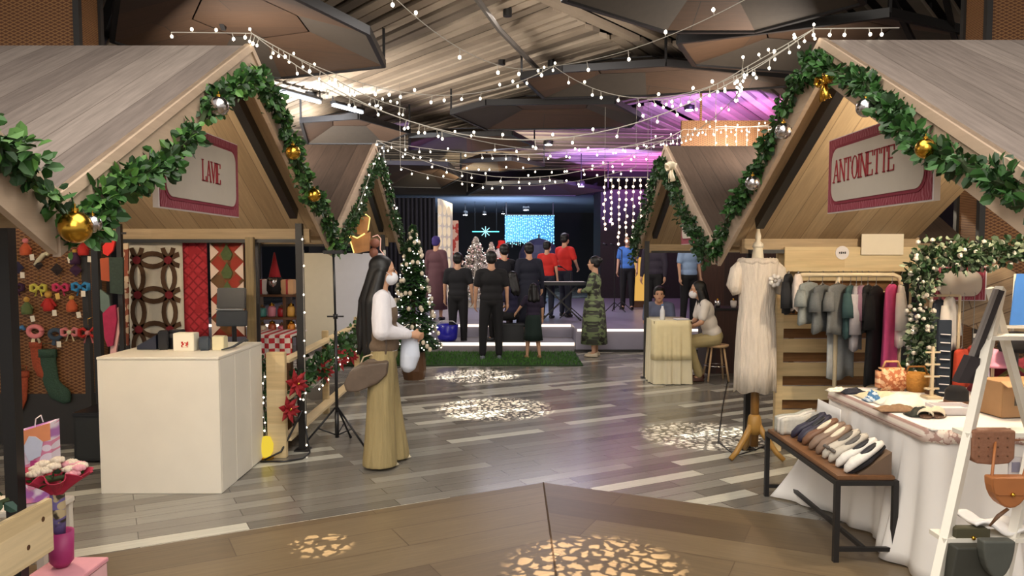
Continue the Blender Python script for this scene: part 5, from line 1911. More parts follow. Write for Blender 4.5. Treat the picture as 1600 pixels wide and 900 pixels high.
# ------------------------------------------------------------------ bench with shoes
t = thing('shoe_bench', 'brown topped bench with black steel legs at lower right', 'bench', (1.89, 4.6, 0))
BX0, BX1, BY0, BY1, BZ = 1.735, 2.045, 4.03, 5.15, .455
mb = MB(); mb.box(((BX0 + BX1) / 2, (BY0 + BY1) / 2, BZ), (BX1 - BX0, BY1 - BY0, .022), bevel=.004); mb.build('seat', planks('bench_brown', [(0, '7a5537'), (1, '6b4a31')], 'yx', 0, .4, 3, rough=.4, grain=.2, soft=True, gap=0), t, world=True)
mb = MB()
for (a, b) in (((BX0, BY0), (BX1, BY0)), ((BX0, BY1), (BX1, BY1)), ((BX0, BY0), (BX0, BY1)), ((BX1, BY0), (BX1, BY1))):
    mb.bar((a[0], a[1], BZ - .024), (b[0], b[1], BZ - .024), .026, .026)
mb.build('seat_frame', m_black, t, world=True)
for x in (BX0, BX1):
    for y in (BY0, BY1):
        mb = MB(); mb.box((x, y, (BZ - .01) / 2), (.028, .028, BZ - .01)); mb.build('leg', m_black, t, world=True)
for y in (BY0, BY1):
    mb = MB(); mb.bar((BX0, y, .07), (BX1, y, .07), .022); mb.build('cross_rail', m_black, t, world=True)
mb = MB(); mb.bar(((BX0 + BX1) / 2, BY0, .07), ((BX0 + BX1) / 2, BY1, .07), .022); mb.build('stretcher', m_black, t, world=True)


def shoe(label, x, y, z, rz, tilt, mu, ms, mo, kind='flat', L=.235):
    t = thing('shoe', label, 'shoe', (x, y, z), rz)
    t.rotation_euler = (0, tilt, rz)
    # local: toe towards -x, heel at +x, sole at z=0
    out = []
    for k in range(20):
        a = 2 * PI * k / 20
        cx = L / 2 * math.cos(a)
        wv = .040 if cx < 0 else .031
        out.append((cx, wv * math.sin(a) * (1 - .12 * math.cos(2 * a)), 0))
    mb = MB(); mb.prism(out, (0, 0, .012)); mb.build('sole', ms, t)
    if kind != 'slide':
        mb = MB()
        mb.tube([(-L * .49, 0, .02), (-L * .4, 0, .03), (-L * .22, 0, .036), (-.0 * L, 0, .03), (L * .2, 0, .028), (L * .4, 0, .034), (L * .49, 0, .03)], [.012, .028, .036, .032, .027, .028, .016], 12, flat=.75)
        mb.build('upper', mu, t, True)
        mb = MB(); mb.ball((L * .16, 0, .045), (L * .28, .022, .014), 2); mb.build('insole', mo, t, True)
    else:
        mb = MB()
        mb.sheet(lambda u, v: Vector((-L * .38 + u * L * .42, .038 * math.cos(v * PI), .012 + .036 * math.sin(v * PI) * (.7 + .3 * u))), 8, 10)
        solid(mb.build('strap', mu, t, True), .006)
        mb = MB(); mb.ball((L * .05, 0, .012), (L * .42, .03, .006), 2); mb.build('insole', mo, t, True)
    if kind == 'bow':
        for k in (-1, 1):
            mb = MB(); mb.ball((-L * .3, k * .018, .064), (.012, .018, .010), 2); mb.build('bow', mo, t, True)


mk = lambda n, c, v=.15, s=60: mat('shoe_' + n, c, .5, var=v, scale=s)
rows = [
    (4.10, 'white cow print slipper nearest the front end of the bench', mk('white', 'dcd8d2'), mk('black', '16141a'), mk('black', '16141a'), 'flat'),
    (4.19, 'second white slipper with a black heel on the bench', mk('white', 'dcd8d2'), mk('black', '16141a'), mk('black', '16141a'), 'flat'),
    (4.29, 'grey and white slide beside the white slippers', mk('stone', 'b9b2a6'), mk('brown', '5d4433'), mk('dgrey', '55504c'), 'bow'),
    (4.385, 'grey slide with a dark tassel on the bench', mk('stone', 'b9b2a6'), mk('brown', '5d4433'), mk('dgrey', '55504c'), 'bow'),
    (4.49, 'taupe loafer in the middle of the bench', mk('taupe', '7d6757'), mk('brown', '5d4433'), mk('cream', 'd9cdb6'), 'flat'),
    (4.585, 'second taupe loafer in the middle of the bench', mk('taupe', '7d6757'), mk('brown', '5d4433'), mk('cream', 'd9cdb6'), 'flat'),
    (4.69, 'brown flat with a cream lining on the bench', mk('tan', '6d4b35'), mk('brown', '5d4433'), mk('cream', 'd9cdb6'), 'flat'),
    (4.78, 'navy flat right beside the brown flat on the bench', mk('navy', '262338'), mk('brown', '5d4433'), mk('black', '16141a'), 'flat'),
    (4.875, 'second navy flat toward the far end of the bench', mk('navy', '262338'), mk('brown', '5d4433'), mk('black', '16141a'), 'flat'),
]
wt = thing('shoe_riser', 'low wedge shaped display riser carrying the shoes on the bench', 'riser', (1.95, 4.5, BZ + .011))
mb = MB(); mb.prism([(1.86, 4.055, BZ + .012), (2.035, 4.055, BZ + .012), (2.035, 4.055, BZ + .135)], (0, .89, 0)); mb.build('wedge', mat('riser_brown', '6b5747', .6, var=.2), wt, world=True)
for (y, lb, mu, ms, mo, kd) in rows:
    shoe(lb, 1.92, y, BZ + .075, R(random.uniform(-7, 7)), R(-35), mu, ms, mo, kd, .265)
t = thing('folded_cloths', 'folded pale mesh cloths stacked at the far end of the bench', 'cloth', (1.9, 5.03, BZ + .011))
for k, cc in enumerate(('b9b6ae', 'cfcac2', 'a5a59c')):
    mb = MB()
    mb.sheet(lambda u, v: Vector((1.76 + .24 * u, 4.96 + .05 * k + .02 * math.sin(u * 9), BZ + .015 + v * (.10 + .05 * u) + .0 * k)), 12, 5)
    mb2 = solid(mb.build('fold', mat('mesh_cloth_' + cc, cc, .85, var=.2, scale=60), t, True, world=True), .025)

# ------------------------------------------------------------------ goods on the big table
TS = TZ + .005


def on_table(px, py):
    """point of the table top that shows at this place of the photo"""
    return at(px, py, z=TS)


p = on_table(1392, 610)
t = thing('woven_pouch', 'peach woven pouch at the back of the big table', 'bag', p)
mb = MB(); mb.box((p.x, p.y, TS + .075), (.19, .09, .15), bevel=.02); mb.build('body', pattern('peach_weave', 'blob', 'dfa377', 'b56a44', 'e8c29a', 'xz', 40), t, True, world=True)
mb = MB(); mb.tube([(p.x - .06, p.y, TS + .145), (p.x - .04, p.y, TS + .19), (p.x + .04, p.y, TS + .19), (p.x + .06, p.y, TS + .145)], .008, 8); mb.build('handle', mat('tan_cord', 'c99a6a', .7), t, True, world=True)
p = on_table(1431, 611)
t = thing('woven_basket', 'amber woven basket right of the peach pouch', 'basket', p)
mb = MB(); mb.lathe([(.055, 0), (.075, .04), (.08, .11), (.07, .12), (.055, .05)], (p.x, p.y, TS), 20); mb.build('body', mat('amber_weave', 'b07a2e', .7, var=.35, scale=50, bump=.5), t, True, world=True)
mb = MB(); mb.tube([(p.x - .072, p.y, TS + .11), (p.x - .05, p.y, TS + .16), (p.x + .05, p.y, TS + .16), (p.x + .072, p.y, TS + .11)], .007, 8); mb.build('handle', mat('amber_dark', '8a5a22', .7), t, True, world=True)


def crumple(label, px, py, sx, sy, h, m, seed, cat='cloth', name='folded_cloth'):
    c = on_table(px, py)
    mb = MB()
    mb.sheet(lambda u, v: Vector((c.x + (u - .5) * sx, c.y + (v - .5) * sy, TS + .003 + h * (max(0, 1 - abs(2 * u - 1) ** 3) * max(0, 1 - abs(2 * v - 1) ** 3)) * (.6 + .7 * noise.noise(Vector((u * 4 + seed, v * 4, seed)))))), 20, 14)
    return tag(solid(mb.build(name, m, None, True), .004, 1), label, cat)


crumple('white lace scarf heaped in the middle of the big table', 1415, 634, .30, .2, .08, mat('white_lace_cloth', 'e9e2d2', .85, var=.12, scale=40), 1)
crumple('cream scarf lying behind the white lace one', 1375, 622, .26, .16, .05, mat('cream_cloth', 'd6c8a8', .85), 2)
crumple('brown striped scarf before the white lace one', 1400, 642, .22, .10, .04, mat('brown_stripe_cloth', '8a6c50', .85, var=.4, scale=50), 3)
crumple('dark olive pouch lying near the front edge of the big table', 1440, 650, .16, .09, .05, mat('dark_olive_cloth', '2d2f26', .85, var=.3), 4, 'pouch', 'pouch')
crumple('black pouch near the left corner of the big table', 1335, 615, .15, .07, .04, mat('ink_cloth', '1c1e2b', .8), 5, 'pouch', 'pouch')
crumple('blue flowered pouch at the left of the big table', 1364, 627, .10, .08, .06, pattern('blue_floral', 'blob', 'c6d3dc', '3f6f9c', None, 'xz', 50), 6, 'pouch', 'pouch')
crumple('white crochet doily at the very left corner of the big table', 1308, 612, .13, .07, .03, mat('white_crochet', 'e2dccb', .9), 7)
for k, (px, lb) in enumerate(((1462, 'cream and brown sandal at the front of the big table'), (1480, 'second cream and brown sandal, nearer the ladder'))):
    c = on_table(px, 656)
    shoe(lb, c.x, c.y + .10, TS + .003, R(60), 0, mk('cream', 'd9cdb6'), mk('brown', '5d4433'), mk('tan', '6d4b35'), 'slide', .2)
c = on_table(1500, 652)
t = thing('white_tray', 'shallow white tray at the front of the big table', 'tray', c)
mb = MB(); mb.box((c.x + .02, c.y + .12, TS + .012), (.2, .16, .02), bevel=.005); mb.build('base', m_white, t, world=True)
mb = MB()
for (dx, dy, sx, sy) in ((-.10, 0, .01, .16), (.10, 0, .01, .16), (0, .08, .2, .01), (0, -.08, .2, .01)): mb.box((c.x + .02 + dx, c.y + .12 + dy, TS + .028), (sx, sy, .03))
mb.build('rim', m_white, t, world=True)
p = on_table(1494, 634)
t = thing('black_hat', 'round black felt hat on the big table beside the ladder', 'hat', p)
mb = MB(); mb.lathe([(.10, 0), (.10, .006), (.065, .01), (.062, .09), (.04, .115), (.005, .12)], (p.x, p.y, TS + .001), 24); mb.build('crown', mat('black_wool', '131114', .9), t, True, world=True)
mb = MB(); mb.lathe([(.067, .012), (.067, .035), (.064, .035)], (p.x, p.y, TS + .001), 24, cap=False); mb.build('hat_band', m_brownw, t, True, world=True)

# earring display: dark board with rows of white clips beside a pale comb-like rack
p = at(1472, 615, y=4.75)
t = thing('earring_board', 'tall dark earring board with white clips on the big table', 'display board', (p.x, 4.75, TS))
zt_ = at(1472, 500, y=4.75).z
mb = MB(); mb.box((p.x, 4.75, (TS + zt_) / 2), (.085, .02, zt_ - TS), bevel=.003); mb.build('board', mat('navy_felt', '1d2836', .8), t, world=True)
for k in range(8):
    mb = MB(); mb.bar((p.x - .03, 4.733, TS + .03 + k * .052), (p.x + .03, 4.733, TS + .026 + k * .052), .006); mb.build('clip', m_white, t, world=True)
mb = MB(); mb.box((p.x, 4.80, TS + .01), (.1, .12, .02)); mb.build('foot', m_brownw, t, world=True)
p2 = at(1456, 600, y=4.7)
t = thing('earring_rack', 'pale wooden peg rack left of the dark earring board', 'display rack', (p2.x, 4.7, TS))
mb = MB(); mb.box((p2.x, 4.7, TS + .16), (.016, .016, .32)); mb.build('pole', m_palebeige, t, world=True)
for k in range(4):
    mb = MB(); mb.bar((p2.x - .045, 4.7, TS + .06 + k * .075), (p2.x + .045, 4.7, TS + .06 + k * .075), .010); mb.build('peg', m_palebeige, t, world=True)
mb = MB(); mb.box((p2.x, 4.7, TS + .007), (.09, .09, .014)); mb.build('foot', m_palebeige, t, world=True)
# blue robe and white robe on hangers behind
YB = 5.45
t = thing('hanger_stand', 'slim stand holding the navy and white robes behind the big table', 'stand', (2.8, YB + .05, 0))
ha, hb = at(1455, 462, y=YB), at(1500, 462, y=YB)
mb = MB(); mb.tube([(ha.x, YB, ha.z), (hb.x, YB, hb.z)], .010, 8); mb.build('bar', m_palebeige, t, world=True)
for x in (ha.x, hb.x):
    mb = MB(); mb.tube([(x, YB, 0.01), (x, YB, ha.z)], .010, 8); mb.build('upright', m_palebeige, t, world=True)
zb_ = ha.z
garment('navy sleeveless top on the slim stand behind the earring board', 1468, 22, 468, 590, gm('navy', '28303c'), y=YB, rot=30, seed=21)
garment('white kimono on the slim stand beside the navy top', 1484, 22, 464, 545, gm('white', 'e2dcd4', .06), y=YB, rot=40, sleeve=.22, seed=22)
garment('orange red scarf dress hanging behind the big table', 1503, 26, 545, 610, gm('coral', 'c8492f', .3), y=5.3, rot=30, seed=23)
garment('red blouse right of the orange scarf dress', 1520, 22, 540, 612, gm('brickred', '9c3328', .25), y=5.35, rot=40, seed=24)

# table clutter at the right edge
p = at(1580, 655, z=TS)
BXc = (p.x + .03, 4.2)
t = thing('cardboard_box', 'brown cardboard carton on the big table at the right edge', 'box', (BXc[0], BXc[1], TS))
m_card = mat('cardboard', 'b08a62', .8, var=.08)
mb = MB(); mb.box((BXc[0] + .06, BXc[1] + .02, TS + .10), (.30, .2, .19), (0, 0, .12), .003); mb.build('body', m_card, t, world=True)
mb = MB(); mb.prism([(BXc[0] - .08, BXc[1] - .08, TS + .197), (BXc[0] + .2, BXc[1] - .06, TS + .197), (BXc[0] + .2, BXc[1] - .12, TS + .18), (BXc[0] - .08, BXc[1] - .145, TS + .175)], (0, 0, .004)); mb.build('flap', mat('cardboard_light', 'c29c72', .8), t, world=True)
mb = MB(); mb.box((BXc[0] + .02, BXc[1] - .088, TS + .10), (.05, .003, .06), (0, 0, .12)); mb.build('printed_mark', mat('grey_print', '5c5348', .8), t, world=True)
p = at(1540, 644, z=TS)
t = thing('perforated_block', 'small cream block with round holes beside the carton', 'block', (p.x, p.y, TS))
mb = MB(); mb.box((p.x, p.y + .02, TS + .045), (.085, .04, .085), bevel=.006); mb.build('body', mat('cream_block', 'dccba0', .6), t, world=True)
for i in range(2):
    for j in range(2):
        mb = MB(); mb.lathe([(.011, 0), (.011, .003)], (0, 0, 0), 10); mb.bm.transform(Matrix.Translation((p.x - .018 + .036 * i, p.y - .001, TS + .028 + .036 * j)) @ Matrix.Rotation(R(90), 4, 'X')); mb.build('hole', m_brownw, t, world=True)
p = at(1535, 625, y=4.5)
t = thing('phone_case_card', 'pale lilac display card standing behind the cream block', 'card', (p.x, 4.5, TS))
mb = MB(); mb.box((p.x, 4.5, TS + .13), (.07, .03, .24), (R(-8), 0, 0), .004); cd_ = mb.build('card', mat('lilac_card', 'c9c0d6', .5, var=.15, scale=40), t, world=True)
mb = MB(); mb.box((p.x, 4.483, TS + .12), (.045, .004, .1), (R(-8), 0, 0)); mb.build('picture', m_dgrey, cd_, world=True)
p = at(1550, 600, y=4.75)
t = thing('cap_display', 'pink sun hat on a short stand at the right of the big table', 'hat', (p.x, 4.75, TS))
zc = at(1550, 572, y=4.75).z
mb = MB(); mb.lathe([(.11, 0), (.10, .02), (.065, .03), (.06, .08), (.03, .105), (.005, .11)], (p.x, 4.75, zc), 24); mb.build('hat', mat('candy_pink', 'e79ab4', .7), t, True, world=True)
mb = MB(); mb.tube([(p.x, 4.75, TS), (p.x, 4.75, zc + .05)], .01, 8); mb.lathe([(.05, 0), (.05, .008)], (p.x, 4.75, TS), 14); mb.build('stand', m_palebeige, t, world=True)
p = at(1580, 600, y=4.95)
crm = at(1580, 592, y=4.9)
t = thing('garment_heap', 'wine red clothes heaped behind the carton', 'clothes', (p.x, 4.9, TS))
mb = MB(); mb.sheet(lambda u, v: Vector((2.95 + .5 * u, 4.72 + .24 * v, TS + .005 + .26 * math.sin(PI * u) ** .5 * math.sin(PI * v) ** .5 * (.8 + .4 * noise.noise(Vector((u * 5, v * 5, 2)))))), 22, 16)
solid(mb.build('heap', mat('wine_red_cloth', '7c2233', .85, var=.3), t, True, world=True), .004, 1)
mb = MB(); mb.tube([(3.0, 4.70, TS + .12), (3.1, 4.69, TS + .2), (3.2, 4.70, TS + .14)], [.02, .03, .02], 8, flat=.4); mb.build('sleeve', mat('olive_cloth', '6d6a3a', .85), t, True, world=True)
p = at(1592, 545, y=4.6)
t = thing('black_hat', 'black curly fur hat on a pole behind the carton', 'hat', (p.x, 4.62, TS))
mb = MB(); mb.lathe([(.09, 0), (.10, .03), (.085, .09), (.04, .12), (.005, .125)], (p.x, 4.62, p.z - .02), 24, wob=lambda a, z: 1 + .05 * math.sin(a * 9 + z * 60)); mb.build('crown', MATS['black_wool'], t, True, world=True)
mb = MB(); mb.tube([(p.x, 4.62, TS), (p.x, 4.62, p.z)], .012, 8); mb.lathe([(.06, 0), (.06, .01)], (p.x, 4.62, TS), 14); mb.build('stand', m_black, t, world=True)
a, b = at(1578, 508, y=5.0), at(1640, 428, y=5.0)
t = thing('blue_poster', 'bright blue sheet on an easel at the right edge', 'poster', ((a.x + b.x) / 2, 5.0, TS))
mb = MB(); mb.prism([(a.x, 5.0, a.z), (b.x, 5.0, a.z), (b.x, 5.03, b.z), (a.x + .05, 5.03, b.z)], (0, .008, 0)); mb.build('sheet', mat('bright_blue_sheet', '4a86d8', .5, var=.08), t, world=True)
mb = MB(); mb.bar((a.x + .02, 5.02, TS), (a.x + .05, 5.04, b.z), .015); mb.bar((b.x, 5.02, TS), (b.x, 5.04, b.z), .015); mb.bar((a.x - .1, 4.99, a.z - .01), (b.x, 4.99, a.z - .01), .02); mb.build('easel', m_wht, t, world=True)

# ------------------------------------------------------------------ white ladder shelf with bags
LB, LTp = Vector((1.555, 2.876, 0)), Vector((2.135, 3.352, 1.50))
RO = Vector((.272, .0, 0))
t = thing('ladder_shelf', 'white painted ladder shelf hung with bags at the lower right corner', 'ladder shelf', (1.8, 3.1, 0))
mb = MB(); mb.bar(LB, LTp, .032, .045); mb.build('rail', m_wht, t, world=True)
mb = MB(); mb.bar(LB + RO, LTp + RO, .032, .045); mb.build('rail', m_wht, t, world=True)
bk0, bk1 = Vector((2.62, 3.45, 0)), LTp + Vector((-.02, .04, 0))
mb = MB(); mb.bar(bk0, bk1, .03, .03); mb.build('back_leg', m_wht, t, world=True)
mb = MB(); mb.bar(bk0 + RO, bk1 + RO, .03, .03); mb.build('back_leg', m_wht, t, world=True)
for u in (.86, .60, .335, .16):
    q = LB.lerp(LTp, u)
    mb = MB(); mb.box((q.x + RO.x / 2 + .03, q.y + .03, q.z), (RO.x + .1, .11, .018)); mb.build('tread', m_wht, t, world=True)


def bag(label, px0, px1, py0, py1, y, m, shape='round', strap=None, th=.05, flap=None, st_m=None, name='hand_bag'):
    a, b = at(px0, py1, y=y), at(px1, py0, y=y)
    w, h = b.x - a.x, b.z - a.z
    cx = (a.x + b.x) / 2
    t = thing(name, label, 'bag', (cx, y, a.z))
    if shape == 'round':
        out = [(cx + w / 2 * math.cos(R(180 + 180 * k / 12)), y, a.z + h + (h) * math.sin(R(180 + 180 * k / 12))) for k in range(13)]
    elif shape == 'basket':
        out = [(cx - w / 2, y, b.z), (cx - w * .5, y, a.z + h * .2), (cx - w * .38, y, a.z + h * .04), (cx, y, a.z), (cx + w * .38, y, a.z + h * .04), (cx + w * .5, y, a.z + h * .2), (cx + w / 2, y, b.z)]
    else:
        out = [(cx - w * .36, y, b.z), (cx - w / 2, y, a.z), (cx + w / 2, y, a.z), (cx + w * .36, y, b.z)]
    mb = MB(); mb.prism(out, (0, th, 0))
    o = mb.build('body', m, t, world=True)
    md = o.modifiers.new('soft', 'BEVEL'); md.width = .008; md.segments = 3
    if flap:
        mb = MB(); mb.prism([Vector(q) + Vector((0, -.006, 0)) if q[2] > a.z + h * .45 else Vector((q[0], q[1] - .006, a.z + h * .45)) for q in out], (0, .004, 0)); fo_ = mb.build('flap', flap, t, world=True)
        mb = MB(); mb.ball((cx, y - .01, a.z + h * .48), .009, 2); mb.build('clasp', m_gold, fo_, world=True)
    if strap:
        mb = MB(); mb.tube([(cx - w * .4, y + th / 2, b.z - .01)] + [Vector(s) for s in strap] + [(cx + w * .4, y + th / 2, b.z - .01)], .006, 6); mb.build('strap', st_m or m, t, True, world=True)
    return t


m_bbrown = mat('brown_perforated_leather', '8a5f47', .6, var=.2, scale=60, bump=.2)
m_tan = mat('tan_leather', 'a8693a', .5, var=.12)
m_olive = mat('olive_leather', '4a4632', .6, var=.2)
m_dolive = mat('dark_olive_leather', '35352e', .6, var=.2)
u6 = LB.lerp(LTp, .60)
bag('brown perforated basket bag hanging from the ladder tread', 1518, 1588, 673, 727, 3.13, m_bbrown, 'basket', [(u6.x + .08, 3.2, u6.z + .01), (u6.x + .2, 3.2, u6.z + .01)], .07)
mb = MB()
for i in range(4):
    for j in range(3):
        q = at(1530 + i * 15, 685 + j * 14, y=3.126)
        mb.ball((q.x, 3.128, q.z), (.004, .002, .004), 1)
mb.build('hole_pattern', m_brownw, [o for o in C.objects if o.get('label', '').startswith('brown perforated basket')][0], world=True)
u3 = LB.lerp(LTp, .335)
bag('tan half-moon leather bag at the right edge of the photo', 1549, 1612, 747, 795, 3.0, m_tan, 'round', [(u6.x + .1, 3.14, u6.z - .02), (u6.x + .26, 3.14, u6.z - .02)], .06, flap=m_tan)
q = at(1572, 800, y=2.98)
mb = MB(); mb.tube([at(1575, 795, y=2.99), at(1560, 806, y=2.99), at(1546, 822, y=2.99)], [.01, .012, .006], 6, flat=.5)
tag(mb.build('leather_tassel', MATS['brown_stained_wood'], smooth=True), 'brown leather tassel below the tan half-moon bag', 'tassel')
t = thing('price_card', 'small white framed card beside the tan half-moon bag', 'card', at(1585, 745, y=3.18))
a, b = at(1575, 745, y=3.16), at(1597, 714, y=3.16)
mb = MB(); mb.box(((a.x + b.x) / 2, 3.16, (a.z + b.z) / 2), (b.x - a.x, .006, b.z - a.z)); mb.build('card', m_white, t, world=True)
mb = MB(); mb.box(((a.x + b.x) / 2, 3.155, (a.z + b.z) / 2), ((b.x - a.x) * .6, .003, (b.z - a.z) * .5)); mb.build('print', mat('lilac_grey_print', '9a97ab', .6), t, world=True)
bag('olive satchel hanging low on the ladder shelf', 1492, 1546, 826, 852, 3.02, m_olive, 'basket', None, .05, flap=m_olive)
bag('dark olive tote under the satchel at the bottom edge', 1482, 1560, 856, 925, 2.95, m_dolive, 'tote', None, .06)
bag('grey olive half-moon bag at the bottom right corner', 1535, 1588, 846, 905, 2.9, mat('grey_olive_leather', '4d4f49', .6, var=.2), 'round', None, .05)
# long strap bag hanging from the ladder top
t = thing('long_strap_bag', 'black bag on a very long strap hanging from the ladder top', 'bag', at(1512, 600, y=3.25))
mb = MB(); mb.prism([at(1560, 452, y=3.28), at(1570, 455, y=3.28), at(1545, 520, y=3.27), at(1525, 575, y=3.26), at(1517, 572, y=3.26), at(1540, 500, y=3.27)], (0, .02, 0)); mb.build('strap', mat('black_brown_leather', '2a2224', .5), t, world=True)
mb = MB(); mb.prism([at(1556, 452, y=3.27), at(1561, 453, y=3.27), at(1522, 558, y=3.25), at(1512, 570, y=3.25)], (0, .02, 0)); mb.build('strap_highlight', mat('grey_highlight', '77706c', .5), t, world=True)  # paler strip paints the highlight along the strap's left side
mb = MB(); mb.prism([at(1517, 556, y=3.24), at(1532, 560, y=3.24), at(1528, 600, y=3.24), at(1497, 598, y=3.24)], (0, .05, 0)); mb.build('body', mat('black_brown_leather', '2a2224', .5), t, world=True)
mb = MB()
q = at(1540, 815, y=3.12)
mb.sheet(lambda u, v: Vector((q.x - .10 + .30 * u, 3.02 + .16 * v, q.z + .02 + .02 * math.sin(u * 11) * math.cos(v * 7) - .05 * u)), 20, 10)
tag(solid(mb.build('white_scarf', m_cloth, None, True), .01), 'thin white scarf laid over the lower ladder tread', 'scarf')

# frosted garland arch
m_f1, m_f2 = mat('frost_green', '3c5138', .7, var=.3), mat('frost_pale', '8d9a80', .8, var=.2)
m_berry = mat('white_berry', 'ddd6cc', .4)
ga_, gb_, gc_ = at(1440, 560, y=5.15), at(1440, 392, y=5.15), at(1660, 372, y=5.15)
garland('frosted_garland', 'frosted garland with white berries arching over the big table', [(ga_.x - .02, 5.15, ga_.z - .08), (ga_.x, 5.15, ga_.z), (gb_.x, 5.15, gb_.z - .1), (gb_.x + .06, 5.15, gb_.z), (gb_.x + .4, 5.15, gb_.z + .01), (gc_.x, 5.15, gc_.z - .06)], 2800, .04, .085, seed=41, mats=[m_f1, MATS['leaf_dark_green'], m_f2], berries=190, bm_=m_berry)
t = thing('garland_arch', 'thin black arch frame carrying the frosted garland', 'arch', (gb_.x, 5.17, 0))
mb = MB(); mb.tube([(ga_.x, 5.17, .01), (gb_.x, 5.17, gb_.z - .06), (gb_.x + .06, 5.17, gb_.z)], .012, 8); mb.build('upright', m_black, t, True, world=True)
mb = MB(); mb.tube([(gb_.x + .06, 5.17, gb_.z), (gc_.x, 5.17, gc_.z - .06)], .012, 8); mb.build('crossbar', m_black, t, True, world=True)
mb = MB(); mb.tube([(gc_.x, 5.17, gc_.z - .06), (gc_.x, 5.17, .01)], .012, 8); mb.build('upright', m_black, t, True, world=True)

# ------------------------------------------------------------------ small round table where two people sit
m_cream2 = mat('cream_table_cloth', 'ddd3b4', .8, var=.06, scale=6)
QX, QY, QZ = 2.03, 9.95, .80
t = thing('cafe_table', 'small table under a long cream cloth where the seated woman writes', 'table', (QX, QY, 0))
mb = MB(); mb.box((QX, QY, QZ - .015), (.48, .62, .03)); mb.build('top', m_brownw, t, world=True)
mb = MB(); mb.tube([(QX, QY, .0), (QX, QY, QZ - .02)], .03, 10); mb.lathe([(.2, 0), (.2, .02), (.04, .04)], (QX, QY, 0), 16); mb.build('pedestal', m_black, t, world=True)
t = thing('tablecloth', 'long cream cloth falling from the small table to the floor', 'tablecloth', (QX, QY, 0))


def sk2(u, v):
    a = u * 2 * PI
    c, s = math.cos(a), math.sin(a)
    k = 1 / max(abs(c), abs(s))
    k = min(k, 1.28)
    o = 1 + v * (.06 + .05 * math.sin(a * 13) + .03 * math.sin(a * 29))
    return Vector((QX + .25 * c * k * o, QY + .325 * s * k * o, max(.004, QZ + .008 - v * QZ)))


mb = MB(); mb.sheet(sk2, 160, 10, close=True); mb.box((QX, QY, QZ + .004), (.50, .64, .005))
mb.build('cloth', m_cream2, t, True, world=True)
mb = MB(); mb.sheet(lambda u, v: sk2((.58 + u * .30) % 1, v * .62) + Vector((-.006, -.014 - .004 * v, .004)), 60, 6)
solid(mb.build('overlay', mat('yellow_cream_overlay', 'e0d2a6', .8, var=.08), t, True, world=True), .003)
t = thing('water_bottle', 'clear white bottle on the cream cloth of the small table', 'bottle', (1.78, 9.78, QZ + .008))
bx = at(1035, 490, y=9.78).x
mb = MB(); mb.lathe([(.028, 0), (.032, .02), (.03, .12), (.014, .16), (.014, .18)], (bx, 9.78, QZ + .008), 14); mb.build('body', mat('bottle_white', 'd4d6dc', .2), t, True, world=True)
mb = MB(); mb.lathe([(.016, .18), (.016, .20)], (bx, 9.78, QZ + .008), 12); mb.build('cap', mat('blue_cap', '5f7fb0', .4), t, True, world=True)
t = thing('notebook', 'open paper booklet in front of the seated woman', 'book', (2.05, 9.85, QZ + .008))
mb = MB(); mb.box((2.17, 9.82, QZ + .017), (.16, .12, .012), (0, 0, .2)); mb.build('pages', m_white, t, world=True)
mb = MB(); mb.box((2.17, 9.82, QZ + .0095), (.17, .13, .004), (0, 0, .2)); mb.build('cover', mat('blue_cover', '50658c', .5), t, world=True)
t = thing('stool', 'light wooden stool under the seated woman', 'stool', (2.5, 9.95, 0))
SXc, SYc = 2.66, 9.95
mb = MB(); mb.lathe([(.14, .44), (.16, .455), (.16, .475), (.13, .48)], (SXc, SYc, 0), 20); mb.build('seat', mat('pale_stool_wood', 'c9a982', .5), t, True, world=True)
for an in (45, 135, 225, 315):
    d = Vector((math.cos(R(an)), math.sin(R(an)), 0))
    mb = MB(); mb.tube([Vector((SXc, SYc, .45)) + d * .11, Vector((SXc, SYc, .005)) + d * .19], .013, 8); mb.build('leg', MATS['pale_stool_wood'], t, True, world=True)
mb = MB(); mb.tube([(SXc + .15 * math.cos(a * PI / 8), SYc + .15 * math.sin(a * PI / 8), .2) for a in range(17)], .006, 6); mb.build('foot_ring', m_silver, t, True, world=True)
mb = MB(); mb.tube([at(1138, 590, z=.01) + Vector((0, 0, .0)), at(1128, 640, z=.01), at(1122, 690, z=.01), at(1150, 712, z=.01), (2.2, 6.5, .01)], .006, 6)
tag(mb.build('floor_cable', m_blackp, smooth=True), 'thin dark cable lying on the floor by the dress form', 'cable')

# ================================================================== PEOPLE
m_skin = mat('skin', 'c99a7c', .55, var=.05, scale=8)
m_hair = mat('black_hair', '0a0809', .5, var=.3, scale=60)
m_eye = mat('dark_eye', '1a1214', .2)
m_lip = mat('lip', 'a8615a', .5)
m_mask = mat('white_mask', 'dfe0e6', .7, var=.03)
m_blk = mat('black_garment', '121115', .85, var=.2, scale=30)
m_sole = mat('black_shoe', '17161a', .5)
V = Vector


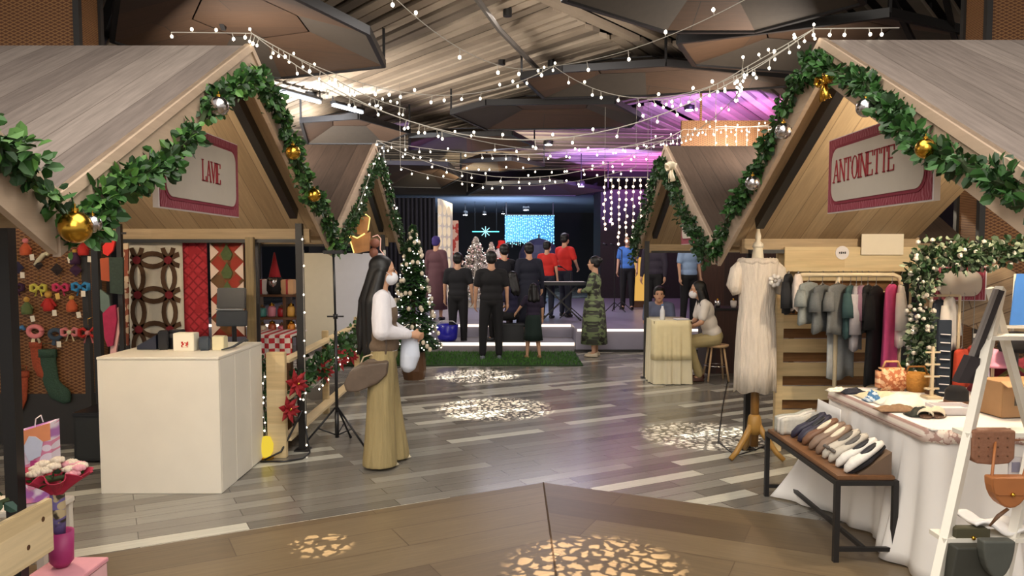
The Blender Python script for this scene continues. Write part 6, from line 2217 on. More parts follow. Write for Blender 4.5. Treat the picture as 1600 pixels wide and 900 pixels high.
def person(label, loc, rz, h=1.66, hair='short', top=None, top_sleeve='short', bottom=None, bot_kind='pants', shoes=None, mask=False,
           arms=None, legs=None, hair_m=None, vox=.016, lean=0.0, group=None, hip_z=None, bag=None, width=1.0, head_turn=0.0, hair_len=.5, head_drop=0.0):
    """local frame: +Y is forward, +X the person's right... z up; sizes for 1.70 m"""
    s = h / 1.70
    t = thing('person', label, 'person', loc, rz, group)
    t.scale = (s, s, s)
    hz = .90 if hip_z is None else hip_z / s
    dz = hz - .90
    sh = 1.39 + dz
    ly = lambda z: lean * max(0, z - hz)
    P = lambda x, y, z: V((x * width, y + ly(z), z))
    hc = V((0, .015 + ly(1.58 + dz) - 0.0, 1.585 + dz - head_drop))
    arms = arms or {}
    la = arms.get('l', [(-.215, .0, 1.13), (-.225, .05, .89)])
    ra_ = arms.get('r', [(.215, .0, 1.13), (.225, .05, .89)])
    legs = legs or {}
    ll = legs.get('l', [(-.10, .01, .49), (-.105, -.02, .085)])
    rl = legs.get('r', [(.10, .01, .49), (.105, -.02, .085)])
    # --- body: one surface
    mb = MB()
    mb.ball(hc + V((0, -.01, .035)), (.073, .092, .088), 3)
    mb.ball(hc + V((0, .028, -.045)), (.056, .062, .068), 3)
    mb.ball(hc + V((0, .062, -.088)), (.026, .022, .022), 2)
    capsule(mb, hc + V((0, .088, .012)), .009, hc + V((0, .104, -.022)), .013, 8)
    for k in (-1, 1):
        mb.ball(hc + V((k * .076, -.004, -.012)), (.010, .018, .030), 2)
        mb.ball(hc + V((k * .030, .078, .022)), (.022, .012, .008), 2)
        mb.ball(hc + V((k * .04, .06, -.03)), (.02, .02, .02), 2)
    capsule(mb, hc + V((0, -.02, -.06)), .052, P(0, -.01, sh + .04), .058)
    mb.ball(P(0, 0, 1.27 + dz), (.150 * width, .098, .15), 3)
    mb.ball(P(0, .005, 1.10 + dz), (.125 * width, .09, .13), 3)
    mb.ball(P(0, 0, .94 + dz), (.150 * width, .105, .11), 3)
    for k, arm in ((-1, la), (1, ra_)):
        S, E, Wr = P(k * .165, 0, sh - .02), P(*arm[0][:2], arm[0][2] + dz) if hip_z else P(*arm[0]), P(*arm[1][:2], arm[1][2] + dz) if hip_z else P(*arm[1])
        capsule(mb, P(0, 0, sh), .05, S, .052)
        capsule(mb, S, .047, E, .037)
        capsule(mb, E, .036, Wr, .025)
        d = (Wr - E).normalized()
        inw = V((-k, .25, 0)) - d * V((-k, .25, 0)).dot(d)
        inw.normalize()
        sd = d.cross(inw)
        capsule(mb, Wr, .024, Wr + d * .045, .03, 8)
        mb.ball(Wr + d * .06, (.026, .034, .034), 2)
        for f in range(4):
            o = sd * (f - 1.5) * .017
            L1 = (.042, .048, .045, .036)[f]
            a = Wr + d * .085 + o
            b = a + (d * .9 + inw * .45).normalized() * L1
            c = b + (d * .45 + inw * .9).normalized() * L1 * .8
            capsule(mb, a, .0098, b, .0090, 6)
            capsule(mb, b, .0090, c, .0078, 6)
        sgn = 1 if sd.y > 0 else -1
        a = Wr + d * .03 + sd * sgn * .026
        b = a + (d * .7 + sd * sgn * .6 + inw * .3).normalized() * .038
        capsule(mb, a, .012, b, .010, 6)
        capsule(mb, b, .010, b + (d * .9 + inw * .4).normalized() * .028, .008, 6)
    for k, leg in ((-1, ll), (1, rl)):
        Hp, K, A = V((k * .085, 0, .90 + dz)), V(leg[0]), V(leg[1])
        capsule(mb, Hp, .085, K, .056)
        capsule(mb, K, .055, K.lerp(A, .35), .052)
        capsule(mb, K.lerp(A, .35), .052, A, .034)
        capsule(mb, A, .036, A + V((0, .06, -.05)), .03)
    remesh(mb.build('body', m_skin, t), vox, 2)
    # --- face
    for k in (-1, 1):
        mb = MB(); mb.ball(hc + V((k * .030, .085, .008)), (.012, .006, .006), 2); mb.build('eye', m_eye, t, True)
        mb = MB(); mb.tube([hc + V((k * .016, .092, .027)), hc + V((k * .032, .09, .031)), hc + V((k * .046, .078, .026))], .003, 5); mb.build('eyebrow', m_hair, t, True)
    if mask:
        mb = MB()
        mb.ball(hc + V((0, .050, -.052)), (.062, .066, .058), 3)
        fm = mb.build('face_mask', m_mask, t, True)
        mb = MB()
        for k in (-1, 1):
            mb.tube([hc + V((k * .055, .06, -.03)), hc + V((k * .078, .01, .005)), hc + V((k * .082, -.01, -.01))], .002, 4)
        mb.build('ear_loop', m_mask, fm)
    else:
        mb = MB(); mb.ball(hc + V((0, .088, -.052)), (.022, .008, .007), 2); mb.build('mouth', m_lip, t, True)
    # --- hair
    hm = hair_m or m_hair
    mb = MB()
    mb.ball(hc + V((0, -.026, .052)), (.086, .098, .088), 3)
    mb.ball(hc + V((0, -.048, -.005)), (.080, .068, .075), 3)
    for k in (-1, 1): mb.ball(hc + V((k * .062, -.01, .03)), (.028, .05, .055), 2)
    if hair == 'short':
        mb.ball(hc + V((0, .045, .095)), (.06, .045, .03), 2)
    if hair == 'bun': mb.ball(hc + V((0, -.12, .06)), (.045, .045, .045), 2)
    if hair == 'tail':
        capsule(mb, hc + V((0, -.1, .04)), .035, hc + V((0, -.13, -.12)), .03); capsule(mb, hc + V((0, -.13, -.12)), .03, hc + V((0, -.12, -.28)), .012)
    if hair == 'long':
        L_ = hair_len
        for (x, y0, r0, r1, yy) in ((0, -.06, .08, .075, -.12), (-.065, -.03, .05, .06, -.09), (.065, -.03, .05, .06, -.09)):
            a = hc + V((x, y0, -.02)); b = hc + V((x * 1.35, yy, -.24)); c = hc + V((x * 1.2, yy - .02, -L_))
            capsule(mb, a, r0, b, r1); capsule(mb, b, r1, c, r1 * .55)
    remesh(mb.build('hair', hm, t), min(vox, .014), 3)
    # --- top
    o = .022
    if top is not None:
        mb = MB()
        mb.ball(P(0, 0, 1.27 + dz), (.150 * width + o, .098 + o, .155), 3)
        mb.ball(P(0, .005, 1.10 + dz), (.140 * width + o, .092 + o, .15), 3)
        mb.ball(P(0, 0, .98 + dz), (.150 * width + o, .108 + o, .12), 3)
        capsule(mb, P(-.12, -.005, sh - .005), .058, P(.12, -.005, sh - .005), .058)
        for k, arm in ((-1, la), (1, ra_)):
            S = P(k * .165, 0, sh - .02)
            E = P(*arm[0][:2], arm[0][2] + dz) if hip_z else P(*arm[0])
            Wr = P(*arm[1][:2], arm[1][2] + dz) if hip_z else P(*arm[1])
            e2 = S.lerp(E, .72) if top_sleeve == 'short' else E
            capsule(mb, P(k * .1, 0, sh), .06, S, .068)
            capsule(mb, S, .068, e2, .060 if top_sleeve == 'short' else .055)
            if top_sleeve in ('long', 'puff'):
                w2 = E.lerp(Wr, .92)
                capsule(mb, E, .055 if top_sleeve == 'long' else .072, w2, .036 if top_sleeve == 'long' else .040)
                if top_sleeve == 'puff':
                    capsule(mb, S, .075, S.lerp(E, .6), .085); capsule(mb, S.lerp(E, .6), .085, E, .078)
        remesh(mb.build('top', top, t), vox, 3)
    # --- bottom
    if bottom is not None:
        mb = MB()
        if bot_kind in ('pants', 'shorts', 'wide'):
            mb.ball(V((0, 0, .93 + dz)), (.150 * width + .018, .108 + .018, .11), 3)
            for k, leg in ((-1, ll), (1, rl)):
                Hp, K, A = V((k * .088, 0, .89 + dz)), V(leg[0]), V(leg[1])
                if bot_kind == 'wide':
                    Kw = K + V((k * .01, 0, 0))
                    Aw = V((A.x + k * .015, A.y + .02, .075))
                    capsule(mb, Hp, .105, Kw, .115, 14)
                    mb.tube([Kw, Kw.lerp(Aw, .6), Aw, Aw - V((0, 0, .055))], [.112, .125, .138, .142], 16)
                else:
                    capsule(mb, Hp, .10, K, .074)
                    if bot_kind == 'pants': capsule(mb, K, .074, A + V((0, 0, .02)), .056)
        else:
            z0 = {'dress': .42, 'longdress': .22, 'skirt': .45}[bot_kind]
            prof = [(.155, 1.0 + dz), (.178, .90 + dz), (.19, .75), (.205, .6), (.225, z0)]
            mb.lathe([(r, z) for r, z in prof if z >= z0], (0, 0, 0), 40, wob=lambda a, z: 1 + .04 * math.sin(a * 9) * (1.05 - z))
        ob = mb.build('skirt' if bot_kind not in ('pants', 'shorts', 'wide') else 'trousers', bottom, t, True)
        if bot_kind in ('pants', 'shorts', 'wide'): remesh(ob, vox, 2)
    # --- shoes
    for k, leg in ((-1, ll), (1, rl)):
        A = V(leg[1])
        mb = MB()
        capsule(mb, V((A.x, A.y - .03, A.z - .045)), .038, V((A.x + k * .01, A.y + .13, A.z - .055)), .032)
        mb.ball(V((A.x + k * .004, A.y + .05, A.z - .068)), (.044, .13, .018), 3)
        remesh(mb.build('shoe', shoes or m_sole, t), .009, 2)
    return t


def ground(px, py, z=0.0):
    p = at(px, py, z=z)
    return (p.x, p.y, z)


# --- woman with the long black hair, right arm toward the camera, facing right
wl = ground(600, 724)
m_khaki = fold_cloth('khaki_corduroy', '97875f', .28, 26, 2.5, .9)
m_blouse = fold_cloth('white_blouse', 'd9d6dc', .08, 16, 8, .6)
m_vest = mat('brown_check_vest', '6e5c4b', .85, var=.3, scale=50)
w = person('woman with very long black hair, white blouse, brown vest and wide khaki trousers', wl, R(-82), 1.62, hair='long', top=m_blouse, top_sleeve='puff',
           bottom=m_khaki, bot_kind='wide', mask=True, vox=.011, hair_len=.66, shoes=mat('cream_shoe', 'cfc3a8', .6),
           arms={'r': [(.225, .0, 1.12), (.13, .22, 1.08)], 'l': [(-.215, .02, 1.13), (-.05, .22, 1.06)]},
           legs={'l': [(-.10, .03, .49), (-.11, .05, .085)], 'r': [(.09, -.02, .49), (.10, -.05, .085)]})
mb = MB()
mb.ball((0, .0, 1.24), (.182, .128, .16), 3); mb.ball((0, .005, 1.08), (.178, .128, .15), 3); mb.ball((0, 0, .99), (.182, .138, .10), 3)
remesh(mb.build('vest', m_vest, w), .012, 4)
mb = MB()
for k in range(11):
    a = R(105 + k * 15)
    x = .10 * math.cos(a); yb_ = -.10 + .03 * math.sin(a)
    mb.tube([(x * .9, -.085, 1.56), (x * 1.5, -.14 - .01 * (k % 3), 1.34), (x * 1.6 + .01 * math.sin(k * 3), -.17 - .014 * (k % 2), 1.12), (x * 1.5, -.18, .97 + .02 * (k % 3)), (x * 1.5, -.19 - .02 * (k % 2), .90 + .025 * (k % 3))], [.04, .042, .038, .026, .006], 8)
mb.build('hair_strand', m_hair, w, True)
# jacket folded over her forearms
mb = MB()
mb.tube([(.02, .20, 1.10), (.03, .22, 1.03), (.04, .22, .90), (.04, .20, .80), (.04, .19, .76)], [.045, .06, .07, .055, .02], 12, flat=1.2)
o = mb.build('folded_jacket', mat('pale_blue_white_cloth', 'cdd4e4', .8, var=.08), None)
remesh(o, .012, 3)
o.data.transform(Matrix.Translation(o.location))
o.location = w.location
o.rotation_euler = w.rotation_euler
o.scale = w.scale
tag(o, 'white jacket folded over the forearms of the long haired woman', 'jacket')
# brown tote on her back side
t = thing('tote_bag', 'brown tote bag with light handles behind the long haired woman', 'bag', (wl[0] - .2, wl[1], .7))
mb = MB()
q = [at(548, 576, y=wl[1] - .18), at(606, 566, y=wl[1] - .2), at(600, 588, y=wl[1] - .2), at(545, 612, y=wl[1] - .18), at(536, 600, y=wl[1] - .18)]
q = [at(x_, y_, y=wl[1] - .22) for x_, y_ in ((546, 580), (575, 568), (606, 566), (604, 586), (590, 600), (556, 614), (540, 612), (536, 600))]
mb.prism(q, (0, .13, 0))
mb.tube([q[0] + V((.02, .06, 0)), q[1] + V((0, .06, .012)), q[2] + V((-.02, .06, 0))], .02, 8)
o = mb.build('body', mat('brown_grey_leather', '5c4e43', .5, var=.35, scale=16), t, world=True)
remesh(o, .01, 8)
mb = MB(); mb.tube([at(560, 578, y=wl[1] - .15), at(568, 558, y=wl[1] - .15), at(580, 554, y=wl[1] - .14), at(590, 560, y=wl[1] - .14), at(594, 570, y=wl[1] - .14)], .007, 7); mb.build('handle', mat('light_handle', 'b8a68a', .6), t, True, world=True)
mb = MB(); mb.tube([at(600, 570, y=wl[1] - .15), at(604, 540, y=wl[1] - .16), at(600, 505, y=wl[1] - .14)], .008, 7); mb.build('shoulder_strap', MATS['brown_grey_leather'], t, True, world=True)
mb = MB(); mb.ball(at(560, 592, y=wl[1] - .19), .011, 2); mb.build('clasp', m_silver, t, True, world=True)

# --- the people in black with their backs to us
person('man in black t-shirt and trousers seen from behind, nearest the camera', ground(768, 562), R(4), 1.68, top=m_blk, bottom=m_blk, shoes=mat('grey_trainer', '5f646e', .6), width=1.12,
       legs={'l': [(-.13, .0, .49), (-.14, -.02, .085)], 'r': [(.11, .02, .49), (.12, .0, .085)]})
person('person in loose black clothes seen from behind, left of the nearest man', ground(716, 545), R(-6), 1.66, top=mat('black_cloth_b', '17171c', .9), bottom=m_blk, width=1.1, hair='short')
person('man in a dark navy shirt beyond the nearest man in black', (-.14, 13.62, .15), R(20), 1.66, top=mat('navy_shirt', '15151f', .85), bottom=mat('dark_red_trousers', '2a1c20', .85))
person('person in a dark blue hooded coat beside the two red shirts', (.30, 13.58, .15), R(12), 1.68, top=mat('midnight_coat', '131628', .8), top_sleeve='long', bottom=mat('midnight_coat', '131628', .8), bot_kind='longdress', hair='short', width=1.1)
m_redsh = mat('red_shirt', 'c8261f', .8, var=.1)
m_jean = mat('dark_jeans', '1c2030', .8)
rs = at(856, 500, z=.39)
person('shorter person in a red shirt at the keyboard on the stage', (rs.x - .0, 15.0, .39), R(-25), 1.50, top=m_redsh, bottom=m_jean, mask=True)
person('taller man in a red shirt right of the other red shirt', (at(882, 500, y=15.4).x, 15.4, .39), R(-40), 1.66, top=m_redsh, bottom=m_jean, legs={'l': [(-.11, .10, .49), (-.10, .05, .085)], 'r': [(.12, -.02, .48), (.16, -.12, .085)]},
       arms={'l': [(-.215, .06, 1.15), (-.16, .24, 1.02)], 'r': [(.23, .05, 1.14), (.17, .22, 1.0)]})
person('girl in a dark green dress walking away, smallest of the crowd', ground(833, 560), R(10), 1.18, top=mat('purple_top', '241a30', .85), bottom=mat('dark_green_dress', '10241f', .85), bot_kind='dress', hair='long', hair_len=.25,
       arms={'l': [(-.28, .04, 1.18), (-.36, .12, 1.05)], 'r': [(.215, .0, 1.13), (.225, .05, .89)]},
       legs={'l': [(-.11, .04, .47), (-.14, .0, .085)], 'r': [(.10, -.02, .47), (.13, -.08, .10)]}, shoes=mat('tan_sandals', 'a87a55', .6))
person('woman in a long patterned grey green dress standing by the stage corner', ground(928, 557), R(72), 1.60, top=pattern('leafy_dress', 'blob', '4e4f46', '7b8a62', '35332f', 'xz', 16), top_sleeve='long',
       bottom=MATS['leafy_dress'], bot_kind='longdress', hair='bun', shoes=mat('pale_shoe', 'c9b9a0', .6), arms={'l': [(-.2, .06, 1.15), (-.10, .2, 1.12)], 'r': [(.2, .06, 1.15), (.1, .2, 1.12)]})
person('man in a blue shirt and black trousers far right on the stage', (at(980, 480, y=17.4).x, 17.4, .39), R(160), 1.68, top=mat('blue_shirt', '3f6fb8', .8), bottom=m_blk)
person('person in a purple cap and dull rose coat behind the christmas tree', (at(679, 520, y=14.2).x, 14.6, .39), R(-20), 1.58, top=mat('dull_rose_coat', '5d3d44', .85), top_sleeve='long', bottom=mat('dull_rose_coat', '5d3d44', .85), bot_kind='longdress', hair_m=mat('purple_cap', '3a2c70', .8))
person('person seated low in navy clothes behind the girl in green', (at(800, 540, y=13.2).x, 12.85 + .25, .15), R(60), 1.55, top=mat('indigo_top', '1d1b38', .85), bottom=m_blk, hip_z=.46, hair='long', hair_len=.3,
       legs={'l': [(-.12, .38, .46), (-.12, .36, .085)], 'r': [(.12, .38, .46), (.12, .40, .085)]}, arms={'l': [(-.2, .12, 1.12), (-.12, .3, 1.0)], 'r': [(.2, .12, 1.12), (.12, .3, 1.0)]})
t = thing('stage_box', 'low dark box seat on the step under the seated person', 'box', (0, 13.1, .15))
sx = at(800, 540, y=13.2).x
mb = MB(); mb.box((sx + .02, 13.08, .30), (.36, .36, .28), bevel=.01); mb.build('body', m_blackp, t, world=True)
mb = MB(); mb.box((sx + .02, 13.08, .448), (.38, .38, .02), bevel=.006); mb.build('lid', m_dgrey, t, world=True)

# --- the two at the small table
person('woman in white top and khaki trousers writing at the small table', (2.62, 9.93, 0), R(88), 1.60, top=mat('white_top_b', 'dcd6cf', .8), bottom=mat('khaki_b', 'a89a70', .85, var=.12), bot_kind='pants', hair='long', hair_len=.42, hip_z=.56, lean=.32, mask=True,
       legs={'l': [(-.10, .36, .53), (-.10, .22, .085)], 'r': [(.11, .37, .53), (.11, .16, .085)]}, shoes=mat('brown_boot', '4b2a20', .5), head_drop=.03,
       arms={'l': [(-.2, .14, 1.13), (-.1, .30, 1.05)], 'r': [(.2, .14, 1.13), (.1, .32, 1.05)]}, vox=.013)
person('person in grey blue sitting behind the small table, face lowered', (2.03, 10.62, 0), R(172), 1.56, top=mat('grey_blue_top', '5f6680', .85), bottom=m_blk, hip_z=.50, lean=.25, head_drop=.04,
       legs={'l': [(-.12, .34, .48), (-.12, .30, .085)], 'r': [(.12, .34, .48), (.12, .30, .085)]},
       arms={'l': [(-.2, .14, 1.13), (-.08, .30, 1.03)], 'r': [(.2, .14, 1.13), (.08, .30, 1.03)]})
t = thing('stool', 'dark stool hidden behind the small cream table', 'stool', (2.03, 10.64, 0))
mb = MB(); mb.lathe([(.14, .38), (.16, .39), (.16, .41)], (2.03, 10.64, 0), 16); mb.build('seat', m_blackp, t, world=True)
for an in (45, 135, 225, 315):
    d = V((math.cos(R(an)), math.sin(R(an)), 0))
    mb = MB(); mb.tube([V((2.03, 10.64, .38)) + d * .1, V((2.03, 10.64, .005)) + d * .18], .012, 6); mb.build('leg', m_blackp, t, world=True)
person('person in a pale blue top far behind the writing woman', (at(1072, 450, y=15.2 - 1.4).x, 13.6, .39), R(200), 1.6, top=mat('pale_blue_top', '8ba3c4', .8), bottom=m_blk, hair='long', hair_len=.35)
person('person in a dark jacket behind the steel post of the second right stall', (at(1030, 440, y=13.2).x, 13.7, .39), R(150), 1.62, top=mat('plum_jacket', '2b2434', .8), top_sleeve='long', bottom=m_blk)

# a dark sales counter behind the dress form
t = thing('display_counter', 'dark counter with small silver goods behind the writing woman', 'counter', (3.1, 10.6, 0))
mb = MB(); mb.box((3.15, 10.75, .44), (.95, .5, .88), bevel=.005); mb.build('body', planks('dark_red_brown', [(0, '3a2019'), (1, '2c1a18')], 'zx', 0, .3, 3, soft=True), t, world=True)
mb = MB(); mb.box((3.15, 10.75, .89), (1.0, .54, .03), bevel=.005); mb.build('top', m_blackp, t, world=True)
for k, c in enumerate(('silver cup on the left of the dark counter', 'white jar in the middle of the dark counter', 'silver dish at the right of the dark counter')):
    x = 2.85 + k * .22
    t = thing('small_goods', c, 'goods', (x, 10.62, .905))
    mb = MB(); mb.lathe([(.03, 0), (.04, .03), (.045, .09), (.035, .10)] if k < 2 else [(.03, 0), (.07, .03), (.075, .04)], (x, 10.62, .906), 14); mb.build('body', m_silver if k != 1 else m_white, t, True, world=True)
    mb = MB(); mb.lathe([(.02, .0), (.012, .02), (.012, .03)], (x, 10.62, .906 + (.098 if k < 2 else .038)), 10); mb.build('knob', m_gold, t, True, world=True)

# keyboard on its stand
kx0, kx1 = at(838, 443, y=14.6).x, at(916, 443, y=14.6).x
kz = at(870, 443, y=14.6).z
t = thing('keyboard', 'long dark keyboard standing in front of the people in red', 'keyboard', ((kx0 + kx1) / 2, 14.6, kz - .04))
mb = MB(); mb.box(((kx0 + kx1) / 2, 14.6, kz), (kx1 - kx0, .3, .06), bevel=.008); mb.build('case', m_blackp, t, world=True)
mb = MB(); mb.box(((kx0 + kx1) / 2, 14.66, kz + .034), (kx1 - kx0 - .08, .14, .01)); mb.build('key_row', m_white, t, world=True)
t = thing('keyboard_stand', 'black folding stand under the keyboard', 'stand', ((kx0 + kx1) / 2, 14.6, .39))
for a, b in ((kx0 + .12, kx1 - .16), (kx1 - .12, kx0 + .16)):
    mb = MB(); mb.bar((a, 14.6, .40), (b, 14.62, kz - .035), .03); mb.build('leg', m_black, t, world=True)
for a in (kx0 + .12, kx1 - .12):
    mb = MB(); mb.bar((a, 14.4, .405), (a, 14.8, .405), .03); mb.build('foot', m_black, t, world=True)


def mic(label, px, y, h=1.35):
    x = at(px, 470, y=y).x
    t = thing('microphone_stand', label, 'microphone stand', (x, y, .39))
    mb = MB(); mb.tube([(x, y, .43), (x, y, .39 + h)], .012, 8); mb.build('pole', m_black, t, world=True)
    for an in (90, 210, 330):
        d = V((math.cos(R(an)), math.sin(R(an)), 0)) * .26
        mb = MB(); mb.tube([V((x, y, .60)), V((x, y, .40)) + d], .010, 6); mb.build('leg', m_black, t, world=True)
    mb = MB(); mb.tube([(x, y, .39 + h - .02), (x - .18, y - .05, .39 + h + .1)], .009, 6); mb.build('boom', m_black, t, world=True)
    mb = MB(); capsule(mb, (x - .18, y - .05, .39 + h + .1), .014, (x - .25, y - .07, .39 + h + .12), .022); mb.build('microphone', m_blackp, t, True, world=True)


mic('microphone stand right of the people in red', 892, 15.0, .9)
mic('microphone stand left of the man in the blue shirt', 960, 16.6)
mic('microphone stand closest to the man in the blue shirt', 971, 17.0)

# dark blue sun umbrella behind the red shirts
ux, uy = at(842, 400, y=19.5).x, 19.5
t = thing('parasol', 'dark navy parasol open behind the people in red', 'umbrella', (ux, uy, .39))
mb = MB(); mb.tube([(ux, uy, .45), (ux, uy, 2.15)], .02, 8); mb.build('pole', m_black, t, world=True)
mb = MB(); mb.lathe([(.2, 0), (.2, .05), (.03, .08)], (ux, uy, .39), 16); mb.build('base', m_black, t, world=True)
zu = at(842, 372, y=19.5).z
mb = MB()
mb.lathe([(.52, zu - .55), (.5, zu - .38), (.40, zu - .18), (.2, zu - .05), (.01, zu)], (ux, uy, 0), 16, cap=False)
solid(mb.build('canopy', mat('navy_canopy', '14183a', .7), t, world=True), .006)
for k in range(8):
    an = 2 * PI * k / 8
    d = V((math.cos(an), math.sin(an), 0))
    mb = MB(); mb.tube([V((ux, uy, zu - .02)) + d * .02, V((ux, uy, zu - .2)) + d * .38, V((ux, uy, zu - .54)) + d * .5], .006, 5); mb.build('rib', m_black, t, world=True)

# lit white panel, red panel and the blue light curtain of the far room
pz0, pz1 = at(695, 425, y=19.6).z, at(695, 310, y=19.6).z
xa, xb = at(684, 350, y=19.6).x, at(704, 350, y=20.4).x
t = thing('quilted_backdrop', 'tall quilted cream light panel beside the black curtain', 'panel', (xa, 19.6, .39))
mb = MB(); mb.prism([(xa, 19.6, .39), (xb, 20.4, .39), (xb, 20.4, pz1 - .08), (xa, 19.6, pz1)], (.05, .05, 0)); mb.build('frame', m_wht, t, world=True)
mg = glow('quilted_light', 'f4d9b8', .75)
for k in range(9):
    z0 = .45 + k * (pz1 - .6) / 9
    mb = MB()
    a, b = V((xa - .0, 19.585, z0)), V((xb, 20.385, z0))
    for i in range(3):
        p = a.lerp(b, (i + .5) / 3)
        mb.ball((p.x, p.y, z0 + .14), (.055, .16, .14), 2)
    mb.build('light_tile', mg, t, True, world=True)
xc = at(711, 350, y=20.8).x
t = thing('red_banner', 'narrow red and white banner right of the cream light panel', 'banner', (xc, 20.9, .39))
mb = MB(); mb.box((xc, 20.9, 1.5), (.17, .05, 2.1)); mb.build('cloth', pattern('red_white_banner', 'blob', 'b8463c', 'e0b9a6', None, 'xz', 9), t, world=True)
mb = MB(); mb.box((xc, 20.93, .415), (.3, .3, .05)); mb.build('foot', m_black, t, world=True)

def light_curtain(label, px0, px1, py0, py1, y, m, n, m2):
    a, b = at(px0, py0, y=y), at(px1, py1, y=y)
    rnd = random.Random(77)
    t = thing('blue_light_curtain', label, 'light curtain', ((a.x + b.x) / 2, y, b.z))
    mb = MB(); mb.box(((a.x + b.x) / 2, y + .06, (a.z + b.z) / 2), (b.x - a.x, .03, a.z - b.z)); mb.build('backing', mat('cyan_backing', '2a6f96', .6, emit=.5, emit_c='2f86b4', var=.4, scale=3), t, world=True)
    mb = MB()
    for i in range(n):
        x = a.x + (b.x - a.x) * (i + .5) / n
        mb.tube([(x, y, a.z), (x, y, b.z - rnd.uniform(0, .25))], .006, 4)
    mb.build('strand', m_cable, t, world=True)
    pts = []
    for i in range(n):
        x = a.x + (b.x - a.x) * (i + .5) / n
        z = a.z
        while z > b.z - .1:
            pts.append((x + rnd.uniform(-.03, .03), y - .02, z)); z -= rnd.uniform(.07, .16)
    rnd.shuffle(pts)
    mb = MB()
    for q in pts: mb.ball(q, .024, 1)
    o = mb.build('blue_lights', m, t, world=True)
    o['kind'] = 'stuff'
    mb = MB(); mb.bar((a.x, y, a.z + .02), (b.x, y, a.z + .02), .05); 
    mb.bar((a.x + .05, y, a.z), (a.x + .05, y, 3.62), .03); mb.bar((b.x - .05, y, a.z), (b.x - .05, y, 3.62), .03)
    mb.build('hanging_bar', m_black, t, world=True)


light_curtain('glittering turquoise light curtain in the far room', 789, 866, 337, 378, 29.5, glow('turquoise_bulb', '7fdcf4', 3.2), 24, None)
nx0, nx1 = at(738, 362, y=29).x, at(780, 362, y=29).x
nz = at(760, 362, y=29).z
t = thing('neon_sign', 'thin cyan neon line with a star burst left of the turquoise lights', 'neon sign', ((nx0 + nx1) / 2, 29, nz))
mb = MB(); mb.tube([(nx0, 29, nz), (nx1, 29, nz)], .02, 6); mb.build('tube', glow('cyan_neon', '5ad0e8', 2.5), t, world=True)
mb = MB()
for k in range(4):
    an = PI * k / 4
    mb.tube([(nx0 + .5 - .2 * math.cos(an), 28.98, nz - .2 * math.sin(an)), (nx0 + .5 + .2 * math.cos(an), 28.98, nz + .2 * math.sin(an))], .015, 5)
mb.build('star_burst', glow('pale_cyan_neon', '9fe0ee', 1.6), t, world=True)
mb = MB(); mb.tube([(nx0 + .1, 29, nz), (nx0 + .1, 29, 3.62)], .006, 4); mb.tube([(nx1 - .1, 29, nz), (nx1 - .1, 29, 3.62)], .006, 4); mb.build('hanging_wire', m_black, t, world=True)
# inflatable snowman shapes behind
t = thing('snowman_figure', 'white snowman figure with a red scarf behind the man in navy', 'figure', (at(784, 410, y=20.5).x, 20.5, .39))
sx = at(784, 400, y=20.5).x
mb = MB(); mb.ball((sx, 20.5, .75), .34, 3); mb.ball((sx, 20.5, 1.28), .25, 3); mb.ball((sx, 20.5, 1.66), .18, 3); remesh(mb.build('body', mat('snow_white', 'd9cfd4', .8), t, world=True), .03, 2)
mb = MB(); mb.tube([(sx + .17 * math.cos(a * PI / 8), 20.5 + .17 * math.sin(a * PI / 8), 1.5) for a in range(17)], .04, 8); mb.build('scarf', m_redsh, t, True, world=True)
mb = MB(); mb.lathe([(.16, 1.80), (.1, 1.9), (.1, 2.0), (.02, 2.01)], (sx, 20.5, 0), 14); mb.build('hat', m_redsh, t, True, world=True)
# blue ball and gifts on the floor at the left of the stage front
t = thing('plastic_tub', 'glossy blue tub standing on the step left of the people in black', 'tub', (at(699, 530, y=13.2).x, 13.2, .15))
x = at(699, 530, y=13.2).x
mb = MB(); mb.lathe([(.13, 0), (.17, .05), (.19, .28), (.18, .285), (.15, .06), (.02, .03)], (x, 13.2, .151), 20); mb.build('body', mat('royal_blue_plastic', '2522a0', .3), t, True, world=True)
mb = MB(); mb.tube([(x - .18, 13.2, .43), (x - .1, 13.12, .5), (x + .1, 13.12, .5), (x + .18, 13.2, .43)], .008, 6); mb.build('handle', m_white, t, True, world=True)
# warm wall lamp glow panel right of the blue-shirted man
a, b = at(986, 470, y=18.0), at(1008, 402, y=18.0)
t = thing('lit_cabinet', 'amber lit cabinet right of the man in the blue shirt', 'cabinet', (a.x, 18, .39))
mb = MB(); mb.box(((a.x + b.x) / 2, 18.1, (.39 + b.z) / 2), (b.x - a.x, .2, b.z - .39)); mb.build('body', m_brownw, t, world=True)
mb = MB(); mb.box(((a.x + b.x) / 2, 17.99, (a.z + b.z) / 2), ((b.x - a.x) * .9, .01, b.z - a.z)); mb.build('lit_panel', glow('amber_panel', 'e8b25a', .8), t, world=True)

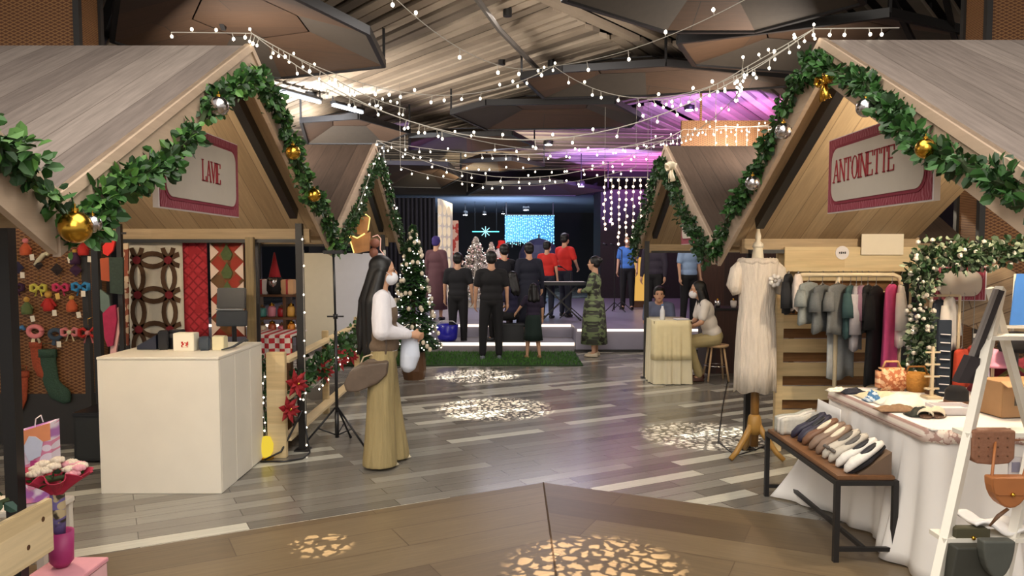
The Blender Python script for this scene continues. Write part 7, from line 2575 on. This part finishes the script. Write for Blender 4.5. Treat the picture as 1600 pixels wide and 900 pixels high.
# ------------------------------------------------------------------ pattern projectors throwing leafy light on the floor
def gobo(px, py, size, power, color, scale=60, thr=.5, label=''):
    p = at(px, py, z=0)
    src = V((p.x * .3, p.y + (.6 if p.y > 6 else -.2), 4.25))
    l = bpy.data.lights.new('pattern_projector', 'SPOT')
    l.energy = power
    l.color = color
    l.spot_size = 2 * math.atan(size / 4.2)
    l.spot_blend = .5
    l.shadow_soft_size = .004
    l.use_nodes = True
    nt = l.node_tree
    em = nt.nodes['Emission']
    tc = nt.nodes.new('ShaderNodeTexCoord')
    mp = nt.nodes.new('ShaderNodeMapping')
    mp.inputs['Scale'].default_value = (scale, scale, scale)
    vo = nt.nodes.new('ShaderNodeTexVoronoi')
    vo.feature = 'DISTANCE_TO_EDGE'
    vo.inputs['Scale'].default_value = 1
    nz = nt.nodes.new('ShaderNodeTexNoise')
    nz.inputs['Scale'].default_value = 1.3
    mx = nt.nodes.new('ShaderNodeVectorMath')
    mx.operation = 'ADD'
    nt.links.new(tc.outputs['Normal'], mp.inputs[0])
    nt.links.new(mp.outputs[0], nz.inputs['Vector'])
    nt.links.new(mp.outputs[0], mx.inputs[0])
    nt.links.new(nz.outputs['Color'], mx.inputs[1])
    nt.links.new(mx.outputs[0], vo.inputs['Vector'])
    rp = nt.nodes.new('ShaderNodeMapRange')
    rp.inputs['From Min'].default_value = thr * .25
    rp.inputs['From Max'].default_value = thr * .25 + .05
    nt.links.new(vo.outputs['Distance'], rp.inputs[0])
    nt.links.new(rp.outputs[0], em.inputs['Strength'])
    o = bpy.data.objects.new('pattern_projector_light', l)
    C.objects.link(o)
    o.location = src
    aim(o, p)
    if src.y > 7:
        t = thing('pattern_projector', label, 'projector', src)
        mb = MB(); mb.tube([src + V((0, 0, .04)), src + V((0, 0, .24))], .05, 10); mb.build('housing', m_black, t, world=True)


gobo(745, 587, .62, 5200, (1, .88, .74), label='small black projector at the ceiling over the tree side of the aisle')
gobo(775, 638, .66, 5200, (1, .86, .68), label='small black projector at the ceiling over the middle of the aisle')
gobo(1095, 680, .58, 3200, (1, .88, .72), label='small black projector at the ceiling over the dress form')
gobo(1010, 585, .5, 1600, (1, .88, .75), label='small black projector at the ceiling over the small cream table')
gobo(930, 890, .52, 4200, (1, .82, .6), 48)
gobo(500, 852, .20, 2600, (1, .82, .58), 50)
